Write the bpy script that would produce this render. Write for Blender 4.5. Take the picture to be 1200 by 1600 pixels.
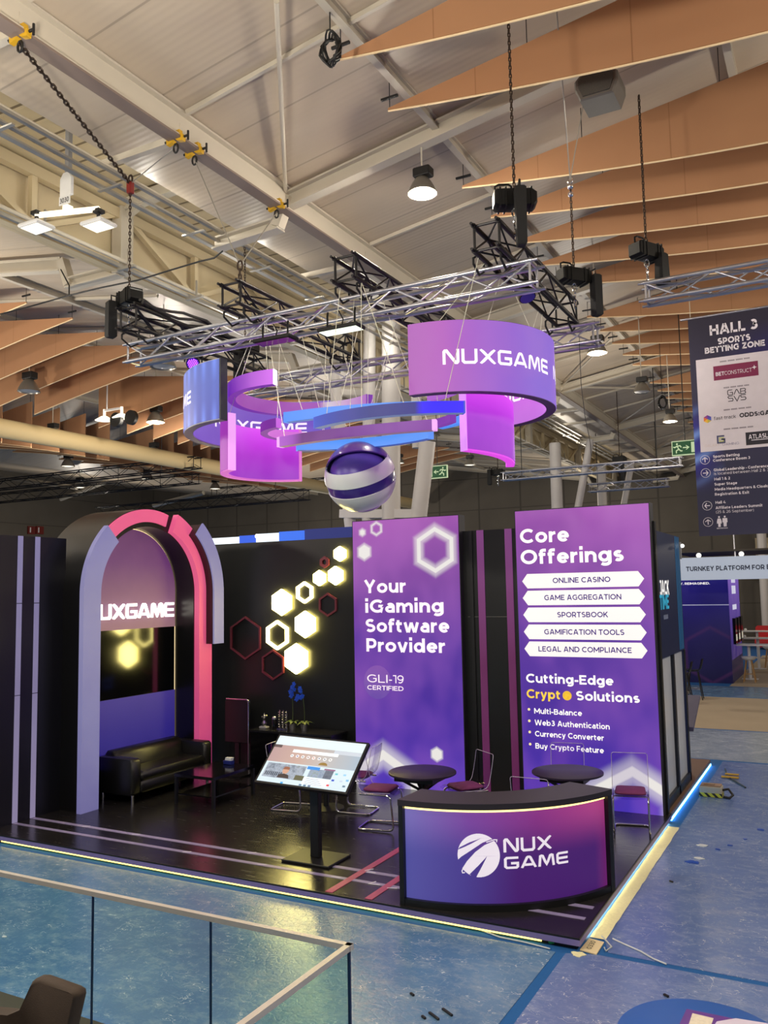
import bpy, math, random
from math import pi, sin, cos, radians, degrees, hypot, atan2, sqrt
from mathutils import Vector, Matrix
random.seed(7)
SC = bpy.context.scene
COL = SC.collection
for o in list(bpy.data.objects): bpy.data.objects.remove(o)

# ------------------------------------------------------------------ camera
FPX, YAW, PITCH, ROLL = 1321.4, 0.49253, 0.09297, -0.018836
CAM = Vector((2.09706, -7.18072, 2.9))          # deck top is z = 0
FW = Vector((-sin(YAW)*cos(PITCH), cos(YAW)*cos(PITCH), sin(PITCH)))
R0 = Vector((cos(YAW), sin(YAW), 0)); U0 = R0.cross(FW)
RT = cos(ROLL)*R0 + sin(ROLL)*U0; UP = -sin(ROLL)*R0 + cos(ROLL)*U0
cd = bpy.data.cameras.new('camera'); cam = bpy.data.objects.new('camera', cd); COL.objects.link(cam)
cam.matrix_world = Matrix(((RT.x, UP.x, -FW.x, CAM.x), (RT.y, UP.y, -FW.y, CAM.y), (RT.z, UP.z, -FW.z, CAM.z), (0, 0, 0, 1)))
cd.sensor_fit = 'VERTICAL'; cd.sensor_height = 32.0; cd.lens = FPX/1600*32.0
cd.clip_start = 0.05; cd.clip_end = 300
SC.camera = cam
SC.render.resolution_x = 1200; SC.render.resolution_y = 1600

# ------------------------------------------------------------------ exposure, world, lights
SC.view_settings.view_transform = 'Standard'; SC.view_settings.look = 'None'
SC.view_settings.gamma = 1.0; SC.view_settings.exposure = 0.0
SC.view_settings.use_curve_mapping = False
def lin(c):
    return tuple((v/255/12.92 if v/255 <= .04045 else ((v/255+.055)/1.055)**2.4) for v in c[:3]) + (1.0,)
W = bpy.data.worlds.new('hall_air'); SC.world = W; W.use_nodes = True
wn = W.node_tree.nodes['Background']; wn.inputs[0].default_value = (1.0, .92, .82, 1); wn.inputs[1].default_value = 0.20

def point(name, loc, e, col=(1, .90, .76), r=.25):
    l = bpy.data.lights.new(name, 'POINT'); l.energy = e; l.color = col; l.shadow_soft_size = r
    o = bpy.data.objects.new(name, l); o.location = loc; COL.objects.link(o); return o
# high-bay lamps outside the frame, plus unseen lights added deeper in the hall
for (x, y, z, e) in [(-2.7, -4.0, 6.4, 620), (5.5, -3.0, 6.6, 620), (6.0, 5.0, 6.6, 620), (5.5, 14, 6.6, 420), (-2.4, -11.0, 7.0, 300),
                     (-12.5, -4.0, 6.4, 620), (-13.5, 2.0, 6.2, 620), (-20.5, 3.0, 6.2, 700), (-6.8, -5, 6.6, 350), (-3, 15, 6.4, 260), (-14, 13, 6.0, 420)]:
    point('bay_lamp_or_fill_light', (x, y, z), e)

# ------------------------------------------------------------------ pixel helpers (a pixel of the 1200 x 1600 photo to a point on a plane)
def ray(p):
    return (FW*FPX + RT*(p[0]-600) + UP*(800-p[1])).normalized()
def on_z(x, y, z=0.0):
    d = ray((x, y)); return CAM + d*((z-CAM.z)/d.z)
def on_y(x, y, Y):
    d = ray((x, y)); return CAM + d*((Y-CAM.y)/d.y)
def on_x(x, y, X):
    d = ray((x, y)); return CAM + d*((X-CAM.x)/d.x)

# ------------------------------------------------------------------ node graph helper
class G:
    def __init__(s, m):
        s.nt = m.node_tree; s.N = s.nt.nodes; s.L = s.nt.links
    def node(s, t, **k):
        n = s.N.new(t)
        for a, b in k.items(): setattr(n, a, b)
        return n
    def put(s, sock, v):
        if v is None: return
        if isinstance(v, bpy.types.NodeSocket): s.L.new(v, sock)
        elif isinstance(v, (tuple, list)): sock.default_value = tuple(v) if len(v) == len(sock.default_value) else tuple(v)[:len(sock.default_value)]
        else: sock.default_value = v
    def m(s, op, a, b=None, c=None, clamp=False):
        n = s.node('ShaderNodeMath', operation=op, use_clamp=clamp)
        s.put(n.inputs[0], a); s.put(n.inputs[1], b); s.put(n.inputs[2], c); return n.outputs[0]
    def coord(s, kind='Object'):
        n = s.node('ShaderNodeTexCoord'); return n.outputs[kind]
    def sep(s, v):
        n = s.node('ShaderNodeSeparateXYZ'); s.L.new(v, n.inputs[0]); return n.outputs
    def mapping(s, v, scale=(1, 1, 1), rot=(0, 0, 0), loc=(0, 0, 0)):
        n = s.node('ShaderNodeMapping'); s.L.new(v, n.inputs[0]); n.inputs['Scale'].default_value = scale
        n.inputs['Rotation'].default_value = rot; n.inputs['Location'].default_value = loc; return n.outputs[0]
    def noise(s, v, scale=5, detail=3, rough=.5, out=0):
        n = s.node('ShaderNodeTexNoise'); s.L.new(v, n.inputs['Vector']); n.inputs['Scale'].default_value = scale
        n.inputs['Detail'].default_value = detail; n.inputs['Roughness'].default_value = rough; return n.outputs[out]
    def ramp(s, f, stops, interp='LINEAR'):
        n = s.node('ShaderNodeValToRGB'); cr = n.color_ramp; cr.interpolation = interp
        while len(cr.elements) < len(stops): cr.elements.new(.5)
        for e, (p, c) in zip(cr.elements, stops): e.position = p; e.color = c if len(c) == 4 else (*c, 1)
        s.put(n.inputs[0], f); return n.outputs[0]
    def mix(s, f, a, b, blend='MIX'):
        n = s.node('ShaderNodeMix', data_type='RGBA', blend_type=blend)
        s.put(n.inputs[0], f); s.put(n.inputs[6], a); s.put(n.inputs[7], b); return n.outputs[2]
    def rng(s, v, a, b, c=0, d=1, smooth=False):
        n = s.node('ShaderNodeMapRange', interpolation_type='SMOOTHSTEP' if smooth else 'LINEAR'); n.clamp = True
        s.put(n.inputs[0], v)
        for i, x in zip((1, 2, 3, 4), (a, b, c, d)): n.inputs[i].default_value = x
        return n.outputs[0]
    def bump(s, h, strength=.3, dist=.01):
        n = s.node('ShaderNodeBump'); n.inputs['Strength'].default_value = strength; n.inputs['Distance'].default_value = dist
        s.L.new(h, n.inputs['Height']); return n.outputs[0]
    def hexd(s, x, z, cx, cz, H):
        ax = s.m('ABSOLUTE', s.m('SUBTRACT', x, cx)); az = s.m('ABSOLUTE', s.m('SUBTRACT', z, cz))
        t = s.m('ADD', s.m('MULTIPLY', ax, .5), s.m('MULTIPLY', az, .866))
        return s.m('SUBTRACT', s.m('MAXIMUM', ax, t), H/2*.866)
def newmat(name):
    m = bpy.data.materials.new(name); m.use_nodes = True
    return m, G(m), m.node_tree.nodes['Principled BSDF']
def mat(name, c, rough=.5, metal=0, var=.08, scale=6, bump=0, bscale=40, spec=None, sheen=0, coat=0):
    m, g, p = newmat(name)
    co = g.coord(); n = g.noise(co, scale, 4)
    a = lin(c); lo = tuple(v*(1-var) for v in a[:3])+(1,); hi = tuple(min(1, v*(1+var)) for v in a[:3])+(1,)
    g.put(p.inputs['Base Color'], g.mix(n, lo, hi))
    p.inputs['Roughness'].default_value = rough; p.inputs['Metallic'].default_value = metal
    if spec is not None: p.inputs['Specular IOR Level'].default_value = spec
    if coat: p.inputs['Coat Weight'].default_value = coat
    if bump: g.put(p.inputs['Normal'], g.bump(g.noise(co, bscale, 3), bump, .01))
    return m
def emit(name, c, s=1.0, var=.03, scale=4, base=(200, 200, 200)):
    m, g, p = newmat(name)
    a = lin(c); n = g.noise(g.coord(), scale, 2)
    col = g.mix(n, tuple(v*(1-var) for v in a[:3])+(1,), tuple(v*(1+var) for v in a[:3])+(1,))
    p.inputs['Base Color'].default_value = tuple(v*.35 for v in a[:3])+(1,); p.inputs['Roughness'].default_value = .6
    g.put(p.inputs['Emission Color'], col); p.inputs['Emission Strength'].default_value = s
    return m
def clear(name, tint=(240, 240, 245), fres=.25, rough=.03):
    m, g, p = newmat(name); g.N.remove(p)
    out = g.N['Material Output']; t = g.node('ShaderNodeBsdfTransparent'); gl = g.node('ShaderNodeBsdfGlossy'); mx = g.node('ShaderNodeMixShader')
    n = g.noise(g.coord(), 3, 2)
    g.put(t.inputs[0], g.mix(n, lin(tint), tuple(v*.97 for v in lin(tint)[:3])+(1,))); gl.inputs['Roughness'].default_value = rough
    lw = g.node('ShaderNodeLayerWeight'); lw.inputs[0].default_value = fres
    g.put(mx.inputs[0], g.m('MULTIPLY', lw.outputs['Fresnel'], .55)); g.L.new(t.outputs[0], mx.inputs[1]); g.L.new(gl.outputs[0], mx.inputs[2]); g.L.new(mx.outputs[0], out.inputs[0])
    return m
def emit_grad(name, axis, lo, hi, stops, s=1.0, edge=None):
    """lit fabric whose print runs through the colours of stops along an object axis"""
    m, g, p = newmat(name)
    v = g.sep(g.coord())['XYZ'.index(axis)]
    col = g.ramp(g.rng(v, lo, hi), [(a, lin(c)) for a, c in stops])
    n = g.noise(g.coord(), 2.5, 2); col = g.mix(g.m('MULTIPLY', n, .12), col, lin((255, 200, 255)))
    p.inputs['Base Color'].default_value = (.05, .04, .07, 1); p.inputs['Roughness'].default_value = .6
    g.put(p.inputs['Emission Color'], col); p.inputs['Emission Strength'].default_value = s
    return m

# ------------------------------------------------------------------ mesh builder
class MB:
    def __init__(s): s.v = []; s.f = []
    def add(s, vs, fs):
        b = len(s.v); s.v += [tuple(v) for v in vs]; s.f += [tuple(i+b for i in f) for f in fs]; return s
    def box(s, a, b, bev=0):
        x0, y0, z0 = (min(a[i], b[i]) for i in range(3)); x1, y1, z1 = (max(a[i], b[i]) for i in range(3))
        if bev:
            return s.prism([(x0+bev, y0), (x1-bev, y0), (x1, y0+bev), (x1, y1-bev), (x1-bev, y1), (x0+bev, y1), (x0, y1-bev), (x0, y0+bev)], z0, z1, bev=min(bev, (z1-z0)*.3))
        return s.add([(x0, y0, z0), (x1, y0, z0), (x1, y1, z0), (x0, y1, z0), (x0, y0, z1), (x1, y0, z1), (x1, y1, z1), (x0, y1, z1)],
                     [(3, 2, 1, 0), (4, 5, 6, 7), (0, 1, 5, 4), (1, 2, 6, 5), (2, 3, 7, 6), (3, 0, 4, 7)])
    def prism(s, poly, z0, z1, bev=0, f=None):
        """polygon (counter-clockwise) drawn in two axes, extruded along a third; f maps (u, v, w) to a point"""
        f = f or (lambda u, v, w: (u, v, w)); n = len(poly)
        if bev:
            cx = sum(p[0] for p in poly)/n; cy = sum(p[1] for p in poly)/n
            def ins(p):
                d = hypot(p[0]-cx, p[1]-cy) or 1; k = max(0, (d-bev)/d); return (cx+(p[0]-cx)*k, cy+(p[1]-cy)*k)
            L = [([ins(p) for p in poly], z0), (poly, z0+bev), (poly, z1-bev), ([ins(p) for p in poly], z1)]
        else: L = [(poly, z0), (poly, z1)]
        vs = [f(p[0], p[1], z) for q, z in L for p in q]; fs = [tuple(range(n-1, -1, -1)), tuple(range((len(L)-1)*n, len(L)*n))]
        for k in range(len(L)-1):
            for i in range(n): fs.append((k*n+i, k*n+(i+1) % n, (k+1)*n+(i+1) % n, (k+1)*n+i))
        return s.add(vs, fs)
    def bar(s, p, q, w, h, up=(0, 0, 1)):
        p = Vector(p); q = Vector(q); d = (q-p).normalized(); up = Vector(up)
        if abs(d.dot(up)) > .98: up = Vector((1, 0, 0))
        a = d.cross(up).normalized()*w/2; b = a.cross(d).normalized()*h/2
        return s.add([p-a-b, p+a-b, p+a+b, p-a+b, q-a-b, q+a-b, q+a+b, q-a+b], [(3, 2, 1, 0), (4, 5, 6, 7), (0, 1, 5, 4), (1, 2, 6, 5), (2, 3, 7, 6), (3, 0, 4, 7)])
    def cyl(s, p, q, r, n=10, r2=None, caps=True):
        r2 = r if r2 is None else r2; p = Vector(p); q = Vector(q); d = (q-p).normalized()
        a = d.orthogonal().normalized(); b = d.cross(a)
        vs = [p+(a*cos(2*pi*i/n)+b*sin(2*pi*i/n))*r for i in range(n)] + [q+(a*cos(2*pi*i/n)+b*sin(2*pi*i/n))*r2 for i in range(n)]
        fs = [(i, (i+1) % n, n+(i+1) % n, n+i) for i in range(n)]
        if caps: fs += [tuple(range(n-1, -1, -1)), tuple(range(n, 2*n))]
        return s.add(vs, fs)
    def tube(s, pts, r, n=8, closed=False):
        P = [Vector(p) for p in pts]; m = len(P); rings = []; prev = None
        for i in range(m):
            if closed: d = (P[(i+1) % m]-P[i-1])
            else: d = (P[min(i+1, m-1)]-P[max(i-1, 0)])
            d.normalize()
            a = d.orthogonal() if prev is None else prev - d*prev.dot(d)
            if a.length < 1e-6: a = d.orthogonal()
            a.normalize(); prev = a; b = d.cross(a)
            rings.append([P[i]+(a*cos(2*pi*k/n)+b*sin(2*pi*k/n))*r for k in range(n)])
        vs = [v for R in rings for v in R]; fs = []
        for i in range(m if closed else m-1):
            j = (i+1) % m
            for k in range(n): fs.append((i*n+k, i*n+(k+1) % n, j*n+(k+1) % n, j*n+k))
        if not closed: fs += [tuple(range(n-1, -1, -1)), tuple(range((m-1)*n, m*n))]
        return s.add(vs, fs)
    def lathe(s, prof, n=32, c=(0, 0, 0), a0=0, a1=2*pi, M=None):
        full = abs(a1-a0-2*pi) < 1e-6; k = n if full else n+1; vs = []; fs = []
        for i in range(k):
            t = a0+(a1-a0)*i/n
            for r, z in prof:
                p = Vector((r*cos(t), r*sin(t), z))
                if M: p = M @ p
                vs.append(p+Vector(c))
        m = len(prof)
        for i in range(n):
            j = (i+1) % k
            for q in range(m-1): fs.append((i*m+q, j*m+q, j*m+q+1, i*m+q+1))
        return s.add(vs, fs)
    def arc(s, c, r0, r1, z0, z1, a0, a1, n=40):
        """curved wall: thick between radii r0 (inner) and r1 (outer), degrees a0..a1"""
        prof = [(r0, z0), (r1, z0), (r1, z1), (r0, z1)]; b = len(s.v)
        for i in range(n+1):
            t = radians(a0+(a1-a0)*i/n)
            for r, z in prof: s.v.append((c[0]+r*cos(t), c[1]+r*sin(t), z))
        sg = a1 > a0
        def q(*f): s.f.append(f if sg else f[::-1])
        for i in range(n):
            for k in range(4): q(b+i*4+k, b+i*4+(k+1) % 4, b+(i+1)*4+(k+1) % 4, b+(i+1)*4+k)
        q(b+3, b+2, b+1, b); e = b+n*4; q(e, e+1, e+2, e+3)
        return s
    def sphere(s, c, r, nu=16, nv=10, sc=(1, 1, 1)):
        prof = [(r*sin(pi*k/nv)+1e-5, -r*cos(pi*k/nv)) for k in range(nv+1)]
        return s.lathe(prof, nu, c, M=Matrix.Diagonal((*sc, 1)).to_3x3())
    def build(s, name, material, parent=None, smooth=None, world=True, fix=False):
        me = bpy.data.meshes.new(name); me.from_pydata([tuple(v) for v in s.v], [], s.f); me.update()
        me.materials.append(material)
        if fix:
            import bmesh
            bm = bmesh.new(); bm.from_mesh(me); bmesh.ops.recalc_face_normals(bm, faces=bm.faces); bm.to_mesh(me); bm.free()
        if smooth:
            me.shade_smooth(); me.set_sharp_from_angle(angle=radians(smooth))
        o = bpy.data.objects.new(name, me); COL.objects.link(o)
        if parent is not None:
            o.parent = parent
            if world and parent.type == 'EMPTY': o.matrix_parent_inverse = Matrix.Translation(-Vector(parent.location))
        return o
def tag(o, label=None, cat=None, group=None, kind=None):
    if label: o['label'] = label
    if cat: o['category'] = cat
    if group: o['group'] = group
    if kind: o['kind'] = kind
    return o
def thing(name, label, cat, loc=(0, 0, 0), group=None):
    o = bpy.data.objects.new(name, None); o.empty_display_size = .1; o.location = loc; COL.objects.link(o)
    return tag(o, label, cat, group)
def struct(mb, name, m, smooth=None):
    return tag(mb.build(name, m, smooth=smooth), kind='structure')
def dup(root, loc, rz=0, label=None, group=None, scale=None):
    r = root.copy(); COL.objects.link(r); r.location = loc; r.rotation_euler = (0, 0, rz)
    if scale: r.scale = scale
    if label: r['label'] = label
    if group: r['group'] = group
    for ch in list(root.children):
        c = ch.copy(); COL.objects.link(c); c.parent = r
        for gch in list(ch.children):
            d = gch.copy(); COL.objects.link(d); d.parent = c
    return r
ORD = ['first', 'second', 'third', 'fourth', 'fifth', 'sixth', 'seventh', 'eighth', 'ninth', 'tenth', 'eleventh', 'twelfth', 'thirteenth', 'fourteenth', 'fifteenth', 'sixteenth', 'seventeenth', 'eighteenth', 'nineteenth', 'twentieth', 'twenty-first', 'twenty-second', 'twenty-third', 'twenty-fourth']

# ------------------------------------------------------------------ lettering: a geometric stroke alphabet (capital height 1)
def AR(cx, cy, rx, ry, a0, a1, n=None):
    n = n or max(4, int(abs(a1-a0)/15)); return [(cx+rx*cos(radians(a0+(a1-a0)*i/n)), cy+ry*sin(radians(a0+(a1-a0)*i/n))) for i in range(n+1)]
def alphabet(w):
    h = w/2; T, B = 1-h, h; X = .745; xt = X-h; D = -.27; S = 1.03; F = {}
    ox, oy = .5-h, .5-h                                   # big round
    def ring_(cx, cy, rx, ry): return AR(cx, cy, rx, ry, 90, 450, 28)
    F['A'] = (.98, [[(.11, 0), (.45, 1)], [(.87, 0), (.53, 1)], [(.24, .3), (.74, .3)]])
    F['B'] = (.80, [[(h, 0), (h, 1)], [(h, T), (.42, T)]+AR(.42, (T+.52)/2, .32-h, (T-.52)/2, 90, -90)+[(h, .52)], [(.42, .52)]+AR(.46, (.52+B)/2, .34-h, (.52-B)/2, 90, -90)+[(h, B)]])
    F['C'] = (.92, [AR(.53, .5, .53-h, oy, 46, 314)])
    F['D'] = (.94, [[(h, 0), (h, 1)], [(h, T), (.42, T)]+AR(.44, .5, .5-h, oy, 90, -90)+[(h, B)]])
    F['E'] = (.72, [[(h, 0), (h, 1)], [(h, T), (.70, T)], [(h, .51), (.63, .51)], [(h, B), (.72, B)]])
    F['F'] = (.68, [[(h, 0), (h, 1)], [(h, T), (.68, T)], [(h, .47), (.61, .47)]])
    F['G'] = (.97, [AR(.53, .5, .53-h, oy, 46, 318)+[(.95-h, .22), (.95-h, .5), (.60, .5)]])
    F['H'] = (.88, [[(h, 0), (h, 1)], [(.88-h, 0), (.88-h, 1)], [(h, .5), (.88-h, .5)]])
    F['I'] = (w, [[(h, 0), (h, 1)]])
    F['J'] = (.58, [[(.12, T), (.58-h, T), (.58-h, .33)]+AR(.3, .33, .28-h, .33-h, 0, -150)])
    F['K'] = (.84, [[(h, 0), (h, 1)], [(h, .36), (.74, 1)], [(.34, .56), (.78, 0)]])
    F['L'] = (.66, [[(h, 0), (h, 1)], [(h, B), (.66, B)]])
    F['M'] = (1.06, [[(h, 0), (h, 1)], [(1.06-h, 0), (1.06-h, 1)], [(h, .93), (.53, .27)], [(1.06-h, .93), (.53, .27)]])
    F['N'] = (.90, [[(h, 0), (h, 1)], [(.90-h, 0), (.90-h, 1)], [(h, .93), (.90-h, .07)]])
    F['O'] = (1.06, [ring_(.53, .5, .53-h, oy)])
    F['P'] = (.76, [[(h, 0), (h, 1)], [(h, T), (.42, T)]+AR(.42, (T+.36)/2, .34-h, (T-.36)/2, 90, -90)+[(h, .36)]])
    F['R'] = (.80, [[(h, 0), (h, 1)], [(h, T), (.42, T)]+AR(.42, (T+.36)/2, .34-h, (T-.36)/2, 90, -90)+[(h, .36)], [(.45, .36), (.70, 0)]])
    F['S'] = (.76, [AR(.38, (T+.51)/2, .36-h, (T-.51)/2, 38, 270)+AR(.38, (.51+B)/2, .38-h, (.51-B)/2, 90, -145)])
    F['T'] = (.80, [[(0, T), (.80, T)], [(.40, 0), (.40, 1)]])
    F['U'] = (.88, [[(h, 1), (h, .42)]+AR(.44, .42, .44-h, .42-h, 180, 360)+[(.88-h, 1)]])
    F['V'] = (.96, [[(.1, 1), (.46, 0)], [(.86, 1), (.50, 0)]])
    F['W'] = (1.42, [[(.1, 1), (.37, 0)], [(.71, .98), (.41, 0)], [(.71, .98), (1.01, 0)], [(1.32, 1), (1.05, 0)]])
    F['X'] = (.88, [[(.11, 1), (.77, 0)], [(.77, 1), (.11, 0)]])
    F['Y'] = (.88, [[(.1, 1), (.44, .42)], [(.78, 1), (.44, .42)], [(.44, 0), (.44, .46)]])
    F['Z'] = (.78, [[(.05, T), (.74, T)], [(.68, T), (.12, B)], [(.03, B), (.78, B)]])
    r = X/2-h; c = X/2                                    # small round
    F['o'] = (.78, [ring_(.39, c, .39-h, r)])
    F['a'] = (.66, [[(.66-h, 0), (.66-h, .44)]+AR(.36, .44, .30-h, X-.44-h, 0, 140), [(.66-h, .43), (.30, .43)]+AR(.30, (.43+B)/2, .30-h, (.43-B)/2, 90, 270)+AR(.36, .22, .30-h, .22-h, 270, 350)])
    F['b'] = (.78, [[(h, 0), (h, S)], ring_(.42, c, .36-h, r)]); F['d'] = (.78, [[(.78-h, 0), (.78-h, S)], ring_(.36, c, .36-h, r)])
    F['p'] = (.78, [[(h, D), (h, X)], ring_(.42, c, .36-h, r)]); F['q'] = (.78, [[(.78-h, D), (.78-h, X)], ring_(.36, c, .36-h, r)])
    F['c'] = (.66, [AR(.39, c, .39-h, r, 48, 312)])
    F['e'] = (.74, [[(.1, c), (.74-h, c)]+AR(.38, c, .37-h, r, 4, 318)])
    F['f'] = (.46, [[(.46, S-h)]+AR(.30, S-.2, .14, .2-h, 90, 180)+[(.16, 0)], [(0, X-h), (.42, X-h)]])
    F['g'] = (.78, [ring_(.36, c, .36-h, r), [(.78-h, X), (.78-h, .02)]+AR(.40, .02, .38-h, .29-h, 0, -140)])
    F['h'] = (.70, [[(h, 0), (h, S)], AR(.36, .42, .34-h, X-.42-h, 180, 0)+[(.70-h, 0)]]); F['n'] = (.70, [[(h, 0), (h, X)], AR(.36, .42, .34-h, X-.42-h, 180, 0)+[(.70-h, 0)]])
    F['m'] = (1.12, [[(h, 0), (h, X)], AR(.33, .44, .29-h/2-h/2, X-.44-h, 180, 0)+[(.62-h, 0)], AR(.83, .44, .29-h, X-.44-h, 180, 0)+[(1.12-h, 0)]])
    F['i'] = (w*1.1, [[(w*.55, 0), (w*.55, X)], [(w*.55, X+.12), (w*.55, X+.12+w*1.15)]]); F['l'] = (w, [[(h, 0), (h, S)]])
    F['k'] = (.70, [[(h, 0), (h, S)], [(h, .26), (.60, X)], [(.30, .44), (.64, 0)]])
    F['r'] = (.44, [[(h, 0), (h, X)], AR(.44, .40, .44-h, X-.40-h, 172, 92)])
    F['s'] = (.60, [AR(.30, (xt+.38)/2, .28-h, (xt-.38)/2, 40, 270)+AR(.30, (.38+B)/2, .30-h, (.38-B)/2, 90, -140)])
    F['t'] = (.48, [[(.17, X+.16), (.17, .25)]+AR(.34, .25, .17, .25-h, 180, 290), [(0, X-h), (.44, X-h)]])
    F['u'] = (.70, [[(h, X), (h, .34)]+AR(.34, .34, .34-h, .34-h, 180, 360), [(.70-h, 0), (.70-h, X)]])
    F['v'] = (.72, [[(.09, X), (.34, 0)], [(.63, X), (.38, 0)]]); F['w'] = (1.10, [[(.09, X), (.29, 0)], [(.55, X-.02), (.33, 0)], [(.55, X-.02), (.77, 0)], [(1.01, X), (.81, 0)]])
    F['x'] = (.68, [[(.1, X), (.58, 0)], [(.58, X), (.1, 0)]]); F['y'] = (.72, [[(.09, X), (.36, .04)], [(.63, X), (.30, -.1)]+AR(.16, -.1, .13, .17-h, 0, -110)]); F['z'] = (.58, [[(.03, X-h), (.55, X-h)], [(.5, X-h), (.1, B)], [(.02, B), (.58, B)]])
    F['0'] = (.82, [ring_(.41, .5, .41-h, oy)]); F['1'] = (.42, [[(0, T), (.42-h, T), (.42-h, 0)]])
    F['2'] = (.72, [AR(.35, .68, .34-h, .32-h, 150, -35)+[(.1, B)], [(.03, B), (.72, B)]])
    F['3'] = (.74, [AR(.34, (T+.54)/2, .32-h, (T-.54)/2, 140, -90)+[(.28, .54)], [(.34, .54)]+AR(.34, (.54+B)/2, .38-h, (.54-B)/2, 90, -145)])
    F['4'] = (.84, [[(.5, 1), (.08, .28)], [(.03, .27), (.84, .27)], [(.62, 0), (.62, .5)]]); F['5'] = (.72, [[(.66, T), (.14, T), (.1, .56), (.36, .56)]+AR(.36, (.6+B)/2, .36-h, (.6-B)/2, 90, -145)])
    F['6'] = (.78, [ring_(.39, .33, .39-h, .33-h), [(h+.01, .4)]+AR(.44, .46, .43-h, .54-h, 180, 60)]); F['9'] = (.78, [ring_(.39, .67, .39-h, .33-h), [(.77-h, .6)]+AR(.34, .54, .43-h, .54-h, 0, -120)])
    F['-'] = (.38, [[(0, .36), (.38, .36)]]); F['.'] = (w*1.1, [[(w*.55, 0), (w*.55, w*1.1)]]); F[':'] = (w*1.1, [[(w*.55, .05), (w*.55, .05+w*1.1)], [(w*.55, .5), (w*.55, .5+w*1.1)]])
    F['('] = (.32, [AR(.44, .42, .38-h/2, .66, 130, 230)]); F[')'] = (.32, [AR(-.12, .42, .38-h/2, .66, 50, -50)])
    F['&'] = (.84, [[(.80, .02), (.24, .64)]+AR(.36, .79, .17, .21-h, 200, -20)+[(.16, .42)]+AR(.34, .25, .33-h, .25-h, 150, 345)+[(.74, .46)]])
    F[' '] = (.26, []); return F
_abc = {}
def text(body, place, u0, u1, v0, h, m, parent, bold=.018, name='lettering', space=1.0):
    """one line of lettering: baseline v0, capital height h, spread from u0 to u1; place maps (u, v) to a point"""
    w = min(.235, .11+bold*3.2)
    if w not in _abc: _abc[w] = alphabet(w)
    F = _abc[w]; gap = .105*space*(1 if w > .15 else 1.3); tot = sum(F[c][0] for c in body)+gap*(len(body)-1); s = (u1-u0)/tot; x = 0; mb = MB()
    for ch in body:
        wd, strokes_ = F[ch]
        for st in strokes_:
            L, Rr = ribbon(st, w); n = len(L)
            mb.add([place(u0+(x+p.x)*s, v0+p.y*h) for p in L+Rr], [(i, n+i, n+i+1, i+1) for i in range(n-1)])
        x += wd+gap
    return mb.build(name, m, parent)
def ribbon(pts, w):
    P = [Vector((*pts[0], 0))]; L = []; Rr = []
    for p in pts[1:]:
        if hypot(p[0]-P[-1].x, p[1]-P[-1].y) > 1e-5: P.append(Vector((*p, 0)))
    n_ = len(P); closed = n_ > 3 and (P[0]-P[-1]).length < 1e-6
    for i in range(n_):
        d0 = (P[i]-P[i-1]).normalized() if i else ((P[0]-P[-2]).normalized() if closed else None)
        d1 = (P[i+1]-P[i]).normalized() if i+1 < n_ else ((P[1]-P[0]).normalized() if closed else None)
        if d0 is not None and d0.length < .5: d0 = d1
        if d1 is not None and d1.length < .5: d1 = d0
        d = (d0+d1).normalized() if d0 is not None and d1 is not None else (d0 if d1 is None else d1)
        n = Vector((-d.y, d.x, 0)); ref = d1 if d1 is not None else d0; k = 1/max(.45, n.dot(Vector((-ref.y, ref.x, 0))))
        L.append(P[i]+n*w/2*k); Rr.append(P[i]-n*w/2*k)
    return L, Rr
LOGO = {'N': (1.10, [[(.09, 0), (.09, .84), (.15, .91), (.25, .91), (.86, .09), (.95, .09), (1.01, .16), (1.01, 1)]]),
        'U': (1.06, [[(.09, 1), (.09, .2), (.2, .09), (.86, .09), (.97, .2), (.97, 1)]]),
        'X': (1.14, [[(.06, 1), (1.08, 0)], [(1.08, 1), (.06, 0)]]),
        'G': (1.08, [[(1.05, .91), (.2, .91), (.09, .8), (.09, .2), (.2, .09), (.9, .09), (.99, .18), (.99, .46), (.5, .46)]]),
        'A': (1.16, [[(.06, 0), (.45, .85), (.52, .91), (.64, .91), (.71, .85), (1.1, 0)], [(.28, .27), (.88, .27)]]),
        'M': (1.30, [[(.08, 0), (.16, .86), (.25, .91), (.35, .86), (.65, .1), (.95, .86), (1.05, .91), (1.14, .86), (1.22, 0)]]),
        'E': (1.02, [[(1.0, .91), (.2, .91), (.09, .8), (.09, .2), (.2, .09), (1.0, .09)], [(.09, .5), (.96, .5)]])}
def logo(word, place, u0, u1, v0, h, m, parent, name='logo_lettering', thick=None, w=.2, gap=.16):
    tot = sum(LOGO[c][0] for c in word)+gap*(len(word)-1); s = (u1-u0)/tot; mb = MB(); x = 0
    for ch in word:
        wd, strokes = LOGO[ch]
        for st in strokes:
            fine = []
            for a, b in zip(st[:-1], st[1:]):
                k = max(1, int(hypot(a[0]-b[0], a[1]-b[1])/.25))
                fine += [(a[0]+(b[0]-a[0])*i/k, a[1]+(b[1]-a[1])*i/k) for i in range(k)]
            fine.append(st[-1]); L, Rr = ribbon(fine, w); n = len(L)
            vs = [place(u0+(x+p.x)*s, v0+min(1, max(0, p.y))*h) for p in L+Rr]
            mb.add(vs, [(i, n+i, n+i+1, i+1) for i in range(n-1)])
        x += wd+gap
    o = mb.build(name, m, parent)
    if thick:
        md = o.modifiers.new('thickness', 'SOLIDIFY'); md.thickness = thick; md.offset = 0
    return o

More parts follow.
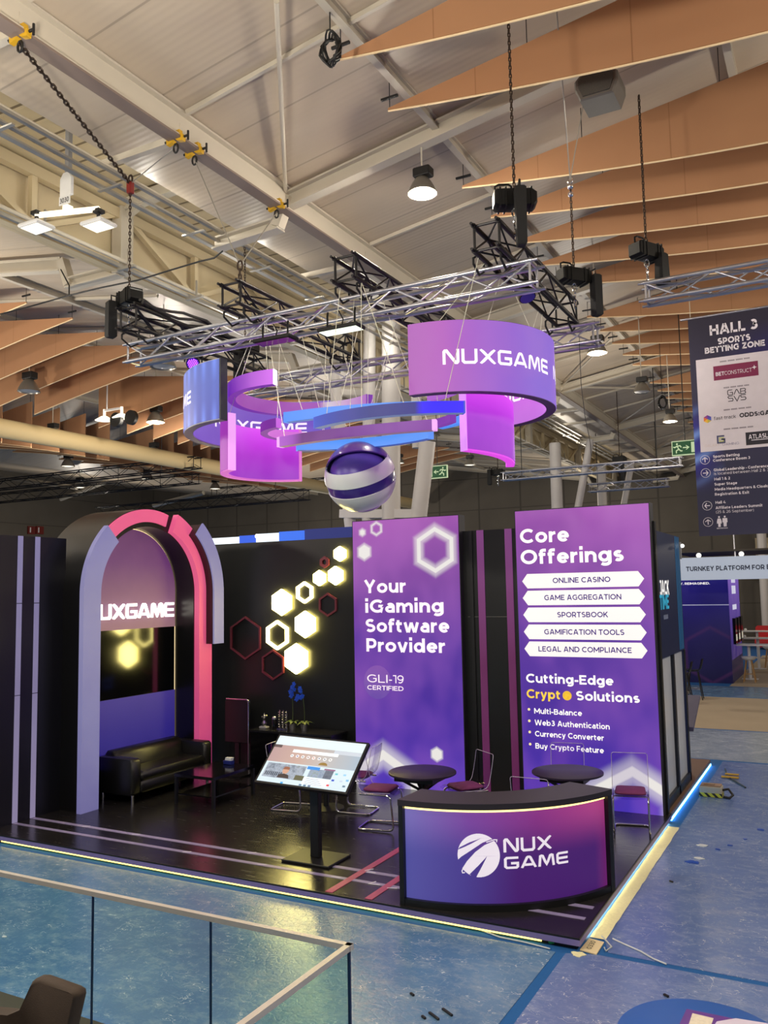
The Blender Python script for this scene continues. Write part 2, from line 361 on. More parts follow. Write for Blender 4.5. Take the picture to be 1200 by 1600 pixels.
# ------------------------------------------------------------------ materials
M_ROOF = mat('painted_roof_deck', (205, 192, 176), .55, var=.06, scale=.6, bump=.12, bscale=3)
def roof_mat():
    m, g, p = newmat('ribbed_roof_deck')
    co = g.coord(); x, y, z = g.sep(co)
    seam = g.m('GREATER_THAN', g.m('ABSOLUTE', g.m('SUBTRACT', g.m('FRACT', g.m('DIVIDE', g.m('ADD', y, 40.47), 1.2)), .5)), .488)
    n = g.noise(g.mapping(co, (.25, 1.5, 1)), 1.2, 4)
    c = g.mix(n, lin((178, 163, 144)), lin((200, 186, 165)))
    g.put(p.inputs['Base Color'], g.mix(g.m('MULTIPLY', seam, .45), c, lin((120, 110, 98))))
    p.inputs['Roughness'].default_value = .42
    rib = g.m('SINE', g.m('MULTIPLY', y, 62))
    g.put(p.inputs['Normal'], g.bump(g.m('ADD', g.m('MULTIPLY', rib, .35), n), .10, .02)); return m
M_ROOF = roof_mat()
M_BEAM = mat('grey_white_steel_paint', (196, 188, 172), .5, var=.06, scale=2)
M_BEAMD = mat('grey_brown_steel_paint', (128, 112, 102), .55, var=.08, scale=2)
M_PANEL = mat('cream_wall_panel', (200, 184, 150), .6, var=.06, scale=1)
def corr_mat():
    m, g, p = newmat('corrugated_sheet'); co = g.coord(); y = g.sep(co)[1]
    f = g.m('FRACT', g.m('MULTIPLY', y, 2.6)); dark = g.m('LESS_THAN', f, .12)
    g.put(p.inputs['Base Color'], g.mix(dark, lin((196, 180, 148)), lin((120, 106, 84)))); p.inputs['Roughness'].default_value = .5
    g.put(p.inputs['Normal'], g.bump(g.rng(f, .1, .25), .6, .04)); return m
M_CORR = corr_mat()
M_TRAY = mat('galvanised_cable_tray', (170, 165, 155), .35, .6, var=.15)
M_DARKW = mat('dark_hall_wall', (58, 53, 48), .8, var=.15, scale=.5)
M_DUCT = mat('cream_duct_fabric', (214, 190, 140), .7, var=.05, scale=.4)
def sail_mat():
    m, g, p = newmat('tan_sail_fabric'); co = g.coord(); x, y, z = g.sep(co)
    n = g.noise(co, 1.2, 3); c = g.mix(n, lin((188, 142, 106)), lin((198, 152, 114)))
    sx = g.m('LESS_THAN', g.m('ABSOLUTE', g.m('SUBTRACT', g.m('FRACT', g.m('DIVIDE', g.m('ADD', x, 100.4), 1.85)), .5)), .004)
    g.put(p.inputs['Base Color'], g.mix(g.m('MULTIPLY', sx, .5), c, lin((140, 98, 68)))); p.inputs['Roughness'].default_value = .8
    p.inputs['Specular IOR Level'].default_value = .1
    g.N.remove(p) if False else None
    tr = g.node('ShaderNodeBsdfTranslucent'); g.put(tr.inputs[0], c); mx = g.node('ShaderNodeMixShader'); mx.inputs[0].default_value = .3
    out = g.N['Material Output']; g.L.new(p.outputs[0], mx.inputs[1]); g.L.new(tr.outputs[0], mx.inputs[2]); g.L.new(mx.outputs[0], out.inputs[0]); return m
M_SAIL = sail_mat()
M_RIM = mat('pale_sail_hem', (240, 214, 170), .6)
M_WHITECOL = mat('white_column_paint', (205, 200, 196), .45, var=.04)
M_BLACK = mat('black_matte_laminate', (16, 17, 19), .45, var=.2)
M_BLACKG = mat('black_glossy_panel', (9, 9, 11), .12, var=.2)
M_WALLB = mat('black_stand_wall', (22, 24, 24), .38, var=.15, scale=2)
M_STEELB = mat('black_powder_coated_truss', (22, 20, 24), .45, .3, var=.2)
M_ALU = mat('silver_truss_aluminium', (188, 188, 196), .32, .85, var=.08, scale=12)
M_CHROME = mat('chrome_tube', (225, 225, 230), .08, 1.0, var=.03)
M_BLKPLAST = mat('black_hoist_plastic', (10, 10, 11), .5, var=.2, spec=.25)
M_BAG = mat('black_chain_bag_cloth', (12, 12, 14), .75, var=.3, scale=30)
M_CHAIN = mat('dark_chain_steel', (70, 58, 50), .45, .8)
M_YELLOW = mat('yellow_clamp_paint', (205, 160, 30), .45)
M_WIRE = mat('pale_steel_wire', (225, 225, 205), .4, .3)
M_RED = mat('red_hook_paint', (120, 24, 18), .5)
M_CABLE = mat('black_cable', (16, 15, 15), .5)
M_WHITEP = mat('white_plastic', (225, 225, 225), .4)
M_GREYP = mat('grey_plastic', (150, 150, 152), .5)
E_WHITE = emit('lit_white_print', (246, 236, 244), 1.0)
E_WARMW = emit('warm_white_led', (255, 232, 120), 3.0)
E_CYAN = emit('cyan_white_led', (110, 200, 255), 9.0)
E_LAMP = emit('burning_lamp_glass', (255, 222, 140), 6.0)
E_LAMPS = emit('dim_lamp_glass', (250, 240, 215), 1.6)

# ------------------------------------------------------------------ hall shell (setting)
SL = .157                                           # roof pitch
def rz(x):                                          # underside of roof over the two bays
    return 9.05 + SL*(x+5) if x > -5 else 9.05 + SL*(-9.86-x)
Y0, Y1 = -9.0, 46.0
def slab(mb, x0, z0, x1, z1, ya=Y0, yb=Y1, t=.08):
    mb.add([(x0, ya, z0), (x1, ya, z1), (x1, yb, z1), (x0, yb, z0), (x0, ya, z0+t), (x1, ya, z1+t), (x1, yb, z1+t), (x0, yb, z0+t)],
           [(0, 1, 2, 3), (7, 6, 5, 4), (0, 4, 5, 1), (1, 5, 6, 2), (2, 6, 7, 3), (3, 7, 4, 0)])
RIDGE_R, RIDGE_L = 5.5, -20.35
mb = MB(); slab(mb, -5, rz(-5+1e-6), RIDGE_R, rz(RIDGE_R)); slab(mb, RIDGE_R, rz(RIDGE_R), 16, rz(-5+1e-6)); slab(mb, -6.4, 8.93, -5, 9.05)
struct(mb, 'ceiling', M_ROOF)
mb = MB(); slab(mb, RIDGE_L, rz(RIDGE_L), -9.86, 9.05); slab(mb, -31, 9.05, RIDGE_L, rz(RIDGE_L)); slab(mb, -9.86, 9.05, -8.66, 8.93); slab(mb, -44, 10.9, -31, 9.05)
struct(mb, 'ceiling', M_ROOF)
mb = MB(); slab(mb, -8.7, 9.8, -6.3, 9.8); struct(mb, 'ceiling', M_CORR)
mb = MB(); mb.box((-8.68, Y0, 8.45), (-8.6, Y1, 9.84)); struct(mb, 'wall_left', M_PANEL)
FR = [3.13+7.2*k for k in range(-1, 6)]
def ibeam(mb, p, q, w, h, tw=.02, tf=.03):
    p = Vector(p); q = Vector(q); up = Vector((0, 0, 1)); d = (q-p).normalized(); u = (d.cross(up)).cross(d).normalized()
    mb.bar(p, q, tw, h, up); mb.bar(p-u*(h/2), q-u*(h/2), w, tf, up); mb.bar(p+u*(h/2), q+u*(h/2), w, tf, up)
# roof frames across the hall: rafter, knee, valley strut, girder post
for y in FR:
    mb = MB()
    ibeam(mb, (-5.02, y, 8.86), (RIDGE_R, y, rz(RIDGE_R)-.16), .17, .22)
    mb.bar((-5.0, y, 8.94), (-5.2, y, 8.5), .16, .16, (0, 1, 0)); ibeam(mb, (-5.14, y, 8.53), (-6.42, y, 8.47), .2, .16)
    ibeam(mb, (-9.92, y, 8.86), (RIDGE_L, y, rz(RIDGE_L)-.16), .17, .22)
    mb.bar((-9.92, y, 8.94), (-9.72, y, 8.45), .16, .16, (0, 1, 0)); ibeam(mb, (-9.76, y, 8.47), (-8.5, y, 8.47), .2, .16)
    mb.box((-8.56, y-.14, 8.4), (-8.34, y+.14, 9.78)); mb.bar((-8.4, y, 9.6), (-6.4, y, 9.72), .16, .2)
    mb.bar((-8.4, y, 9.4), (-7.6, y, 9.7), .1, .1)
    struct(mb, 'trim_1', M_BEAM)
# long beams
mb = MB(); ibeam(mb, (-5.0, Y0, 8.86), (-5.0, Y1, 8.86), .17, .34); struct(mb, 'trim_2', M_BEAM)
mb = MB(); mb.box((-5.1, Y0, 8.645), (-4.9, Y1, 8.675)); struct(mb, 'trim_3', M_BEAMD)
for xb in (-2.5, 1.2, -12.36, -16.0, -22.5, -28.2):
    mb = MB(); ibeam(mb, (xb, Y0, (rz(xb) if xb > RIDGE_L else rz(2*RIDGE_L-xb))-.07), (xb, Y1, (rz(xb) if xb > RIDGE_L else rz(2*RIDGE_L-xb))-.07), .1, .13); struct(mb, 'trim_4', M_BEAM)
# light cross bars on the roof between frames
mb = MB()
for y in FR:
    for dy in (-2.4, 2.4):
        mb.bar((-4.9, y+dy, rz(-4.9)-.04), (RIDGE_R, y+dy, rz(RIDGE_R)-.04), .05, .06)
        mb.bar((-9.9, y+dy, rz(-9.9)-.04), (RIDGE_L, y+dy, rz(RIDGE_L)-.04), .05, .06)
        mb.bar((-5.05, y+dy, 8.72), (-6.4, y+dy, 8.72), .09, .09); mb.bar((-5.02, y+dy, 8.9), (-5.02, y+dy, 8.66), .07, .07)
struct(mb, 'trim_5', M_BEAM)
# bracing rods up to the purlins
mb = MB()
a = on_z(446, 300, 8.98); b = on_z(432, 2, 9.2); mb.cyl(a, b, .03, 8)
for y in FR[3:]:
    mb.cyl((-5, y, 8.95), (-2.6, y+3.4, 9.25), .03, 6); mb.cyl((-5, y, 8.95), (-2.6, y-3.4, 9.25), .03, 6)
struct(mb, 'trim_6', M_BEAM, 50)
# valley girder: chords and lattice
mb = MB()
for z in (9.42, 8.5): mb.box((-8.52, Y0, z-.09), (-8.38, Y1, z+.09))
mb.box((-8.6, Y0, 9.55), (-8.3, Y1, 9.78))
for k, y in enumerate(FR):
    for s in (-1, 1):
        mb.bar((-8.45, y+s*.15, 9.4), (-8.45, y+s*1.8, 8.55), .09, .09); mb.bar((-8.45, y+s*1.85, 8.55), (-8.45, y+s*1.85, 9.4), .1, .1)
        mb.bar((-8.45, y+s*1.9, 8.58), (-8.45, y+s*3.5, 9.35), .09, .09)
struct(mb, 'trim_7', M_PANEL)
# cable trays, conduits and tube channels along the valley
mb = MB()
for x0, x1, z0, z1 in ((-6.50, -6.42, 8.44, 8.47), (-6.36, -6.30, 8.5, 8.53), (-6.22, -6.16, 8.56, 8.60), (-8.3, -8.24, 8.40, 8.46)):
    mb.box((x0, Y0, z0), (x1, Y1, z1))
for k in range(24):
    y = -6+1.7*k; mb.box((-6.55, y, 8.42), (-6.12, y+.05, 8.44)); mb.box((-8.34, y+.4, 8.36), (-7.95, y+.46, 8.4)); mb.cyl((-8.1, y+.43, 8.38), (-8.1, y+.43, 8.7), .02, 6)
struct(mb, 'trim_8', M_TRAY)
mb = MB(); mb.cyl((-6.26, Y0, 8.66), (-6.26, Y1, 8.66), .03, 10); mb.cyl((-8.2, Y0, 8.5), (-8.2, Y1, 8.5), .035, 10); struct(mb, 'trim_9', M_BEAM, 50)
# point lights added above the cable trays, without fittings, to brighten the valley
for y in (-1.5, 2.2, 5.0, 9.5, 15, 22): point('tray_fill_light', (-6.9, y, 8.62), 34, (1, .95, .84), .08)
mb = MB(); mb.cyl((-20.35, Y0, 8.1), (-20.35, Y1-7, 8.1), .3, 28); tag(mb.build('air_duct', M_DUCT, smooth=40), 'long cream round air duct under the ridge at far left', 'duct')
# far walls
def wall_mat():
    m, g, p = newmat('dark_ribbed_wall'); co = g.coord(); x, y, z = g.sep(co)
    rib = g.m('LESS_THAN', g.m('FRACT', g.m('DIVIDE', g.m('ADD', x, 100), 2.6)), .04); rz_ = g.m('LESS_THAN', g.m('FRACT', g.m('DIVIDE', z, 1.9)), .03)
    n = g.noise(co, .7, 3); c = g.mix(n, lin((82, 76, 68)), lin((98, 92, 82)))
    g.put(p.inputs['Base Color'], g.mix(g.m('MULTIPLY', g.m('MAXIMUM', rib, rz_), .5), c, lin((40, 36, 32)))); p.inputs['Roughness'].default_value = .8; return m
M_WALLF = wall_mat()
mb = MB(); mb.box((-46, 40, -.1), (16, 40.2, 11)); struct(mb, 'wall_back', M_WALLF)
mb = MB(); mb.box((-44.2, Y0, -.1), (-44, 40, 11)); struct(mb, 'wall_left', M_WALLF)
mb = MB(); mb.box((15.8, Y0, -.1), (16, 40, 9.2)); struct(mb, 'wall_right', M_WALLF)
mb = MB(); mb.box((-1.6, 39.2, 3.2), (9, 39.6, 5.2)); struct(mb, 'trim_10', M_PANEL)
for (x, y, z, e) in [(-34, 26, 5.5, 650), (-24, 33, 5.5, 650), (-9, 33, 5.5, 500), (2, 31, 5.5, 380), (-16, 20, 5.8, 260)]: point('bay_lamp_or_fill_light', (x, y, z), e)  # unseen lights added without fittings to lift the dark far walls

# floor: blue carpet
M_CARPET = mat('blue_carpet', (20, 92, 160), .85, var=.12, scale=60, bump=.2, bscale=300)
mb = MB(); mb.box((-46, -10, -.2), (16, 40, -.1)); struct(mb, 'floor', M_CARPET)
def film_mat(name, c0, c1, c2, bumpy=.15):
    m, g, p = newmat(name); co = g.coord()
    big = g.noise(co, .7, 5, .62); mid = g.noise(g.mapping(co, (1, 1.7, 1), (0, 0, .5)), 5, 6, .7); fine = g.noise(co, 42, 4, .65); mott = g.noise(g.mapping(co, (2.2, 1, 1), (0, 0, -.4)), 13, 5, .75)
    c = g.mix(g.rng(big, .3, .7), lin(c0), lin(c1)); c = g.mix(g.rng(mid, .48, .78, 0, .55), c, lin(c2)); c = g.mix(g.rng(mott, .56, .74, 0, .4), c, lin(tuple(min(255, v+24) for v in c2)))
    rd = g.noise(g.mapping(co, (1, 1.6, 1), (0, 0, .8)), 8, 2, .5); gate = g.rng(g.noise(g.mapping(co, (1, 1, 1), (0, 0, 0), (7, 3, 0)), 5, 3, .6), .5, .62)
    glint = g.m('MULTIPLY', g.rng(g.m('ABSOLUTE', g.m('SUBTRACT', rd, .5)), .010, .002), gate); c = g.mix(g.m('MULTIPLY', glint, .75), c, lin((226, 236, 238)))  # pale glint lines painted into the film's base colour
    g.put(p.inputs['Base Color'], c)
    g.put(p.inputs['Roughness'], g.rng(mid, .3, .7, .12, .28)); p.inputs['Specular IOR Level'].default_value = 1.0
    v = g.node('ShaderNodeTexVoronoi', feature='DISTANCE_TO_EDGE'); g.L.new(g.mapping(co, (1, 1, 1)), v.inputs['Vector']); v.inputs['Scale'].default_value = 11
    h = g.m('ADD', g.m('ADD', g.m('MULTIPLY', fine, .5), g.m('MULTIPLY', mott, .9)), g.m('MULTIPLY', g.rng(v.outputs[0], 0, .1), .2))
    g.put(p.inputs['Normal'], g.bump(h, bumpy, .02)); return m
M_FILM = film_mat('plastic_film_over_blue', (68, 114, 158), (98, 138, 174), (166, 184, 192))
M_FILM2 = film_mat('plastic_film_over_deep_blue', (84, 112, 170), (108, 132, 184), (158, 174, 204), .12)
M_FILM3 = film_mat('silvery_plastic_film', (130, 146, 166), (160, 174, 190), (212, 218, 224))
ZF = -.1
def sheet(name, pts, m, label, z0=ZF, z1=ZF+.004, cat='film'):
    mb = MB(); mb.prism([(p[0], p[1]) for p in pts], z0, z1); o = mb.build(name, m, fix=True); return tag(o, label, cat)
P = lambda x, y: on_z(x, y, ZF)[:2]
gl0, gl1, gr0, gr1 = P(868, 1488), P(778, 1602), P(884, 1490), P(802, 1602)
def ext(a, b, y):
    t = (y-a[1])/(b[1]-a[1]); return (a[0]+(b[0]-a[0])*t, y)
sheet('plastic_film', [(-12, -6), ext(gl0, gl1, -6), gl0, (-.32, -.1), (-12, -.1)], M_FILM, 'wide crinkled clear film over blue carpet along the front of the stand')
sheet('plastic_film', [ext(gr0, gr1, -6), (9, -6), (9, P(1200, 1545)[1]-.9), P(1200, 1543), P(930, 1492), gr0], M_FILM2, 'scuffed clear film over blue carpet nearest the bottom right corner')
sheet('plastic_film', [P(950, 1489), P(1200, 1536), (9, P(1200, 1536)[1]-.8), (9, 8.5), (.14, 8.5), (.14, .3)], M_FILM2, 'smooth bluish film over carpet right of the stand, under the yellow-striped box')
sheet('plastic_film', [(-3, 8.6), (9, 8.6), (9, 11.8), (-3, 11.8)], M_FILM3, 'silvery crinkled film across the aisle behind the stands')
M_BEIGE = mat('beige_aisle_carpet', (164, 148, 126), .85, var=.12, scale=1.2, bump=.1, bscale=200)
sheet('aisle_carpet', [(-3.5, 11.9), (9, 11.9), (9, 17.3), (-3.5, 17.3)], M_BEIGE, 'beige carpet of the cross aisle at right', cat='carpet')
sheet('aisle_carpet', [(-1.0, 20.0), (9, 20.0), (9, 32), (-1.0, 32)], M_BEIGE, 'beige carpet under the white stools at far right', cat='carpet')
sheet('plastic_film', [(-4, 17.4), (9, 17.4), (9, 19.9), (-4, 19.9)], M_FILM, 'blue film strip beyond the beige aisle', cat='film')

# white columns with struts behind the globe
mb = MB(); YC = 10.33
def col(x0, y0, x1, y1, r): mb.cyl(on_y(x0, y0, YC), on_y(x1, y1, YC), r, 20)
col(578, 420, 574, 1000, .15); col(611, 470, 611, 1000, .22); col(648, 505, 652, 700, .12); col(668, 690, 630, 1010, .19); col(520, 570, 556, 900, .14)
a = on_y(535, 803, YC); b = on_y(660, 803, YC); mb.bar(a, b, .3, .2)
struct(mb, 'column', M_WHITECOL, 50)
for x, y in ((-7.4, 24.7), (-7.4, 31.9), (-1.2, 38)):
    mb = MB(); mb.cyl((x, y, -.1), (x, y, 8.5), .22, 16); mb.cyl((x+.6, y, 5), (x+1.4, y, 8.5), .14, 12); struct(mb, 'column', M_WHITECOL, 50)

# ------------------------------------------------------------------ tan fabric sails under the roof
def sail(x0, sgn, y, label, group, blunt=5.6):
    n = 14; top = []; bot = []
    for i in range(n+1):
        u = blunt*i/n
        bz = 9.0 - .148*u + .0098*u*u if sgn > 0 and x0 > -10 else 9.0 - .112*u - .007*u*u; tz = 9.0 + .02 + .135*u if u > 0 else 9.02
        top.append((x0+sgn*u, tz)); bot.append((x0+sgn*u, bz))
    mb = MB(); t = .012; vs = []
    for (xa, za), (xb, zb) in zip(top, bot):
        vs += [(xa, y-t, za), (xa, y+t, za), (xb, y-t, zb), (xb, y+t, zb)]
    fs = []
    for i in range(n):
        a = i*4; b = a+4; fs += [(a, b, b+2, a+2), (a+1, a+3, b+3, b+1), (a, a+1, b+1, b), (a+2, b+2, b+3, a+3)]
    fs += [(0, 2, 3, 1), (n*4, n*4+1, n*4+3, n*4+2)]
    mb.add(vs, fs); o = mb.build('fabric_sail', M_SAIL, fix=True); tag(o, label, 'sail', group)
    h = MB(); h.tube([(x, y, z-.012) for x, z in bot], .013, 6); h.build('hem', M_RIM, o, world=False)
    for u in (.02, 1.85, 3.7, 5.5):
        w = MB(); zt = 9.02+.135*u; xx = x0+sgn*u; zr = rz(xx) if xx > RIDGE_L else rz(2*RIDGE_L-xx)
        w.cyl((xx, y, zt-.04), (xx, y, zr), .006, 5)
        if u < 1: w.bar((xx-.12, y, 9.16), (xx+.12, y, 9.16), .03, .03)
        w.build('hanger', M_CABLE, o, world=False)
k = 0
for i in range(-2, 22):
    if (i % 6) == 0: continue
    sail(-2.62, 1, 3.13+1.2*i, 'tan fabric sail, %s from the front in the row at the upper right' % ORD[k], 'sails of the right-hand row'); k += 1
k = 0
for i in range(1, 22):
    if (i % 6) == 0: continue
    sail(-12.45, -1, 3.2+1.2*i, 'tan fabric sail, %s from the front in the row at the left' % ORD[k], 'sails of the left-hand row'); k += 1
k = 0
for i in range(6, 22):
    if (i % 6) == 0: continue
    sail(-28.2, 1, 3.2+1.2*i, 'tan fabric sail beyond the round duct, %s from the front' % ORD[k], 'sails beyond the air duct'); k += 1

# ------------------------------------------------------------------ high-bay lamps
M_SHADE = mat('lamp_reflector_metal', (150, 145, 135), .3, .6, var=.1)
def lamp(name, x, y, z, label, lit=1, s=1.0, e=0, ztop=None, group='high-bay lamps'):
    t = thing(name, label, 'lamp', (x, y, z), group)
    prof = [(.075*s, .26*s), (.1*s, .24*s), (.15*s, .17*s), (.2*s, .07*s), (.225*s, 0), (.215*s, 0), (.19*s, .07*s), (.14*s, .16*s), (.09*s, .22*s)]
    mb = MB(); mb.lathe(prof, 24, (x, y, z)); mb.build('lamp_shade', M_SHADE, t, 60)
    mb = MB(); mb.lathe([(.001, .03*s), (.12*s, .028*s), (.2*s, .03*s), (.2*s, .02*s), (.12*s, .0), (.001, -.012*s)], 20, (x, y, z)); mb.build('lamp_glass', E_LAMP if lit == 2 else (E_LAMPS if lit else M_GREYP), t, 60)
    mb = MB(); mb.box((x-.12*s, y-.09*s, z+.26*s), (x+.16*s, y+.09*s, z+.4*s), .012); mb.cyl((x, y, z+.22*s), (x, y, z+.28*s), .05*s, 12); mb.build('ballast_box', M_CABLE, t)
    zr = ztop or ((rz(x) if x > RIDGE_L else rz(2*RIDGE_L-x))+.02)
    mb = MB(); mb.cyl((x, y, z+.4*s), (x, y, zr), .012, 6); mb.build('hanging_rod', M_BEAM, t)
    if e: point('bay_lamp_or_fill_light', (x, y, z-.06), e, r=.12)
def lampxy(px, py, Y, *a, **k):
    q = on_y(px, py, Y); lamp('high_bay_lamp', q.x, q.y, q.z, *a, **k)
lampxy(660, 303, 3.13, 'large burning lamp glowing amber above the right-hand truss', lit=2, s=.92, e=260)
lampxy(933, 552, 8.8, 'lit cone lamp just right of the truss corner, beyond the big right sign', lit=2, s=.85, e=130)
lampxy(1003, 613, 12.5, 'unlit cone lamp between the truss corner and the hall banner', lit=0, s=.88)
lampxy(1047, 659, 16.0, 'lit cone lamp closest to the left edge of the hall banner', lit=1, s=.85, e=70)
lampxy(624, 700+24, 22.0, 'small lamp behind the blue ring, right of the globe', lit=1, s=.9)
lampxy(734, 727, 20.0, 'small cone lamp below the right magenta panel', lit=1, s=.9)
for (px, py, lab, lit) in ((255, 574, 'unlit domed lamp against the sails right under the left end of the truss', 0), (45, 612, 'unlit-looking domed lamp at the far left edge, in front of the big sail', 0),
                      (243, 660, 'lit domed lamp left of the blue sign, below a pair of spotlights', 2), (82, 685, 'lit domed lamp beside the long cream duct at left', 2), (240, 712, 'dim domed lamp under the cream duct, left of the magenta panel', 1),
                      (106, 729, 'dim domed lamp below the duct at far left', 1), (230, 749, 'tiny lamp over the pink arch top', 1), (124, 762, 'tiny lamp above the red wall signs at far left', 1), (336, 764, 'tiny lamp right of the arch top under the dark trusses', 1)):
    q = on_z(px, py, 7.75 if px == 255 else 8.2); lamp('high_bay_lamp', q.x, q.y, q.z, lab, lit=lit, s=1.25, e=(480 if lit == 2 else 0))
q = on_z(462, 722, 8.2); lamp('high_bay_lamp', q.x, q.y, q.z, 'small lamp between the magenta panel and the globe', lit=1, s=1.2)

# pair of small spotlights on a bracket, at left
t = thing('spotlight_pair', 'pair of white spotlights with round black discs in front of the left sails', 'spotlight', on_z(180, 655, 8.2))
q = on_z(163, 657, 8.2); r = on_z(190, 653, 8.2)
mb = MB(); mb.bar(q+Vector((0, 0, .3)), r+Vector((0, 0, .3)), .06, .06); mb.cyl(q+Vector((.1, 0, .3)), q+Vector((.1, 0, 2.6)), .02, 6); mb.build('bracket', M_WHITEP, t)
for c in (q, r):
    mb = MB(); mb.cyl(c, c+Vector((0, 0, .12)), .28, 16, .1); mb.cyl(c+Vector((0, 0, .12)), c+Vector((0, 0, .34)), .04, 8); mb.build('lamp_head', E_LAMPS, t, 50)
for dx in (.55, 1.15): 
    mb = MB(); c = q+Vector((dx, -.1, -.05)); mb.cyl(c, c+Vector((0, .12, 0)), .22, 18); mb.build('disc', M_CABLE, t, 50)

# floodlight fitting with a plate reading 3030
t = thing('twin_floodlight', 'white twin floodlight bar hanging at upper left with a numbered plate', 'floodlight', on_x(106, 322, -7.3))
q = on_x(106, 322, -7.3)
mb = MB(); mb.box((q.x-.035, q.y-.035, q.z+.42), (q.x+.035, q.y+.035, 9.8)); mb.build('post', M_GREYP, t)
mb = MB(); mb.prism([(-.11, .1), (.11, .1), (.11, .36), (.04, .44), (-.05, .44), (-.11, .36)], 0, .05, f=lambda u, v, w: (q.x+u, q.y-.05+w, q.z+v+.04)); mb.build('mounting_plate', M_WHITEP, t)
mb = MB(); mb.box((q.x-.11, q.y-.062, q.z+.0), (q.x+.11, q.y-.055, q.z+.13)); o = mb.build('number_plate', M_WHITEP, t)
text('3030', lambda u, v: (q.x+u, q.y-.066, q.z+v), -.09, .09, .025, .075, M_CABLE, o, name='digits')
mb = MB(); mb.bar((q.x-.42, q.y-.2, q.z-.12), (q.x+.42, q.y+.2, q.z-.06), .08, .05); mb.bar((q.x, q.y, q.z), (q.x, q.y, q.z-.1), .1, .1); mb.build('crossbar', E_LAMPS, t)
for s in (-1, 1):
    c = Vector((q.x+s*.4, q.y+s*.2, q.z-.32))
    mb = MB(); mb.prism([(-.2, -.16), (.2, -.16), (.2, .16), (-.2, .16)], 0, .06, bev=.02, f=lambda u, v, w: (c.x+u, c.y+v, c.z+w)); h = mb.build('lamp_head', M_WHITEP, t)
    mb = MB(); mb.box((c.x-.17, c.y-.13, c.z-.006), (c.x+.17, c.y+.13, c.z+.002)); mb.build('lamp_glass', E_LAMPS, h, world=False)
    mb = MB(); mb.cyl(c+Vector((0, 0, .05)), c+Vector((0, 0, .24)), .03, 8); mb.box(c+Vector((-.06, -.06, .2)), c+Vector((.06, .06, .25))); mb.build('clamp', M_CABLE, h, world=False)

# ------------------------------------------------------------------ trusses
def truss(name, p, q, label, m, s=.24, group=None, pitch=.42, rc=.027, rl=.0115, sides=(0, 1, 2, 3), cat='truss'):
    """square box truss; p and q are the lower front corner of its section at each end"""
    p = Vector(p); q = Vector(q); d = q-p; L = d.length; d.normalize(); up = Vector((0, 0, 1)); si = up.cross(d).normalized()
    t = thing(name, label, cat, p, group); off = [Vector((0, 0, 0)), up*s, up*s+si*s, si*s]
    for o in off:
        mb = MB(); mb.cyl(p+o, q+o, rc, 10); mb.cyl(p+o-d*.06, p+o+d*.01, rc*.62, 8); mb.cyl(q+o-d*.01, q+o+d*.06, rc*.62, 8); mb.build('chord', m, t, 50)
    mb = MB(); n = max(2, int(round(L/pitch)))
    for f in sides:
        a = off[f]; b = off[(f+1) % 4]
        for i in range(n):
            u0 = p+d*(L*i/n); u1 = p+d*(L*(i+1)/n)
            if (i+f) % 2: mb.cyl(u0+a, u1+b, rl, 6, caps=False)
            else: mb.cyl(u0+b, u1+a, rl, 6, caps=False)
        for u in (p+d*.03, q-d*.03): mb.cyl(u+a, u+b, rl*1.3, 6, caps=False)
    mb.build('lacing', m, t, 50)
    return t
def roof(x):
    return 8.96 if -9.86 < x < -5 else (rz(x) if RIDGE_L < x < RIDGE_R else rz(2*RIDGE_L-x) if x < RIDGE_L else rz(2*RIDGE_R-x))
def hang(t, p, L, top=None):
    for k in (.12, .88):
        mb = MB(); mb.cyl((p[0]+L*k, p[1], p[2]), (p[0]+L*k, p[1], roof(p[0]+L*k)-.01), .015, 5); mb.build('suspension_wire', M_CABLE, t)
ZT = 6.3
truss('aluminium_truss', (-6.26, 1.08, ZT-.24), (-.53, 1.08, ZT-.24), 'silver box truss along the front of the hanging rig', M_ALU, group=None)
# the builder's side vector points to -y for a truss along +x, so its section lies between y-.24 and y
truss('aluminium_truss', (-6.26, 3.52, ZT-.24), (-.5, 3.52, ZT-.24), 'silver box truss along the back of the hanging rig, behind the rings', M_ALU)
for x, lab in ((-5.68, 'black box truss at the left end of the rig under a hoist'), (-4.0, 'black box truss second from left, hung from a chain bridle'), (-2.4, 'black box truss third from left, ending above the silver truss'), (-.72, 'black box truss at the right end of the rig beneath two hoists')):
    truss('black_truss', (x-.02, .66, ZT+.05), (x-.02, 3.56, ZT+.05), lab, M_STEELB, s=.27)
for x in (): pass
# black straps and scaff clamps, one strap per crossing
M_STRAP = M_BAG
for i, x in enumerate((-6.0, -5.7, -4.3, -4.0, -2.7, -2.42, -1.02, -.72)):
    for yy, w in ((.95, 'front'), (3.4, 'back')):
        mb = MB(); mb.tube([(x-.05, yy-.16, ZT+.03), (x-.05, yy-.16, ZT-.03), (x-.05, yy, ZT-.1), (x-.05, yy+.14, ZT-.02), (x-.05, yy+.14, ZT+.1), (x-.05, yy, ZT+.13), (x-.05, yy-.16, ZT+.03)], .013, 6)
        tag(mb.build('lashing_strap', M_STRAP, smooth=50), 'black strap lashing the %s black truss chord to the %s silver truss' % (ORD[i]+'-from-left', w), 'strap', 'straps on the rig')
truss('aluminium_truss', on_y(1006, 470, 3.2), tuple(on_y(1006, 470, 3.2)+Vector((3.6, 0, 0))), 'silver box truss leaving the picture at the upper right above the hall banner', M_ALU, s=.22)
a = on_y(785, 750, 18.0); truss('aluminium_truss', a, tuple(a+Vector((5.4, 0, 0))), 'distant pale truss below the right magenta panel', M_ALU, s=.24)
hang(bpy.data.objects['aluminium_truss.003'], a, 5.4)
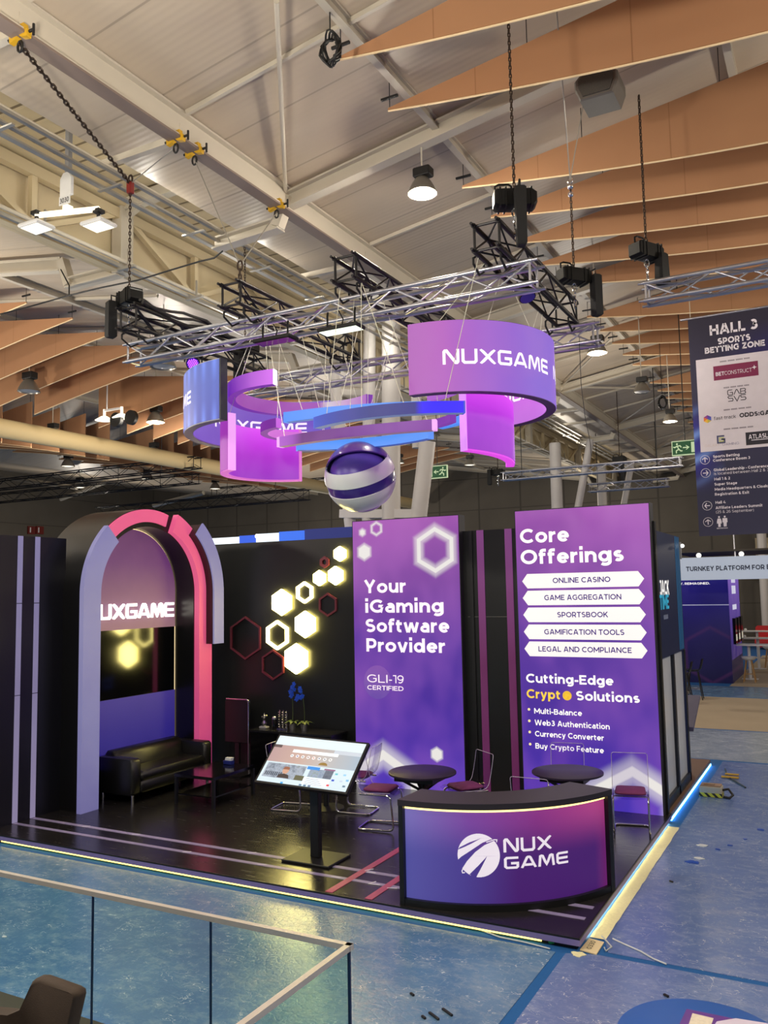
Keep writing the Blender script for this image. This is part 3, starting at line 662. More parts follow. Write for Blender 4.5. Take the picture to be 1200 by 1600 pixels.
a = on_y(920, 768, 26.0); truss('aluminium_truss', a, tuple(a+Vector((3.0, 0, 0))), 'faint distant truss above the right tower', M_ALU, s=.3)
hang(bpy.data.objects['aluminium_truss.004'], a, 3.0)
for (px, py, Y, L, lab) in ((-60, 770, 18, 14, 'long dark truss highest in the far background behind the arch'), (-60, 790, 20, 15, 'long dark truss in the middle of the far background behind the arch'), (150, 806, 22, 12, 'long dark truss lowest in the far background, left of the globe'), (330, 775, 28, 9, 'short dark truss in the far background beneath the sails')):
    a = on_y(px, py, Y); hang(truss('black_truss', a, tuple(a+Vector((L, 0, 0))), lab, M_STEELB, s=.42, pitch=.8), a, L, 9.2)
# hanging cable tray rods and poles in the far left
for (x0, y0, x1, y1, Y, lab) in ((95, 780, 168, 752, 27, 'grey pipe sloping up above the red wall signs'), (240, 790, 318, 770, 26, 'grey pipe sloping up behind the arch top'), (0, 745, 120, 762, 25, 'grey pipe across the far left')):
    mb = MB(); mb.cyl(on_y(x0, y0, Y), on_y(x1, y1, Y), .12, 10); tag(mb.build('ceiling_pipe', M_TRAY, smooth=50), lab, 'pipe')

# ------------------------------------------------------------------ chains and hoists
def chain(mb, p, q, r=.008, link=.05):
    p = Vector(p); q = Vector(q); d = q-p; n = max(2, int(d.length/link)); d.normalize(); a = d.orthogonal().normalized(); b = d.cross(a)
    for i in range(n):
        c = p+d*(i+.5)*((q-p).length/n); s = a if i % 2 else b
        L = link*.62; w = link*.26
        mb.tube([c+d*L+s*w*.4, c+d*L*.6+s*w, c-d*L*.6+s*w, c-d*L+s*w*.4, c-d*L-s*w*.4, c-d*L*.6-s*w, c+d*L*.6-s*w, c+d*L-s*w*.4], r, 5, closed=True)
def shackle(mb, c, s=.05):
    c = Vector(c); mb.tube([c+Vector((s*.6*cos(t), 0, s*sin(t))) for t in [2*pi*i/10 for i in range(10)]], s*.22, 6, closed=True)
def hoist(c, label, bag, top, chain_r=.007, link=.045, rz_=0.0, baglen=.42, turn=0):
    """electric chain hoist: c = centre of its body; bag = offset of the chain bag; top = where its chain goes"""
    c = Vector(c); t = thing('chain_hoist', label, 'hoist', c); R = Matrix.Rotation(turn, 3, 'Z')
    def T(u, v, w): return c+R @ Vector((u, v, w))
    mb = MB(); mb.prism([(-.22, -.07), (-.19, -.09), (.19, -.09), (.22, -.06), (.22, .05), (.17, .09), (-.19, .09), (-.22, .07)], -.1, .1, bev=.015, f=lambda u, v, w: T(u, w, v)); mb.build('motor_body', M_BLKPLAST, t, 40)
    mb = MB()
    for s in (-.16, -.1, .1, .16): mb.prism([(s-.008, -.1), (s+.008, -.1), (s+.008, .1), (s-.008, .1)], -.108, .108, f=lambda u, v, w: T(u, w, v))
    mb.build('cooling_ribs', M_BLKPLAST, t)
    mb = MB(); mb.tube([T(-.2, 0, .09), T(-.2, 0, .15), T(-.16, 0, .17), T(-.06, 0, .17), T(-.03, 0, .15), T(-.03, 0, .09)], .012, 8); mb.build('carry_handle', M_BLKPLAST, t, 60)
    mb = MB(); b = T(*bag); k = R
    prof = [(-.055, -.055), (.055, -.055), (.055, .055), (-.055, .055)]
    mb.prism(prof, -baglen, 0, bev=.02, f=lambda u, v, w: b+R @ Vector((u*(1+.25*sin(-w*6)), v*(1+.2*sin(-w*5)), w))); mb.build('chain_bag', M_BAG, t, 50)
    mb = MB(); mb.tube([b+Vector((0, 0, -.02)), b+Vector((0, 0, .08)), T(bag[0]*.5, bag[1]*.5, .02)], .012, 6); mb.build('bag_strap', M_BAG, t)
    mb = MB(); chain(mb, c+Vector((0, 0, .1)), top, chain_r, link); mb.build('chain', M_CHAIN, t, 50)
    mb = MB(); shackle(mb, c+Vector((0, 0, -.14)), .05); chain(mb, c+Vector((0, 0, -.17)), c+Vector((0, 0, -.42)), .008, .05); mb.build('load_hook', M_CHROME, t, 50)
    return t
def hpos(px, py, Y): return on_y(px, py, Y)
H1 = hpos(202, 466, .85); hoist(H1, 'black chain hoist above the left end of the rig with its bag hanging at left', (-.2, -.16, -.02), (H1.x, H1.y, 8.37), turn=radians(-20), baglen=.5)
H2 = hpos(804, 313, .9); hoist(H2, 'black chain hoist at the front right of the rig with its bag in front', (.03, -.17, .06), (H2.x, H2.y, 9.28), turn=radians(28), baglen=.62)
H3 = hpos(897, 432, 3.35); hoist(H3, 'black chain hoist at the back right of the rig with its bag at right', (.26, -.1, .02), (H3.x, H3.y, 8.15), turn=radians(50), baglen=.55)
H4 = hpos(1010, 394, 3.3); hoist(H4, 'black chain hoist on the truss at the upper right edge', (.15, -.1, -.02), (H4.x, H4.y, 9.05), turn=radians(60), baglen=.4)
H5 = hpos(383, 545, 3.3); hoist(H5, 'black chain hoist half hidden behind the front truss at left centre', (-.02, -.14, -.05), (H5.x, H5.y, 8.4), baglen=.5)
a = on_y(695, 728, 16); 
# distant hoists
H6 = hpos(778, 738, 18.1); hoist(H6, 'small dark hoist at the left end of the distant pale truss', (-.25, -.1, .1), (H6.x, H6.y, roof(H6.x)-.01), baglen=.5)
H7 = hpos(968, 718, 20.0); hoist(H7, 'small dark hoist hanging left of the hall banner among the knees', (.1, -.1, .1), (H7.x, H7.y, roof(H7.x)-.08), baglen=.8)
# beam clamps with slings
def clamp(x, y, z, label):
    t = thing('beam_clamp', label, 'clamp', (x, y, z), 'yellow beam clamps')
    mb = MB()
    for s in (-1, 1): mb.prism([(0, 0), (.09, -.02), (.1, .06), (.05, .07), (.04, .14), (-.02, .14), (-.03, .03)], -.03, .03, f=lambda u, v, w: (x+s*u+s*.04, y+w, z+v-.06))
    mb.build('jaws', M_YELLOW, t)
    mb = MB(); mb.cyl((x-.18, y, z-.02), (x+.2, y, z-.02), .016, 8); mb.cyl((x+.2, y, z+.04), (x+.2, y, z-.08), .014, 6); shackle(mb, (x, y, z-.14), .06); mb.build('screw', M_CABLE, t, 50)
cl = []
for (px, py), lab in (((32, 45), 'yellow beam clamp at the top left corner holding the heavy chain'), ((275, 202), 'yellow beam clamp on the main beam, upper of the neighbouring two'), ((304, 217), 'yellow beam clamp on the main beam, lower of the neighbouring two'), ((432, 305), 'yellow beam clamp at the roof knee near the middle')):
    q = on_x(px, py, -5.0); cl.append(q); clamp(-5.0, q.y, 8.68, lab)
hk = Vector((H1.x, H1.y, 8.37))
def sling(p, q, label, r=.008, heavy=False):
    mb = MB()
    if heavy: chain(mb, p, q, .012, .07)
    else: mb.cyl(p, q, r, 6)
    tag(mb.build('sling_chain' if heavy else 'wire_sling', M_CHAIN if heavy else M_TRAY, smooth=50), label, 'chain' if heavy else 'sling')
sling((-5, cl[0].y, 8.56), hk+Vector((0, 0, .04)), 'heavy rusty chain slanting down from the top left corner', heavy=True)
sling((-5, cl[1].y, 8.56), hk+Vector((0, 0, .04)), 'thin wire sling from the left hook up to the main beam')
b1 = Vector((-4.15, .85, 6.9))
sling((-5, cl[2].y, 8.56), b1, 'wire sling from the main beam to the second black truss, left leg of its bridle')
sling((-5, cl[3].y, 8.56), b1, 'wire sling from the roof knee to the second black truss, right leg of its bridle')
mb = MB(); shackle(mb, b1, .06); chain(mb, b1+Vector((0, 0, -.05)), b1+Vector((0, 0, -.3)), .012, .06); tag(mb.build('hook_chain', M_CHAIN, smooth=50), 'short chain and shackle over the second black truss', 'chain')
def hookblock(c, label):
    t = thing('chain_hook', label, 'hook', c); c = Vector(c)
    mb = MB(); mb.box(c+Vector((-.04, -.04, -.1)), c+Vector((.04, .04, .06)), .01); mb.build('hook_block', M_RED, t)
    mb = MB(); shackle(mb, c+Vector((0, 0, .1)), .06); mb.build('shackle', M_CHAIN, t, 50)
hookblock(hk, 'dark red hook block under the left bridle'); hookblock((H2.x, H2.y, 9.32), 'red hook block at the top edge above the right hoist')
j = Vector((H3.x, H3.y, 8.2)); p1 = on_y(870, 6, 3.13); p2 = on_y(905, 20, 3.2)
sling(on_y(869, 5, 1.7), j, 'wire sling left of the grey air vent, left leg of the bridle'); sling(on_y(925, 85, 3.1), j, 'wire sling beside the grey air vent, right leg of the bridle')
mb = MB(); shackle(mb, j, .05); mb.sphere(j+Vector((0, 0, -.09)), .045, 12, 8); mb.sphere(j+Vector((0, 0, -.2)), .04, 12, 8); tag(mb.build('bridle_hook', M_CHROME, smooth=60), 'chrome swivel hook below the grey air vent', 'hook')

# grey air vent box
t = thing('air_vent', 'dark grey tapered vent box between two sails at the upper right', 'vent', on_y(937, 140, 2.75)); q = on_y(937, 139, 2.75)
mb = MB(); pr = [(-.2, -.2), (.2, -.2), (.26, -.05), (.26, .06), (.12, .2), (-.12, .2), (-.26, .06), (-.26, -.05)]
mb.prism([(u, v) for u, v in pr], -.2, .25, bev=.02, f=lambda u, v, w: (q.x+u, q.y+w, q.z+v)); mb.build('vent_casing', mat('dark_grey_sheet_metal', (108, 104, 98), .5, .3), t)
mb = MB(); mb.prism([(u*.8, v*.8) for u, v in pr], -.215, -.2, f=lambda u, v, w: (q.x+u, q.y+w, q.z+v)); mb.build('vent_face', mat('vent_mesh', (80, 78, 74), .6, .3, scale=90, var=.4), t)
mb = MB(); mb.cyl((q.x, q.y, q.z+.2), (q.x, q.y, rz(q.x)), .03, 8); mb.build('bracket', M_TRAY, t)
# coils of cable
def coil(c, r, label, tilt=.3):
    mb = MB(); rnd = random.Random(3)
    for k in range(5):
        rr = r*(1-.07*k); mb.tube([Vector(c)+Vector((rr*.62*cos(a)*1.0+rnd.uniform(-.01, .01), .05*sin(3*a+k)+k*.01, rr*sin(a)+rnd.uniform(-.01, .01))) for a in [2*pi*i/22 for i in range(22)]], .012, 6, closed=True)
    mb.cyl(Vector(c)+Vector((0, 0, r*.9)), (c[0], c[1], roof(c[0])-.06), .008, 5)
    tag(mb.build('cable_coil', M_CABLE, smooth=60), label, 'cable coil')
coil(on_y(516, 76, .35), .19, 'black coil of cable hanging from the purlin at the top'); coil(on_y(1035, 629, 14), .17, 'small black coil of cable between lamps left of the banner')
# loose cables across the left
mb = MB(); pts = [on_y(x, y, 3.0) for x, y in ((0, 491), (50, 478), (110, 461), (160, 449), (215, 438), (270, 421), (310, 409), (335, 403), (348, 392))]; mb.tube(pts, .014, 6)
tag(mb.build('slack_cable', M_CABLE, smooth=60), 'slack black cable strung across the left above the hoist', 'cable')
mb = MB(); mb.tube([on_y(x, y, 3.0) for x, y in ((95, 421), (108, 446), (108, 460))], .012, 6); tag(mb.build('drop_cable', M_CABLE, smooth=60), 'short black cable dropping from the roof knee at left', 'cable')
mb = MB(); mb.tube([on_y(x, y, 3.5) for x, y in ((905, 528), (908, 600), (914, 650), (922, 690), (924, 715))], .005, 6); tag(mb.build('drop_cable', M_CABLE, smooth=60), 'thin cable hanging from the back right truss corner', 'cable')
# black cable loom laid on the left black truss
mb = MB(); rnd = random.Random(5)
for k in range(5):
    mb.tube([(-5.82+.05*k+rnd.uniform(-.04, .04), .75+.24*i, ZT+.34+.05*sin(i*.9+k)+.02*k) for i in range(11)], .022, 6)
tag(mb.build('cable_loom', M_CABLE, smooth=60), 'thick black loom of cables lying on the left black truss', 'cable')
# lights on the rig
def floodbar(px, py, label, lit):
    q = on_y(px, py, .84); t = thing('led_flood', label, 'floodlight', q)
    mb = MB(); mb.prism([(-.26, -.1), (.26, -.1), (.26, .1), (-.26, .1)], 0, .045, bev=.01, f=lambda u, v, w: (q.x+u, q.y+v, q.z+w)); mb.build('housing', M_BLKPLAST, t)
    mb = MB(); mb.box((q.x-.24, q.y-.085, q.z-.006), (q.x+.24, q.y+.085, q.z+.001)); mb.build('led_face', emit('led_flood_face', (235, 245, 225), 1.4) if lit else M_BLACKG, t)
    for s in (-.18, .18): mb = MB(); mb.tube([(q.x+s, q.y, q.z+.04), (q.x+s, q.y, ZT-.26), (q.x+s, q.y+.01, ZT-.215)], .012, 6); mb.build('yoke_arm', M_BLKPLAST, t, 50)
    mb = MB(); mb.tube([(q.x, q.y, q.z+.04), (q.x+.03, q.y, q.z+.13), (q.x-.03, q.y, ZT-.22)], .008, 6); mb.build('power_lead', M_BLKPLAST, t, 50)
floodbar(430, 534, 'flat black LED flood under the front truss, left one with its face dark', False); floodbar(533, 517, 'flat black LED flood under the front truss, right one shining', True)
def par(px, py, Y, label, aim, col, lit):
    q = on_y(px, py, Y); t = thing('par_light', label, 'spotlight', q); d = Vector(aim).normalized()
    mb = MB(); mb.cyl(q-d*.1, q+d*.06, .085, 18, .1); mb.cyl(q-d*.16, q-d*.1, .05, 14, .085); mb.build('lamp_can', M_BLKPLAST, t, 50)
    mb = MB(); mb.cyl(q+d*.061, q+d*.066, .088, 18); f = mb.build('lens', emit('par_lens_'+label.split()[0], col, .5 if lit else .15), t)
    if lit:
        mb = MB(); a = d.orthogonal().normalized(); b = d.cross(a)
        for i in range(-3, 4):
            for j in range(-3, 4):
                if i*i+j*j < 11: mb.sphere(q+d*.068+a*i*.022+b*j*.022, .008, 6, 4)
        mb.build('led_dots', emit('par_led_dots', (190, 90, 255), 3), f, world=False)
    mb = MB(); s = d.cross(Vector((0, 0, 1))).normalized()*.12; mb.tube([q+s, q+s+Vector((0, 0, .16)), q-s+Vector((0, 0, .16)), q-s], .012, 6); mb.cyl(q+Vector((0, 0, .16)), q+Vector((0, 0, .28)), .025, 8); mb.build('yoke', M_BLKPLAST, t, 50)
par(302, 566, 1.9, 'purple-glowing spotlight above the blue left sign', (.45, -.6, -.55), (70, 20, 190), True)
par(822, 459, 2.0, 'dark spotlight with a bluish rim under the right black truss', (.3, -.2, -.8), (60, 50, 170), False)

# ------------------------------------------------------------------ hanging sign rings
def ray_cyl(px, py, c, r, far=False):
    d = ray((px, py)); ox, oy = CAM.x-c[0], CAM.y-c[1]; A = d.x**2+d.y**2; B = ox*d.x+oy*d.y; Cq = ox*ox+oy*oy-r*r
    D = sqrt(max(0, B*B-A*Cq)); t = (-B+D)/A if far else (-B-D)/A
    q = CAM+d*t; return degrees(atan2(q.y-c[1], q.x-c[0])), q.z
def onc(c, r): return lambda a, z: Vector((c[0]+r*cos(radians(a)), c[1]+r*sin(radians(a)), z))
M_GREYEDGE = mat('grey_sign_edge', (165, 165, 172), .5); M_DARKEDGE = mat('dark_sign_edge', (42, 34, 52), .5)
def lit_mat(name, axis, lo, hi, stops, blot=(255, 190, 255), amount=.15, base=(60, 40, 70), s=1.0, streak=None):
    m, g, p = newmat(name); co = g.coord(); v = g.sep(co)['XYZ'.index(axis)]
    col = g.ramp(g.rng(v, lo, hi), [(a, lin(c)) for a, c in stops]); n = g.noise(co, 1.8, 2)
    col = g.mix(g.m('MULTIPLY', g.rng(n, .35, .7), amount), col, lin(blot))
    p.inputs['Base Color'].default_value = lin(base); p.inputs['Roughness'].default_value = .6
    g.put(p.inputs['Emission Color'], col); p.inputs['Emission Strength'].default_value = s; return m
def led_streak_mat():
    m, g, p = newmat('blue_backlit_fabric'); co = g.coord(); x, y, z = g.sep(co)
    ang = g.m('ARCTAN2', g.m('SUBTRACT', y, 2.15), g.m('SUBTRACT', x, -4.33))
    st = g.m('POWER', g.rng(g.m('SINE', g.m('MULTIPLY', ang, 44)), -1, 1), 2.0)
    zz = g.m('ABSOLUTE', g.m('SUBTRACT', z, 5.375)); e = g.m('MULTIPLY', st, g.rng(zz, .1, .34, .12, .75))
    col = g.mix(e, g.ramp(g.rng(z, 5, 5.75), [(0, lin((76, 84, 176))), (.5, lin((84, 98, 184))), (1, lin((88, 108, 190)))]), lin((120, 150, 250)))
    p.inputs['Base Color'].default_value = lin((40, 45, 80)); g.put(p.inputs['Emission Color'], col); p.inputs['Emission Strength'].default_value = .95; return m
def wires(t, pts, r=.004):
    """thin steel wires, each a part, from points up to the nearest chord of the black trusses"""
    for q, aim in pts:
        ax_ = q[0] if not aim else aim[0]
        xc = min((-5.7, -5.97, -4.02, -4.29, -2.42, -2.69, -.74, -1.01), key=lambda v: abs(v-ax_))
        mb = MB(); mb.cyl(q, (xc, min(3.4, max(.8, q[1])), ZT+.05), r, 5); mb.build('suspension_wire', M_WIRE, t)
# big left sign
cL, rL = (-4.33, 2.15), 1.39; A0, A1 = 96, 267.3
t = thing('ring_sign', 'big blue curved hanging sign at the left, pale lettering inside', 'hanging sign', (*cL, 5.0))
MB().arc(cL, rL-.115, rL, 5.0, 5.76, A0, A1, 64).build('frame', M_GREYEDGE, t, 40)
MB().arc(cL, rL+.001, rL+.006, 5.012, 5.75, A0, A1-.2, 64).build('outer_fabric', led_streak_mat(), t, 40)
MB().arc(cL, rL-.122, rL-.116, 5.012, 5.75, A0+.2, A1-.2, 64).build('inner_fabric', lit_mat('violet_inner_fabric', 'X', -5.7, -4.2, [(0, (118, 84, 184)), (.5, (112, 78, 188)), (1, (82, 78, 186))], (150, 130, 220)), t, 40)
q = onc(cL, rL); mb = MB(); a = radians(A1+.3)
mb.arc(cL, rL-.118, rL+.004, 5.0, 5.76, A1, A1+.9, 2); mb.build('end_cap', mat('dark_end_cap', (40, 44, 56), .5), t)
aN, zN = ray_cyl(336, 668, cL, rL-.125, True); aN %= 360; aE, zE = ray_cyl(480, 673.5, cL, rL-.125, True); zT = ray_cyl(479, 659, cL, rL-.125, True)[1]
logo('NUXGAME', lambda u, v: onc(cL, rL-.128)(u, v), aN, aE, 5.27, .165, E_WHITE, t)
aE, z0 = ray_cyl(298.5, 632, cL, rL+.008); z1 = ray_cyl(298.5, 609, cL, rL+.008)[1]
logo('NUXGAME', onc(cL, rL+.009), aE-56, aE, 5.30, .165, E_WHITE, t)
# big right sign
cR, rR = (-1.89, 2.1), 1.2; B0, B1 = -90.5, 84
t = thing('ring_sign', 'big purple curved hanging sign at the right with white lettering', 'hanging sign', (*cR, 5.0))
MB().arc(cR, rR-.11, rR, 5.0, 5.79, B0, B1, 64).build('frame', mat('mauve_sign_edge', (92, 60, 104), .55), t, 40)
MB().arc(cR, rR+.001, rR+.006, 5.006, 5.785, B0, B1, 64).build('outer_fabric', lit_mat('purple_outer_fabric', 'X', -1.95, -.7, [(0, (164, 78, 168)), (.35, (176, 92, 184)), (.7, (152, 92, 200)), (1, (124, 92, 205))], (170, 110, 190), .25), t, 40)
MB().arc(cR, rR-.117, rR-.111, 5.006, 5.785, B0, B1, 64).build('inner_fabric', lit_mat('pink_inner_fabric', 'Z', 5, 5.78, [(0, (190, 110, 215)), (.5, (205, 100, 225)), (1, (190, 90, 210))], (230, 160, 240)), t, 40)
a0, z0 = ray_cyl(692, 569, cR, rR+.008); a1, z1 = ray_cyl(856, 583, cR, rR+.008)
zb = 5.345
logo('NUXGAME', onc(cR, rR+.009), a0, a1, 5.30, .165, E_WHITE, t)
a2, _ = ray_cyl(864.5, 585, cR, rR+.008); logo('NUXGAME', onc(cR, rR+.009), a2, a2+(a1-a0), 5.30, .165, E_WHITE, t)
a3, _ = ray_cyl(783, 625, cR, rR-.12, True); logo('NUXGAME', onc(cR, rR-.12), a3, a3-(a1-a0), 5.30, .165, E_WHITE, t)
wires(t, [((cR[0]+1.15*cos(a), cR[1]+1.15*sin(a), 5.78), (cR[0]+.9*cos(a), cR[1]+.9*sin(a))) for a in (-1.3, -.3, .8)])
# magenta lower panels
def mag(name, lo, hi, z0, z1): return lit_mat(name, 'Z', z0, z1, [(0, (150, 48, 190)), (.45, (172, 40, 200)), (.8, (208, 60, 232)), (1, (226, 80, 244))], (200, 120, 225), .22)
cP, rP = (-4.43, 2.07), .79
t = thing('curved_light_panel', 'magenta curved hanging panel under the left sign, hollow side to the viewer', 'hanging panel', (*cP, 4.48))
MB().arc(cP, rP-.1, rP, 4.48, 5.22, 102.5, 248.3, 48).build('frame', emit('pink_panel_frame', (216, 110, 200), .85), t, 40)
MB().arc(cP, rP-.106, rP-.101, 4.5, 5.215, 103, 248, 48).build('inner_fabric', mag('magenta_fabric_lower', -5.2, -4, 4.48, 5.22), t, 40)
MB().arc(cP, rP+.001, rP+.006, 4.49, 5.215, 103, 248, 48).build('outer_fabric', emit('magenta_outer_fabric', (170, 60, 180), .8), t, 40)
MB().arc(cP, rP-.105, rP+.005, 4.48, 5.225, 248.2, 249, 2).build('end_cap', emit('pale_pink_end_cap', (232, 160, 234), 1.0), t)
wires(t, [(onc(cP, .74)(243, 5.22), onc(cP, .6)(240, 6)[:2])])
cQ, rQ = (-2.985, 2.106), 1.729
aa, _ = ray_cyl(719, 706, cQ, rQ); 
aL = degrees(atan2(on_z(719, 706, 4.42).y-cQ[1], on_z(719, 706, 4.42).x-cQ[0])); aR = degrees(atan2(on_z(793, 730, 4.42).y-cQ[1], on_z(793, 730, 4.42).x-cQ[0]))
t = thing('curved_light_panel', 'magenta curved hanging panel under the right sign', 'hanging panel', (*cQ, 4.42))
MB().arc(cQ, rQ-.1, rQ, 4.42, 5.16, min(aL, aR), max(aL, aR), 40).build('frame', emit('magenta_panel_frame', (222, 70, 226), .95), t, 40)
MB().arc(cQ, rQ+.001, rQ+.006, 4.44, 5.15, min(aL, aR)+.2, max(aL, aR)-.2, 40).build('outer_fabric', lit_mat('magenta_fabric_right', 'Z', 4.42, 5.16, [(0, (150, 42, 196)), (.5, (160, 40, 205)), (.75, (196, 58, 226)), (1, (222, 70, 240))], (205, 80, 235), .2), t, 40)
MB().arc(cQ, rQ-.104, rQ+.004, 4.42, 5.16, min(aL, aR)-.4, min(aL, aR), 2).build('end_cap', emit('pale_violet_end_cap', (216, 140, 236), 1.0), t)
wires(t, [(onc(cQ, 1.68)(min(aL, aR)+3, 5.16), 0), (onc(cQ, 1.68)(max(aL, aR)-3, 5.16), 0)])
# thin rings
def ring(label, c, r, z, h, a0, a1, m_out, m_in, m_under, m_cap=None, th=.09, wa=(), name='light_ring', far_cap=True):
    t = thing(name, label, 'hanging ring', (*c, z))
    MB().arc(c, r-th, r, z, z+h, a0, a1, 56).build('ring_body', m_under, t, 40)
    MB().arc(c, r+.001, r+.004, z+.002, z+h, a0, a1, 56).build('outer_fabric', m_out, t, 40)
    MB().arc(c, r-th-.004, r-th-.001, z+.002, z+h, a0, a1, 56).build('inner_fabric', m_in, t, 40)
    if m_cap:
        if far_cap: MB().arc(c, r-th-.003, r+.003, z, z+h+.002, a0-.6, a0, 2).build('end_cap', m_cap, t)
        MB().arc(c, r-th-.003, r+.003, z, z+h+.002, a1, a1+.6, 2).build('end_cap', m_cap, t)
    mb = MB()
    for a in wa:
        q = onc(c, r-th/2)(a, z+h); k = .82
        wires(t, [(q, (c[0]+(q.x-c[0])*k+.05, c[1]+(q.y-c[1])*k))])
    return t
ring('upper purple hanging ring, open towards the front with a glowing white end', (-4.06, 2.13), 1.02, 5.44, .19, 57, 281,
     lit_mat('purple_ring_outer', 'X', -5.1, -3.9, [(0, (72, 10, 200)), (.35, (96, 14, 160)), (.65, (150, 70, 190)), (1, (206, 100, 232))], amount=.05),
     lit_mat('lilac_ring_inner', 'X', -5.0, -3.5, [(0, (150, 70, 165)), (.4, (150, 72, 170)), (.5, (206, 196, 208)), (.68, (196, 160, 200)), (1, (160, 90, 178))], amount=.05),
     emit('purple_ring_under', (112, 44, 160), .8), emit('white_ring_end', (255, 248, 255), 1.3), .1, (75, 130, 275, 230), far_cap=False)
cS = (-4.0, 2.06)
ring('small purple ring in front of the lettering of the blue sign', cS, .6, 4.98, .12, 70, 264, emit('plum_ring_outer', (118, 44, 150), .8), emit('pink_ring_inner', (200, 110, 205), .9), emit('plum_ring_under', (130, 60, 160), .75), emit('orchid_ring_end', (190, 96, 210), 1), .09, (262, 100))
aL2 = degrees(atan2(on_z(492, 668, 4.7).y-2.07, on_z(492, 668, 4.7).x+2.19))
ring('dark blue hanging ring arc passing in front, upper right of the globe', (-2.19, 2.07), 1.66, 4.70, .125, -116, -53.5, 
     lit_mat('navy_ring_outer', 'X', -2.95, on_z(660, 645, 4.7).x, [(0, (48, 76, 196)), (.3, (40, 64, 160)), (.6, (40, 50, 128)), (.94, (40, 48, 130)), (.97, (36, 30, 220)), (1, (34, 14, 255))], amount=.03, base=(20, 20, 40)),
     emit('blue_ring_inner', (80, 130, 240), .9), emit('blue_ring_under', (120, 140, 190), .6), emit('navy_ring_end', (60, 80, 190), 1), .09, (-110, -92, -75, -60))
def arc3(pts, z):
    """centre and radius of a circle through three picture points lying at height z"""
    (ax, ay), (bx, by), (cx, cy) = [on_z(x, y, z)[:2] for x, y in pts]
    d = 2*(ax*(by-cy)+bx*(cy-ay)+cx*(ay-by)); ux = ((ax*ax+ay*ay)*(by-cy)+(bx*bx+by*by)*(cy-ay)+(cx*cx+cy*cy)*(ay-by))/d
    uy = ((ax*ax+ay*ay)*(cx-bx)+(bx*bx+by*by)*(ax-cx)+(cx*cx+cy*cy)*(bx-ax))/d; r = hypot(ax-ux, ay-uy)
    A = [degrees(atan2(y-uy, x-ux)) for x, y in ((ax, ay), (bx, by), (cx, cy))]
    while A[1]-A[0] > 180: A[1] -= 360
    while A[1]-A[0] < -180: A[1] += 360
    while A[2]-A[1] > 180: A[2] -= 360
    while A[2]-A[1] < -180: A[2] += 360
    return (ux, uy), r, min(A[0], A[2]), max(A[0], A[2])
E_SKY = lit_mat('sky_blue_ring', 'X', -4, -1, [(0, (72, 148, 250)), (1, (86, 150, 235))], (110, 170, 255), .1)
c, r, a, b = arc3(((447, 659.5), (560, 648), (668, 643)), 4.98)
ring('light blue hanging ring arc behind the dark blue one', c, r, 4.98, .125, a, b, E_SKY, E_SKY, emit('sky_ring_under', (70, 110, 190), .8), E_SKY, .09, tuple(a+(b-a)*k for k in (.12, .4, .6)))
c, r, a, b = arc3(((465, 705), (600, 698.5), (676, 686.5)), 4.72)
ring('light blue hanging ring arc low behind the globe', c, r, 4.72, .125, a, b, E_SKY, E_SKY, emit('sky_ring_under', (60, 90, 170), .8), E_SKY, .09, (a+(b-a)*.8,))
c, r, a, b = arc3(((437, 698), (560, 681.5), (675, 672)), 4.66)
ring('long violet hanging ring arc crossing just above the globe', c, r, 4.66, .12, a, b, lit_mat('violet_ring_outer', 'X', -3.8, -1.9, [(0, (170, 84, 200)), (.12, (150, 66, 180)), (.2, (88, 28, 112)), (.6, (106, 42, 138)), (1, (120, 52, 150))], amount=.06),
     emit('violet_ring_inner', (200, 110, 210), .9), emit('violet_ring_under', (170, 130, 160), .5), emit('lilac_ring_end', (222, 160, 228), 1), .09, tuple(a+(b-a)*k for k in (.02, .5, .97)))
for px, py, Y, m, lab in ((689, 661, 3.2, (120, 55, 160), 'short violet ring end left of the right magenta panel'), (710, 660, 3.6, (80, 140, 240), 'short blue ring end peeking out beside the right magenta panel'), (692, 617, 3.4, (160, 90, 190), 'short mauve ring end under the big right sign')):
    q = on_y(px, py, Y); t = thing('light_ring', lab, 'hanging ring', q)
    MB().arc((q.x-.6, q.y-1.2), 1.29, 1.38, q.z-.05, q.z+.06, 50, 75, 12).build('ring_body', emit('ring_end_'+lab.split()[1], m, .95), t, 40)
    wires(t, [(q+Vector((-.02, .0, .05)), 0)])

# ------------------------------------------------------------------ striped globe
gc = on_y(563, 745, 2.2); gr = 56/FPX*((gc-CAM).dot(FW))
t = thing('striped_globe', 'hanging globe with white and dark purple swirling bands', 'globe', gc)
M_GP = mat('globe_deep_purple', (58, 34, 128), .3, var=.05, coat=.3); M_GW = mat('globe_white_band', (226, 232, 226), .3, var=.03, coat=.3)
tocam = (CAM-gc); tocam.z = 0; tocam.normalize(); rgt = Vector((0, 0, 1)).cross(tocam)*-1
rgt = RT.copy(); rgt.z = 0; rgt.normalize()
ax = (Vector((0, 0, 1))*cos(radians(29))+tocam*sin(radians(29))).normalized(); ax = (ax*cos(radians(13))-rgt*sin(radians(13))).normalized()
xa = rgt-ax*rgt.dot(ax); xa.normalize(); ya = ax.cross(xa); RM = Matrix((xa, ya, ax)).transposed()
def zone(name, l0, l1, r, m, th=.02, RMx=None):
    n = max(4, int((l1-l0)/4)); prof = [(r*cos(radians(l0+(l1-l0)*i/n)), r*sin(radians(l0+(l1-l0)*i/n))) for i in range(n+1)]
    prof += [((r-th)*cos(radians(l0+(l1-l0)*i/n)), (r-th)*sin(radians(l0+(l1-l0)*i/n))) for i in range(n, -1, -1)]; prof.append(prof[0])
    mb = MB(); mb.lathe(prof, 56, gc, M=RMx or RM); return mb.build(name, m, t, 40)
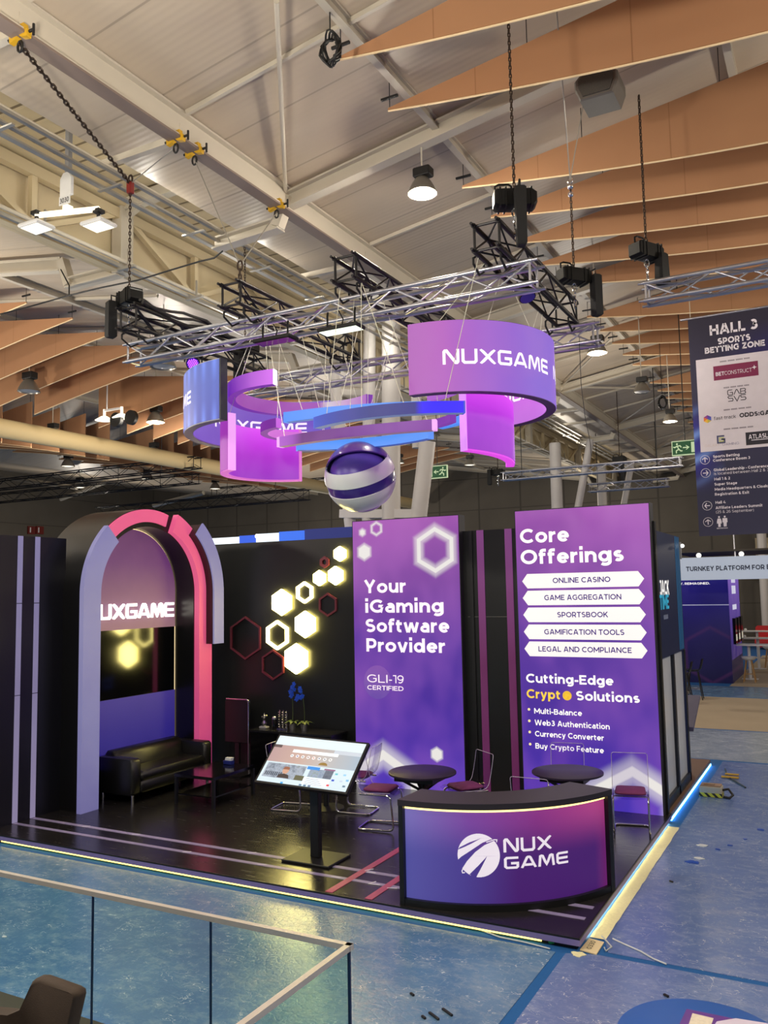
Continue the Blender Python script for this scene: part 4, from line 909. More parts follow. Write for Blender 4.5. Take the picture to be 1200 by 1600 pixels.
mb = MB(); mb.sphere(gc, gr*.86, 40, 24); mb.build('inner_ball', mat('globe_inner_violet', (92, 72, 172), .35, var=.05), t, 60)
zone('white_band', 4, 28, gr, M_GW); zone('purple_band', -13, 3.6, gr*.975, M_GP); zone('white_band', -50, -13.5, gr, M_GW); zone('purple_band', -66, -50.5, gr*.985, M_GP); zone('white_band', -89, -66.5, gr, M_GW)
up2 = (Vector((0, 0, 1))*cos(radians(24))-tocam*sin(radians(24))).normalized(); xb = rgt-up2*rgt.dot(up2); xb.normalize(); yb = up2.cross(xb)
zone('purple_hood', 14, 89, gr, mat('globe_hood_purple', (96, 58, 150), .3, var=.05, coat=.4), RMx=Matrix((xb, yb, up2)).transposed())
wires(t, [(gc+Vector((0, 0, gr)), (gc.x-.05, gc.y)), (gc+Vector((.1, 0, gr*.96)), (gc.x+.5, gc.y+.2)), (gc+Vector((-.1, 0, gr*.96)), (gc.x-.7, gc.y+.1))])

# ------------------------------------------------------------------ stand platform
def deck_mat():
    m, g, p = newmat('dark_vinyl_deck'); co = g.coord(); x, y, z = g.sep(co)
    n = g.noise(g.mapping(co, (1, 6, 1)), 3, 4); seam = g.m('LESS_THAN', g.m('FRACT', g.m('DIVIDE', g.m('ADD', x, 50.6), 1.22)), .006)
    c = g.mix(n, lin((27, 25, 26)), lin((38, 36, 36)))
    g.put(p.inputs['Base Color'], g.mix(g.m('MULTIPLY', seam, .5), c, lin((10, 10, 10)))); g.put(p.inputs['Roughness'], g.rng(n, .3, .7, .2, .28)); p.inputs['Specular IOR Level'].default_value = .7
    g.put(p.inputs['Normal'], g.bump(g.noise(co, 160, 2), .08, .002)); return m
M_DECK = deck_mat()
M_LAV = mat('lavender_laminate', (128, 118, 176), .45, var=.06); M_LAVF = mat('lavender_floor_band', (150, 140, 180), .4, var=.08)
M_PINKF = mat('pink_floor_band', (178, 70, 112), .4, var=.1)
XL = -7.62
t = thing('stand_platform', 'low black platform of the purple exhibition stand with a lit lavender edge', 'platform', (-3.8, 2.1, -.1))
mb = MB(); mb.box((XL, 0, -.06), (0, 4.32, 0)); mb.build('deck', M_DECK, t)
mb = MB(); mb.box((XL, .03, -.1), (-.03, 4.3, -.06)); mb.build('plinth', M_BLACK, t)
mb = MB(); mb.box((XL, -.012, -.062), (.012, 0, -.012)); mb.box((0, 0, -.062), (.012, 4.32, -.012)); mb.build('fascia', M_LAV, t)
mb = MB(); mb.box((XL, -.013, -.012), (.013, 0, .002)); mb.box((0, 0, -.012), (.013, 4.32, .002)); mb.build('edge_trim', M_BLACK, t)
mb = MB(); mb.box((-7.17, -.008, -.078), (-.32, .004, -.064)); mb.build('led_strip', E_WARMW, t)
mb = MB(); mb.box((-.027, .3, -.095), (-.02, 4.2, -.07)); mb.build('led_strip', emit('yellow_led_side', (255, 244, 190), 16), t)
zb_ = .004
for ya, yb in ((.40, .46), (.68, .745)):
    mb = MB(); mb.box((-7.48, ya, .0), (-.06, yb, zb_)); mb.build('floor_band', M_LAVF, t)
for xa, xb in ((-2.50, -2.42), (-2.06, -1.98)):
    mb = MB(); mb.box((xa, .03, .0), (xb, 4.28, zb_+.001)); mb.build('floor_band', M_PINKF, t)
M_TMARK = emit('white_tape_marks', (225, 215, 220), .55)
for x, y, a in ((-5.65, .71, .5), (-4.6, .43, .6), (-3.55, .43, .4), (-2.2, .43, 1.2), (-2.62, .42, .1), (-2.36, .7, .1), (-2.15, .4, .2), (-1.95, .38, .3), (-6.5, .71, .7), (-1.0, .43, .5), (-3.9, .71, .8), (-2.42, .76, 1.)):
    d = Vector((cos(a), sin(a), 0))*.05; mb = MB(); mb.bar(Vector((x, y, .006))-d, Vector((x, y, .006))+d, .012, .002); mb.build('tape_mark', M_TMARK, t)


# left stand wall with two lit stripes
t = thing('stand_wall', 'black stand wall at the far left with two pale vertical stripes', 'stand wall', (-7.55, .6, 0))
mb = MB(); mb.box((-7.64, -.0, 0), (-7.5, 1.2, 3.72)); mb.build('wall_panel', mat('left_wall_laminate', (20, 20, 26), .3, var=.2, scale=1.5), t)
E_LAV = lit_mat('lavender_stripe', 'Z', 0, 4, [(0, (140, 130, 164)), (.4, (122, 114, 150)), (1, (128, 122, 164))], (160, 154, 184), .15, base=(80, 76, 96), s=.8)
for ya in (.40, .675):
    for z0, z1 in ((0.005, 1.62), (1.63, 2.82), (2.83, 3.72)):
        mb = MB(); mb.box((-7.5, ya, z0), (-7.488, ya+.075, z1)); mb.build('lit_stripe', E_LAV, t)

# arch portal
CY, CZ, RI, RO = 2.44, 2.93, 1.0, 1.30
t = thing('arch_portal', 'deep black arch with lavender and pink lit edges around a glowing sign', 'arch', (-7.4, CY, 0))
def archpoly(R, n=32):
    return [(CY+R, 0), (CY+R, CZ)] + [(CY+R*cos(pi*i/n), CZ+R*sin(pi*i/n)) for i in range(1, n)] + [(CY-R, CZ), (CY-R, 0)]
def archshell(mb, r0, r1, x0, x1, a0=0, a1=180, legs=(0.0, 0.0), n=36):
    """arch ring between radii; legs = bottom height of right and left leg (None leaves it out)"""
    A = []; B = []
    if legs[0] is not None and a0 <= 0: A.append((CY+r0, legs[0])); B.append((CY+r1, legs[0]))
    for i in range(n+1):
        a = radians(a0+(a1-a0)*i/n); A.append((CY+r0*cos(a), CZ+r0*sin(a))); B.append((CY+r1*cos(a), CZ+r1*sin(a)))
    if legs[1] is not None and a1 >= 180: A.append((CY-r0, legs[1])); B.append((CY-r1, legs[1]))
    m = len(A); vs = [(x, *p) for x in (x0, x1) for L in (A, B) for p in L]; fs = []
    for i in range(m-1):
        fs += [(i, i+1, m+i+1, m+i), (2*m+i, 3*m+i, 3*m+i+1, 2*m+i+1), (i, 2*m+i, 2*m+i+1, i+1), (m+i, m+i+1, 3*m+i+1, 3*m+i)]
    fs += [(0, m, 3*m, 2*m), (m-1, 3*m-1, 4*m-1, 2*m-1)]
    mb.add(vs, fs)
mb = MB(); archshell(mb, RI+.01, RO-.02, -8.0, -7.13); mb.build('arch_body', mat('arch_black_laminate', (17, 17, 19), .3, var=.2), t, 40, fix=True)
mb = MB(); mb.prism(archpoly(RI+.2), 0, .06, f=lambda u, v, w: (-7.66+w, u, v)); mb.build('back_panel', M_BLACKG, t, fix=True)
def archseg(name, r0, r1, x0, x1, a0, a1, legs, m):
    mb = MB(); archshell(mb, r0, r1, x0, x1, a0, a1, legs); return mb.build(name, m, t, 40, fix=True)
E_LAVA = lit_mat('lavender_arch_edge', 'Z', 0, 4, [(0, (96, 92, 150)), (.3, (122, 120, 168)), (.7, (136, 132, 172)), (1, (116, 114, 172))], (160, 158, 196), .15, base=(80, 78, 100), s=.82)
E_PINK = lit_mat('pink_arch_edge', 'Z', .4, 4.2, [(0, (168, 58, 112)), (.5, (196, 76, 112)), (.8, (206, 84, 124)), (1, (214, 84, 128))], (230, 120, 150), .12, base=(150, 50, 90), s=.88)
M_MAROON = mat('dark_maroon_edge', (44, 14, 26), .4)
archseg('lit_edge', RI+.02, RO+.03, -7.12, -7.04, 133, 180, (None, 0.0), E_LAVA)
archseg('lit_edge', RI+.08, RO-.03, -7.16, -7.10, 72, 136, (None, None), E_PINK)
archseg('lit_edge', RI+.02, RO+.03, -7.12, -7.02, -.0, 67, (.0, None), E_PINK)
archseg('side_return', RI+.19, RO+.12, -7.1, -6.89, -.0, 50, (2.1, None), M_MAROON)
archseg('lit_edge', RI+.2, RO+.14, -6.89, -6.86, -.0, 50, (2.1, None), E_LAVA)
E_UP = lit_mat('arch_upper_print', 'Z', 2.39, 3.95, [(0, (150, 112, 116)), (.3, (128, 88, 112)), (.65, (98, 50, 108)), (1, (86, 40, 96))], (160, 110, 130), .12, base=(70, 40, 70), s=.85)
E_LOW = lit_mat('arch_lower_print', 'Z', 0, 1.4, [(0, (24, 18, 92)), (.55, (38, 30, 124)), (1, (66, 52, 132))], (70, 60, 150), .12, base=(40, 34, 100), s=.8)
XP = -7.5
mb = MB(); n = 36; R1 = RI-.01
mb.prism([(CY-R1, 2.39), (CY+R1, 2.39)] + [(CY+R1*cos(pi*i/n), CZ+R1*sin(pi*i/n)) for i in range(n+1)], 0, .05, f=lambda u, v, w: (XP-.05+w, u, v)); up_ = mb.build('sign_panel', E_UP, t, fix=True)
mb = MB(); mb.box((XP-.05, CY-R1, .42), (XP, CY+R1, 1.375)); mb.build('lower_panel', E_LOW, t)
mb = MB(); mb.box((XP-.06, CY-R1, 1.375), (XP-.012, CY+R1, 2.39)); mb.build('mirror_screen', mat('black_mirror_screen', (6, 6, 7), .1, var=.1, spec=.8), t)
mb = MB(); archshell(mb, R1+.001, R1+.012, XP-.04, XP-.012, 0, 180, (.45, .45)); mb.build('halo_light', emit('arch_halo', (255, 226, 170), 1.6), t, 40)
z0 = on_x(275, 963, XP+.06).z; z1 = on_x(274, 941, XP+.06).z; yE = on_x(272, 950, XP+.06).y; yU = on_x(158, 955, XP+.06).y
full = (yE-yU)/ (1-.165)
logo('NUXGAME', lambda u, v: (XP+.05, u, v), yE-full+.03, yE, z0, z1-z0, emit('glowing_letters', (255, 246, 232), 3.2), t, thick=.03, w=.18)

# dark back wall of the stand with pink stripes between the towers
YW = 4.28
t = thing('stand_wall', 'long black back wall of the stand, pink stripes between the towers', 'stand wall', (-3.8, YW, 0))
mb = MB(); mb.box((-7.6, YW, 0), (-.02, YW+.1, 3.75)); mb.build('wall_panel', M_WALLB, t)
E_PSTR = lit_mat('plum_stripe', 'Z', 0, 3.75, [(0, (84, 26, 70)), (.5, (90, 32, 78)), (1, (136, 74, 140))], (150, 90, 150), .1, base=(90, 34, 80), s=.6)
for xa in (-2.53, -2.10):
    mb = MB(); mb.box((xa, YW-.012, 0), (xa+.105, YW, 3.75)); mb.build('stripe', E_PSTR, t)
mb = MB(); mb.box((-2.7, YW-.004, 2.5), (-2.53, YW, 2.504)); mb.box((-2.42, YW-.004, 2.5), (-2.1, YW, 2.504)); mb.build('joint', M_TRAY, t)
mb = MB(); mb.box((-2.66, YW-.02, 0), (-2.6, YW, 3.75)); mb.box((-1.97, YW-.02, 0), (-1.91, YW, 3.75)); mb.build('corner_post', M_BLACK, t)

# hexagon lights on the back wall
HX = [(-4.835, 3.494, .24, 's', 'small glowing hexagon, topmost of the cluster'), (-5.138, 3.373, .19, 'r', 'tiny dull red hexagon ring near the top of the cluster'), (-4.919, 3.154, .30, 's', 'glowing solid hexagon touching the left tower, second from top'),
      (-5.222, 3.122, .25, 's', 'small glowing hexagon left of its solid twin'), (-5.516, 2.898, .35, 'y', 'upper glowing hexagon ring'), (-5.085, 2.697, .38, 'r', 'dull red hexagon ring nearest the left tower'),
      (-5.955, 2.745, .43, 's', 'solid glowing hexagon farthest left'), (-5.5, 2.389, .43, 's', 'solid glowing hexagon in the middle of the cluster'), (-6.058, 2.214, .48, 'y', 'lower glowing hexagon ring'),
      (-6.715, 2.16, .72, 'r', 'largest dull red hexagon ring, beside the arch'), (-6.156, 1.73, .50, 'r', 'dull red hexagon ring left of the lowest glowing one'), (-5.679, 1.841, .49, 's', 'solid glowing hexagon at the bottom of the cluster')]
E_HEX = emit('hexagon_light_face', (255, 236, 140), 26.0); E_HEXS = emit('hexagon_light_rim', (255, 228, 80), 18.0); M_HEXR = mat('dull_red_hexagon', (104, 36, 52), .5)
for x, z, H, k, lab in HX:
    t = thing('hexagon_light', lab+', on the black wall', 'wall light' if k != 'r' else 'wall ornament', (x, YW, z), 'hexagons on the black wall')
    R = H/2; hx = [(x+R*cos(radians(30+60*i)), z+R*sin(radians(30+60*i))) for i in range(6)]
    fm = lambda u, v, w: (u, YW-w, v)
    if k == 's':
        mb = MB(); mb.prism(hx, .03, .06, f=fm); mb.build('face', E_HEX, t, fix=True)
        R2 = R*.97; hx2 = [(x+R2*cos(radians(30+60*i)), z+R2*sin(radians(30+60*i))) for i in range(6)]
        mb = MB(); mb.prism(hx2, .0, .03, f=fm); mb.build('rim', E_HEXS, t, fix=True)
    else:
        w = {'y': .045, 'r': .035 if H > .3 else .05}[k]; Ri = R-w; mb = MB()
        for i in range(6):
            a, b = radians(30+60*i), radians(90+60*i)
            q = [(x+R*cos(a), z+R*sin(a)), (x+R*cos(b), z+R*sin(b)), (x+Ri*cos(b), z+Ri*sin(b)), (x+Ri*cos(a), z+Ri*sin(a))]
            mb.prism(q, 0, .055 if k == 'y' else .03, f=fm)
        mb.build('ring', emit('hexagon_ring_light', (255, 236, 140), 11) if k == 'y' else M_HEXR, t, fix=True)

# lit towers
def tower_mat(name, hexes, apex, stops):
    m, g, p = newmat(name); co = g.coord(); x, y, z = g.sep(co)
    col = g.ramp(g.rng(z, 0, 4), [(a, lin(c)) for a, c in stops]); n = g.noise(g.mapping(co, (1.2, 1, .8)), 1.1, 2)
    col = g.mix(g.rng(n, .38, .72, 0, .28), col, lin((212, 128, 222))); col = g.mix(g.rng(n, .5, .25, 0, .25), col, lin((70, 36, 130)))
    W_ = lin((250, 246, 240))
    for cx, cz, H, w, soft, glow in hexes:
        d = g.hexd(x, z, cx, cz, H)
        if w: d = g.m('SUBTRACT', g.m('ABSOLUTE', g.m('ADD', d, w/2)), w/2)
        f = g.rng(d, soft, -soft, 0, 1, True)
        if glow: f = g.m('MAXIMUM', f, g.m('MULTIPLY', g.rng(d, glow, 0, 0, 1, True), .55))
        col = g.mix(f, col, W_)
    p.inputs['Base Color'].default_value = lin((40, 24, 52)); p.inputs['Roughness'].default_value = .5
    g.put(p.inputs['Emission Color'], col); p.inputs['Emission Strength'].default_value = .85; return m
TS = [(0, (76, 56, 196)), (.12, (70, 46, 178)), (.35, (76, 44, 166)), (.55, (96, 54, 168)), (.75, (136, 70, 170)), (1, (174, 92, 186))]
hL = [(-4.376, 3.805, .12, 0, .03, 0), (-4.128, 3.851, .21, .016, .008, .03), (-4.347, 3.502, .24, 0, .02, .04), (-3.147, 3.488, .70, .075, .018, .08), (-3.197, .533, .19, 0, .012, .03), (-4.08, -.13, 1.36, .15, .03, .17)]
hR = [(-.423, -.08, 1.36, .14, .03, .17)]
E_TXT = emit('white_lettering', (248, 232, 240), 1.0); E_TXT2 = emit('warm_white_lettering', (250, 246, 240), 1.0); E_NAVY = emit('deep_purple_lettering', (60, 34, 120), .9)
def tower(name, x0, x1, m, label):
    t = thing(name, label, 'lightbox tower', ((x0+x1)/2, 4.2, 0))
    mb = MB(); mb.box((x0, 4.165, 0), (x1, 4.38, 3.99)); mb.build('frame', mat('tower_grey_frame', (44, 42, 50), .45), t)
    mb = MB(); mb.box((x0+.012, 4.16, .0), (x1-.012, 4.166, 3.978)); mb.build('lit_print', m, t); return t
fy = lambda u, v: (u, 4.155, v)
TL = tower('lightbox_tower', -4.56, -2.755, tower_mat('tower_print_left', hL, None, TS), 'tall purple lightbox tower nearer the arch, reading Your iGaming Software Provider')
text('Your', fy, -4.36, -3.64, 2.87, .2, E_TXT, TL, .03); text('iGaming', fy, -4.345, -3.03, 2.571, .2, E_TXT, TL, .03)
text('Software', fy, -4.345, -2.95, 2.278, .2, E_TXT, TL, .03); text('Provider', fy, -4.335, -3.02, 1.985, .2, E_TXT, TL, .03)
text('GLI', fy, -4.33, -3.98, 1.525, .118, E_TXT, TL, .004); text('-19', fy, -3.955, -3.71, 1.525, .118, E_TXT, TL, .004); text('CERTIFIED', fy, -4.33, -3.715, 1.415, .066, E_TXT, TL, .016, space=1.15)
mb = MB(); mb.prism([(-4.155+.235*cos(2*pi*i/40), 1.53+.25*sin(2*pi*i/40)) for i in range(40)], 0, .002, f=lambda u, v, w: (u, 4.159-w, v)); mb.build('round_badge', emit_grad('round_badge_print', 'Z', 1.28, 1.78, [(0, (78, 44, 160)), (1, (120, 62, 168))], .9), TL, fix=True)
TR = tower('lightbox_tower', -1.905, -.05, tower_mat('tower_print_right', hR, None, TS), 'tall purple lightbox tower at the right, headed Core Offerings')
text('Core', fy, -1.83, -1.135, 3.525, .2, E_TXT2, TR, .03); text('Offerings', fy, -1.83, -.41, 3.232, .2, E_TXT2, TR, .03)
for i, (s, u0, u1) in enumerate((('ONLINE CASINO', -1.382, -.597), ('GAME AGGREGATION', -1.51, -.463), ('SPORTSBOOK', -1.337, -.648), ('GAMIFICATION TOOLS', -1.528, -.445), ('LEGAL AND COMPLIANCE', -1.618, -.36))):
    zc = 2.996-.2325*i; xa, xb = -1.82, -.16
    mb = MB(); mb.prism([(xa, zc), (xa+.075, zc-.1), (xb-.075, zc-.1), (xb, zc), (xb-.075, zc+.1), (xa+.075, zc+.1)], 0, .004, f=lambda u, v, w: (u, 4.159-w, v)); b = mb.build('banner_bar', emit('white_bar_print', (240, 234, 230), 1.0, var=.06, scale=1), TR, fix=True)
    text(s, lambda u, v: (u, 4.152, v), u0, u1, zc-.034, .072, E_NAVY, b, .022)
text('Cutting-Edge', fy, -1.81, -.617, 1.605, .122, E_TXT2, TR, .028)
text('Crypt', fy, -1.81, -1.335, 1.395, .122, emit('yellow_lettering', (240, 200, 70), 1.0), TR, .028); text('Solutions', fy, -1.12, -.287, 1.395, .122, E_TXT2, TR, .028)
mb = MB(); mb.prism([(-1.243+.062*cos(2*pi*i/28), 1.449+.062*sin(2*pi*i/28)) for i in range(28)], 0, .003, f=lambda u, v, w: (u, 4.158-w, v)); mb.build('gold_coin', emit('gold_coin_print', (232, 184, 50), .95, var=.35, scale=30), TR, fix=True)
for i, (s, u1) in enumerate((('Multi-Balance', -1.05), ('Web3 Authentication', -.69), ('Currency Converter', -.772), ('Buy Crypto Feature', -.78))):
    zc = (1.19, 1.035, .885, .722)[i]; text(s, fy, -1.71, u1, zc, .073, E_TXT2, TR, .022)
    mb = MB(); mb.prism([(-1.785+.018*cos(2*pi*k/14), zc+.052+.018*sin(2*pi*k/14)) for k in range(14)], 0, .003, f=lambda u, v, w: (u, 4.158-w, v)); mb.build('bullet_point', emit('cream_bullet', (252, 226, 160), 1), TR, fix=True)

# ------------------------------------------------------------------ curved counter
cc, cr = (-1.62, 1.75), 1.69; a0, a1 = -91.5, -18.0; HC = .95
t = thing('reception_counter', 'curved reception counter with a purple logo front at the platform corner', 'counter', (-.9, .8, 0))
MB().arc(cc, cr-.42, cr-.03, 0.05, HC-.06, a0, a1, 36).build('body', M_BLACK, t, 40)
MB().arc(cc, cr-.45, cr+.03, HC-.055, HC, a0-.8, a1+.8, 40).build('worktop', mat('dark_worktop', (44, 38, 44), .5, var=.1), t, 40)
MB().arc(cc, cr-.42, cr+.02, 0.0, .06, a0-.6, a1+.6, 36).build('plinth', M_BLACK, t, 40)
for aa, ab in ((a0-.7, a0+.9), (a1-1.5, a1+.7)): MB().arc(cc, cr-.44, cr+.025, 0, HC-.05, aa, ab, 3).build('end_panel', M_BLACK, t, 40)
MB().arc(cc, cr-.028, cr-.012, HC-.083, HC-.064, a0+1, a1-1.6, 36).build('led_strip', emit('counter_led', (255, 222, 130), 2.6), t, 40)
def counter_mat():
    m, g, p = newmat('counter_print'); co = g.coord(); x, y, z = g.sep(co)
    a = g.m('MULTIPLY', g.m('ARCTAN2', g.m('SUBTRACT', y, cc[1]), g.m('SUBTRACT', x, cc[0])), 180/pi)
    u = g.rng(a, a0, a1); v = g.rng(z, .06, HC-.08)
    low = g.ramp(u, [(0, lin((78, 84, 162))), (.28, lin((64, 58, 140))), (.5, lin((62, 22, 104))), (1, lin((60, 16, 100)))])
    top = g.ramp(u, [(0, lin((122, 118, 190))), (.3, lin((126, 70, 160))), (.6, lin((142, 50, 132))), (1, lin((190, 70, 132)))])
    col = g.mix(g.rng(v, .45, 1.0, 0, 1, True), low, top); col = g.mix(g.rng(u, .9, 1, 0, .5), col, lin((150, 48, 110)))
    p.inputs['Base Color'].default_value = lin((60, 30, 80)); p.inputs['Roughness'].default_value = .5
    g.put(p.inputs['Emission Color'], col); p.inputs['Emission Strength'].default_value = .84; return m
MB().arc(cc, cr-.04, cr-.022, .06, HC-.06, a0+.8, a1-1.4, 48).build('lit_front', counter_mat(), t, 40)
rf = cr-.019
def cpx(px, py):
    return ray_cyl(px, py, cc, rf)
la, lz = cpx(748, 1336.5); aL3, _ = cpx(715, 1337); aR3, _ = cpx(781, 1336); RZ = (cpx(748, 1302)[1]-cpx(748, 1370)[1])/2
PXW = (aR3-aL3)/2
# emblem: disc cut by three swooshes, in emblem units (radius 1)
def E2(x, y): return ((x-480)/107, (378-y)/110)
CUTS = [[E2(*q) for q in L] for L in ([(374, 352), (386, 338), (436, 312), (494, 291), (446, 318), (410, 336)], [(368, 408), (392, 386), (440, 354), (500, 314), (540, 298), (600, 288), (600, 306), (560, 304), (510, 326), (462, 362), (420, 408), (396, 444), (366, 470)],
                                      [(431, 474), (440, 480), (452, 492), (462, 492), (486, 450), (523, 381), (480, 426)])]
def inpoly(x, y, P_):
    c = False; j = len(P_)-1
    for i in range(len(P_)):
        if (P_[i][1] > y) != (P_[j][1] > y) and x < (P_[j][0]-P_[i][0])*(y-P_[i][1])/(P_[j][1]-P_[i][1])+P_[i][0]: c = not c
        j = i
    return c
mb = MB(); NR = 150; NS = 240
for r in range(NR):
    ya, yb = -1+2*r/NR, -1+2*(r+1)/NR; ym = (ya+yb)/2; w = sqrt(1-ym*ym); run = None
    for k in range(NS+1):
        xk = -w+2*w*(k+.5)/NS; ok = k < NS and not any(inpoly(xk, ym, C) for C in CUTS)
        if ok and run is None: run = -w+2*w*k/NS
        if not ok and run is not None:
            xe = -w+2*w*k/NS
            mb.add([onc(cc, rf+.002)(la+PXW*x_, lz+RZ*y_) for x_, y_ in ((run, ya), (xe, ya), (xe, yb), (run, yb))], [(0, 1, 2, 3)]); run = None
L_, R_ = ribbon([E2(*q) for q in ((520, 312), (560, 299), (574, 300), (572, 312))], .045); n = len(L_)
mb.add([onc(cc, rf+.002)(la+PXW*p.x, lz+RZ*p.y) for p in L_+R_], [(i, n+i, n+i+1, i+1) for i in range(n-1)])
L_, R_ = ribbon([E2(*q) for q in ((404, 440), (393, 458), (396, 468), (408, 466))], .045)
mb.add([onc(cc, rf+.002)(la+PXW*p.x, lz+RZ*p.y) for p in L_+R_], [(i, n+i, n+i+1, i+1) for i in range(n-1)])
E_LOGO = emit('logo_white', (226, 216, 226), .95); mb.build('emblem', E_LOGO, t)
(b0, c0), (b1, c1) = cpx(787, 1332), cpx(862, 1327); hh = cpx(787, 1310)[1]-c0
logo('NUX', onc(cc, rf+.002), b0, b1, c0, hh, E_LOGO, t)
(b0, c0), (b1, c1) = cpx(788, 1358), cpx(888, 1347); hh = cpx(788, 1339)[1]-c0
logo('GAME', onc(cc, rf+.002), b0, b1, c0, hh, E_LOGO, t)

# ------------------------------------------------------------------ seating on the stand
M_SHELL = clear('clear_chair_shell', (244, 242, 250), .07); M_CUSH = mat('plum_cushion', (112, 38, 92), .75, var=.1, scale=30, bump=.1, bscale=200)
M_EDGEHL = mat('pale_edge_highlight', (196, 192, 214), .12, spec=.9)
def fillet(P_, r=.06, n=5):
    P_ = [Vector(p) for p in P_]; out = [P_[0]]
    for a, b, c in zip(P_[:-2], P_[1:-1], P_[2:]):
        d0 = (a-b).normalized(); d1 = (c-b).normalized(); k = min(r, (a-b).length*.45, (c-b).length*.45)
        p, q = b+d0*k, b+d1*k
        for i in range(n+1):
            t = i/n; out.append(p*(1-t)**2+b*2*t*(1-t)+q*t*t)
    out.append(P_[-1]); return out
def clear_chair(label, loc, rot):
    """chair faces local +x; origin on the floor under the seat"""
    t = thing('cantilever_chair', label, 'chair', (0, 0, 0), 'clear chairs on the stand'); W2 = .2
    fr = MB()
    pts = [(-.2, -W2, .43), (.2, -W2, .43), (.235, -W2, .02), (-.24, -W2, .012), (-.24, W2, .012), (.235, W2, .02), (.2, W2, .43), (-.2, W2, .43)]
    fr.tube(fillet(pts, .07), .0125, 8); fr.build('chrome_frame', M_CHROME, t, 60)
    br = MB(); br.cyl((-.12, -W2, .43), (-.12, W2, .43), .009, 8); br.cyl((.12, -W2, .43), (.12, W2, .43), .009, 8); br.build('seat_brackets', M_CHROME, t, 60)
    prof = [(.25, .44), (.2, .462), (.05, .452), (-.1, .447), (-.17, .462), (-.21, .51), (-.235, .6), (-.265, .74), (-.285, .86)]
    sh = MB(); n = 8; vs = []; th = .007
    for k in (0, 1):
        for x, z in prof:
            for j in range(n+1):
                y = -.21+.42*j/n; cv = .02*(1-abs(2*j/n-1)**2)
                hh = 1 if z > .5 else 0
                vs.append((x-cv*hh+(th if k and hh else 0), y, z-cv*(1-hh)+(th if k and not hh else 0)))
    m_ = len(prof)*(n+1); fs = []
    for i in range(len(prof)-1):
        for j in range(n):
            a = i*(n+1)+j; q = (a, a+1, a+n+2, a+n+1); fs += [q, tuple(v+m_ for v in q[::-1])]
    edge = [i*(n+1) for i in range(len(prof))] + [(len(prof)-1)*(n+1)+j for j in range(1, n+1)] + [i*(n+1)+n for i in range(len(prof)-2, -1, -1)] + list(range(n-1, 0, -1))
    for a, b in zip(edge, edge[1:]+edge[:1]): fs.append((a, b, b+m_, a+m_))
    sh.add(vs, fs); sh.build('clear_shell', M_SHELL, t, 40, fix=True)
    rm = MB(); e0 = [(x-.02*0, -.212, z) for x, z in prof[1:]]; e1 = [(x, .212, z) for x, z in prof[1:]][::-1]; rm.tube(fillet(e0+e1, .03, 3), .0035, 6); rm.build('edge_highlight', M_EDGEHL, t, 60)  # pale tube added to stand for bright highlights along the shell edge
    cu = MB(); cu.prism([(-.15, -.17), (.15, -.18), (.19, -.14), (.19, .14), (.15, .18), (-.15, .17), (-.18, .13), (-.18, -.13)], .456, .49, bev=.014); cu.build('seat_cushion', M_CUSH, t, 50)
    bl = MB()
    for y in (-.15, .15): bl.cyl((-.12, y, .445), (-.12, y, .465), .014, 8); bl.cyl((.1, y, .445), (.1, y, .465), .014, 8)
    bl.build('bolts', M_CHROME, t, 50)
    t.location = loc; t.rotation_euler = (0, 0, rot); return t
ch0 = clear_chair('clear chair with plum cushion just right of the display screen, left of the left table', (-3.08, 2.24, 0), radians(8))
for loc, rot, lab in (((-3.74, 2.8, 0), pi+.15, 'clear chair behind the display screen, its back edge against the white chevron glow'), ((-4.62, 2.55, 0), .12, 'clear chair mostly hidden behind the screen, chrome foot showing left of the screen post'),
                      ((-2.16, 2.76, 0), radians(232), 'clear chair behind the left round table, against the pink stripes'), ((-.27, 3.32, 0), radians(-78), 'clear chair at the right end of the counter, in front of the big white chevron'),
                      ((-1.16, 3.68, 0), radians(-80), 'clear chair behind the right round table, under the last bullet line'), ((-1.0, 2.06, 0), radians(90), 'clear chair between the counter and the right round table, only its top edge showing')):
    dup(ch0, loc, rot, lab)
M_TOP = mat('dark_table_top', (40, 28, 52), .42, var=.1)
def round_table(x, y, r, label):
    t = thing('round_table', label, 'table', (x, y, 0), 'round tables on the stand')
    mb = MB(); mb.lathe([(.001, .692), (r-.01, .692), (r, .697), (r, .715), (r-.006, .72), (.001, .72)], 48, (x, y, 0)); mb.build('table_top', M_TOP, t, 40)
    mb = MB(); mb.box((x-r*.62, y-r*.62, .63), (x+r*.62, y+r*.62, .692)); mb.build('under_frame', M_BLACK, t)
    mb = MB(); mb.cyl((x, y, .02), (x, y, .64), .035, 14)
    for k in range(4):
        a = pi/4+k*pi/2; mb.bar((x+.03*cos(a), y+.03*sin(a), .5), (x+.25*cos(a), y+.25*sin(a), .63), .05, .03)
    mb.build('pedestal', M_BLACK, t, 40)
    mb = MB(); mb.lathe([(.001, 0), (.24, 0), (.24, .012), (.05, .03), (.001, .03)], 32, (x, y, 0)); mb.build('foot_plate', M_BLACK, t, 40)
round_table(-2.5, 2.24, .41, 'left round dark table between the screen and the pink stripes'); round_table(-.91, 2.92, .42, 'right round dark table behind the counter'); round_table(-4.2, 2.75, .41, 'round dark table hidden behind the tilted display screen')

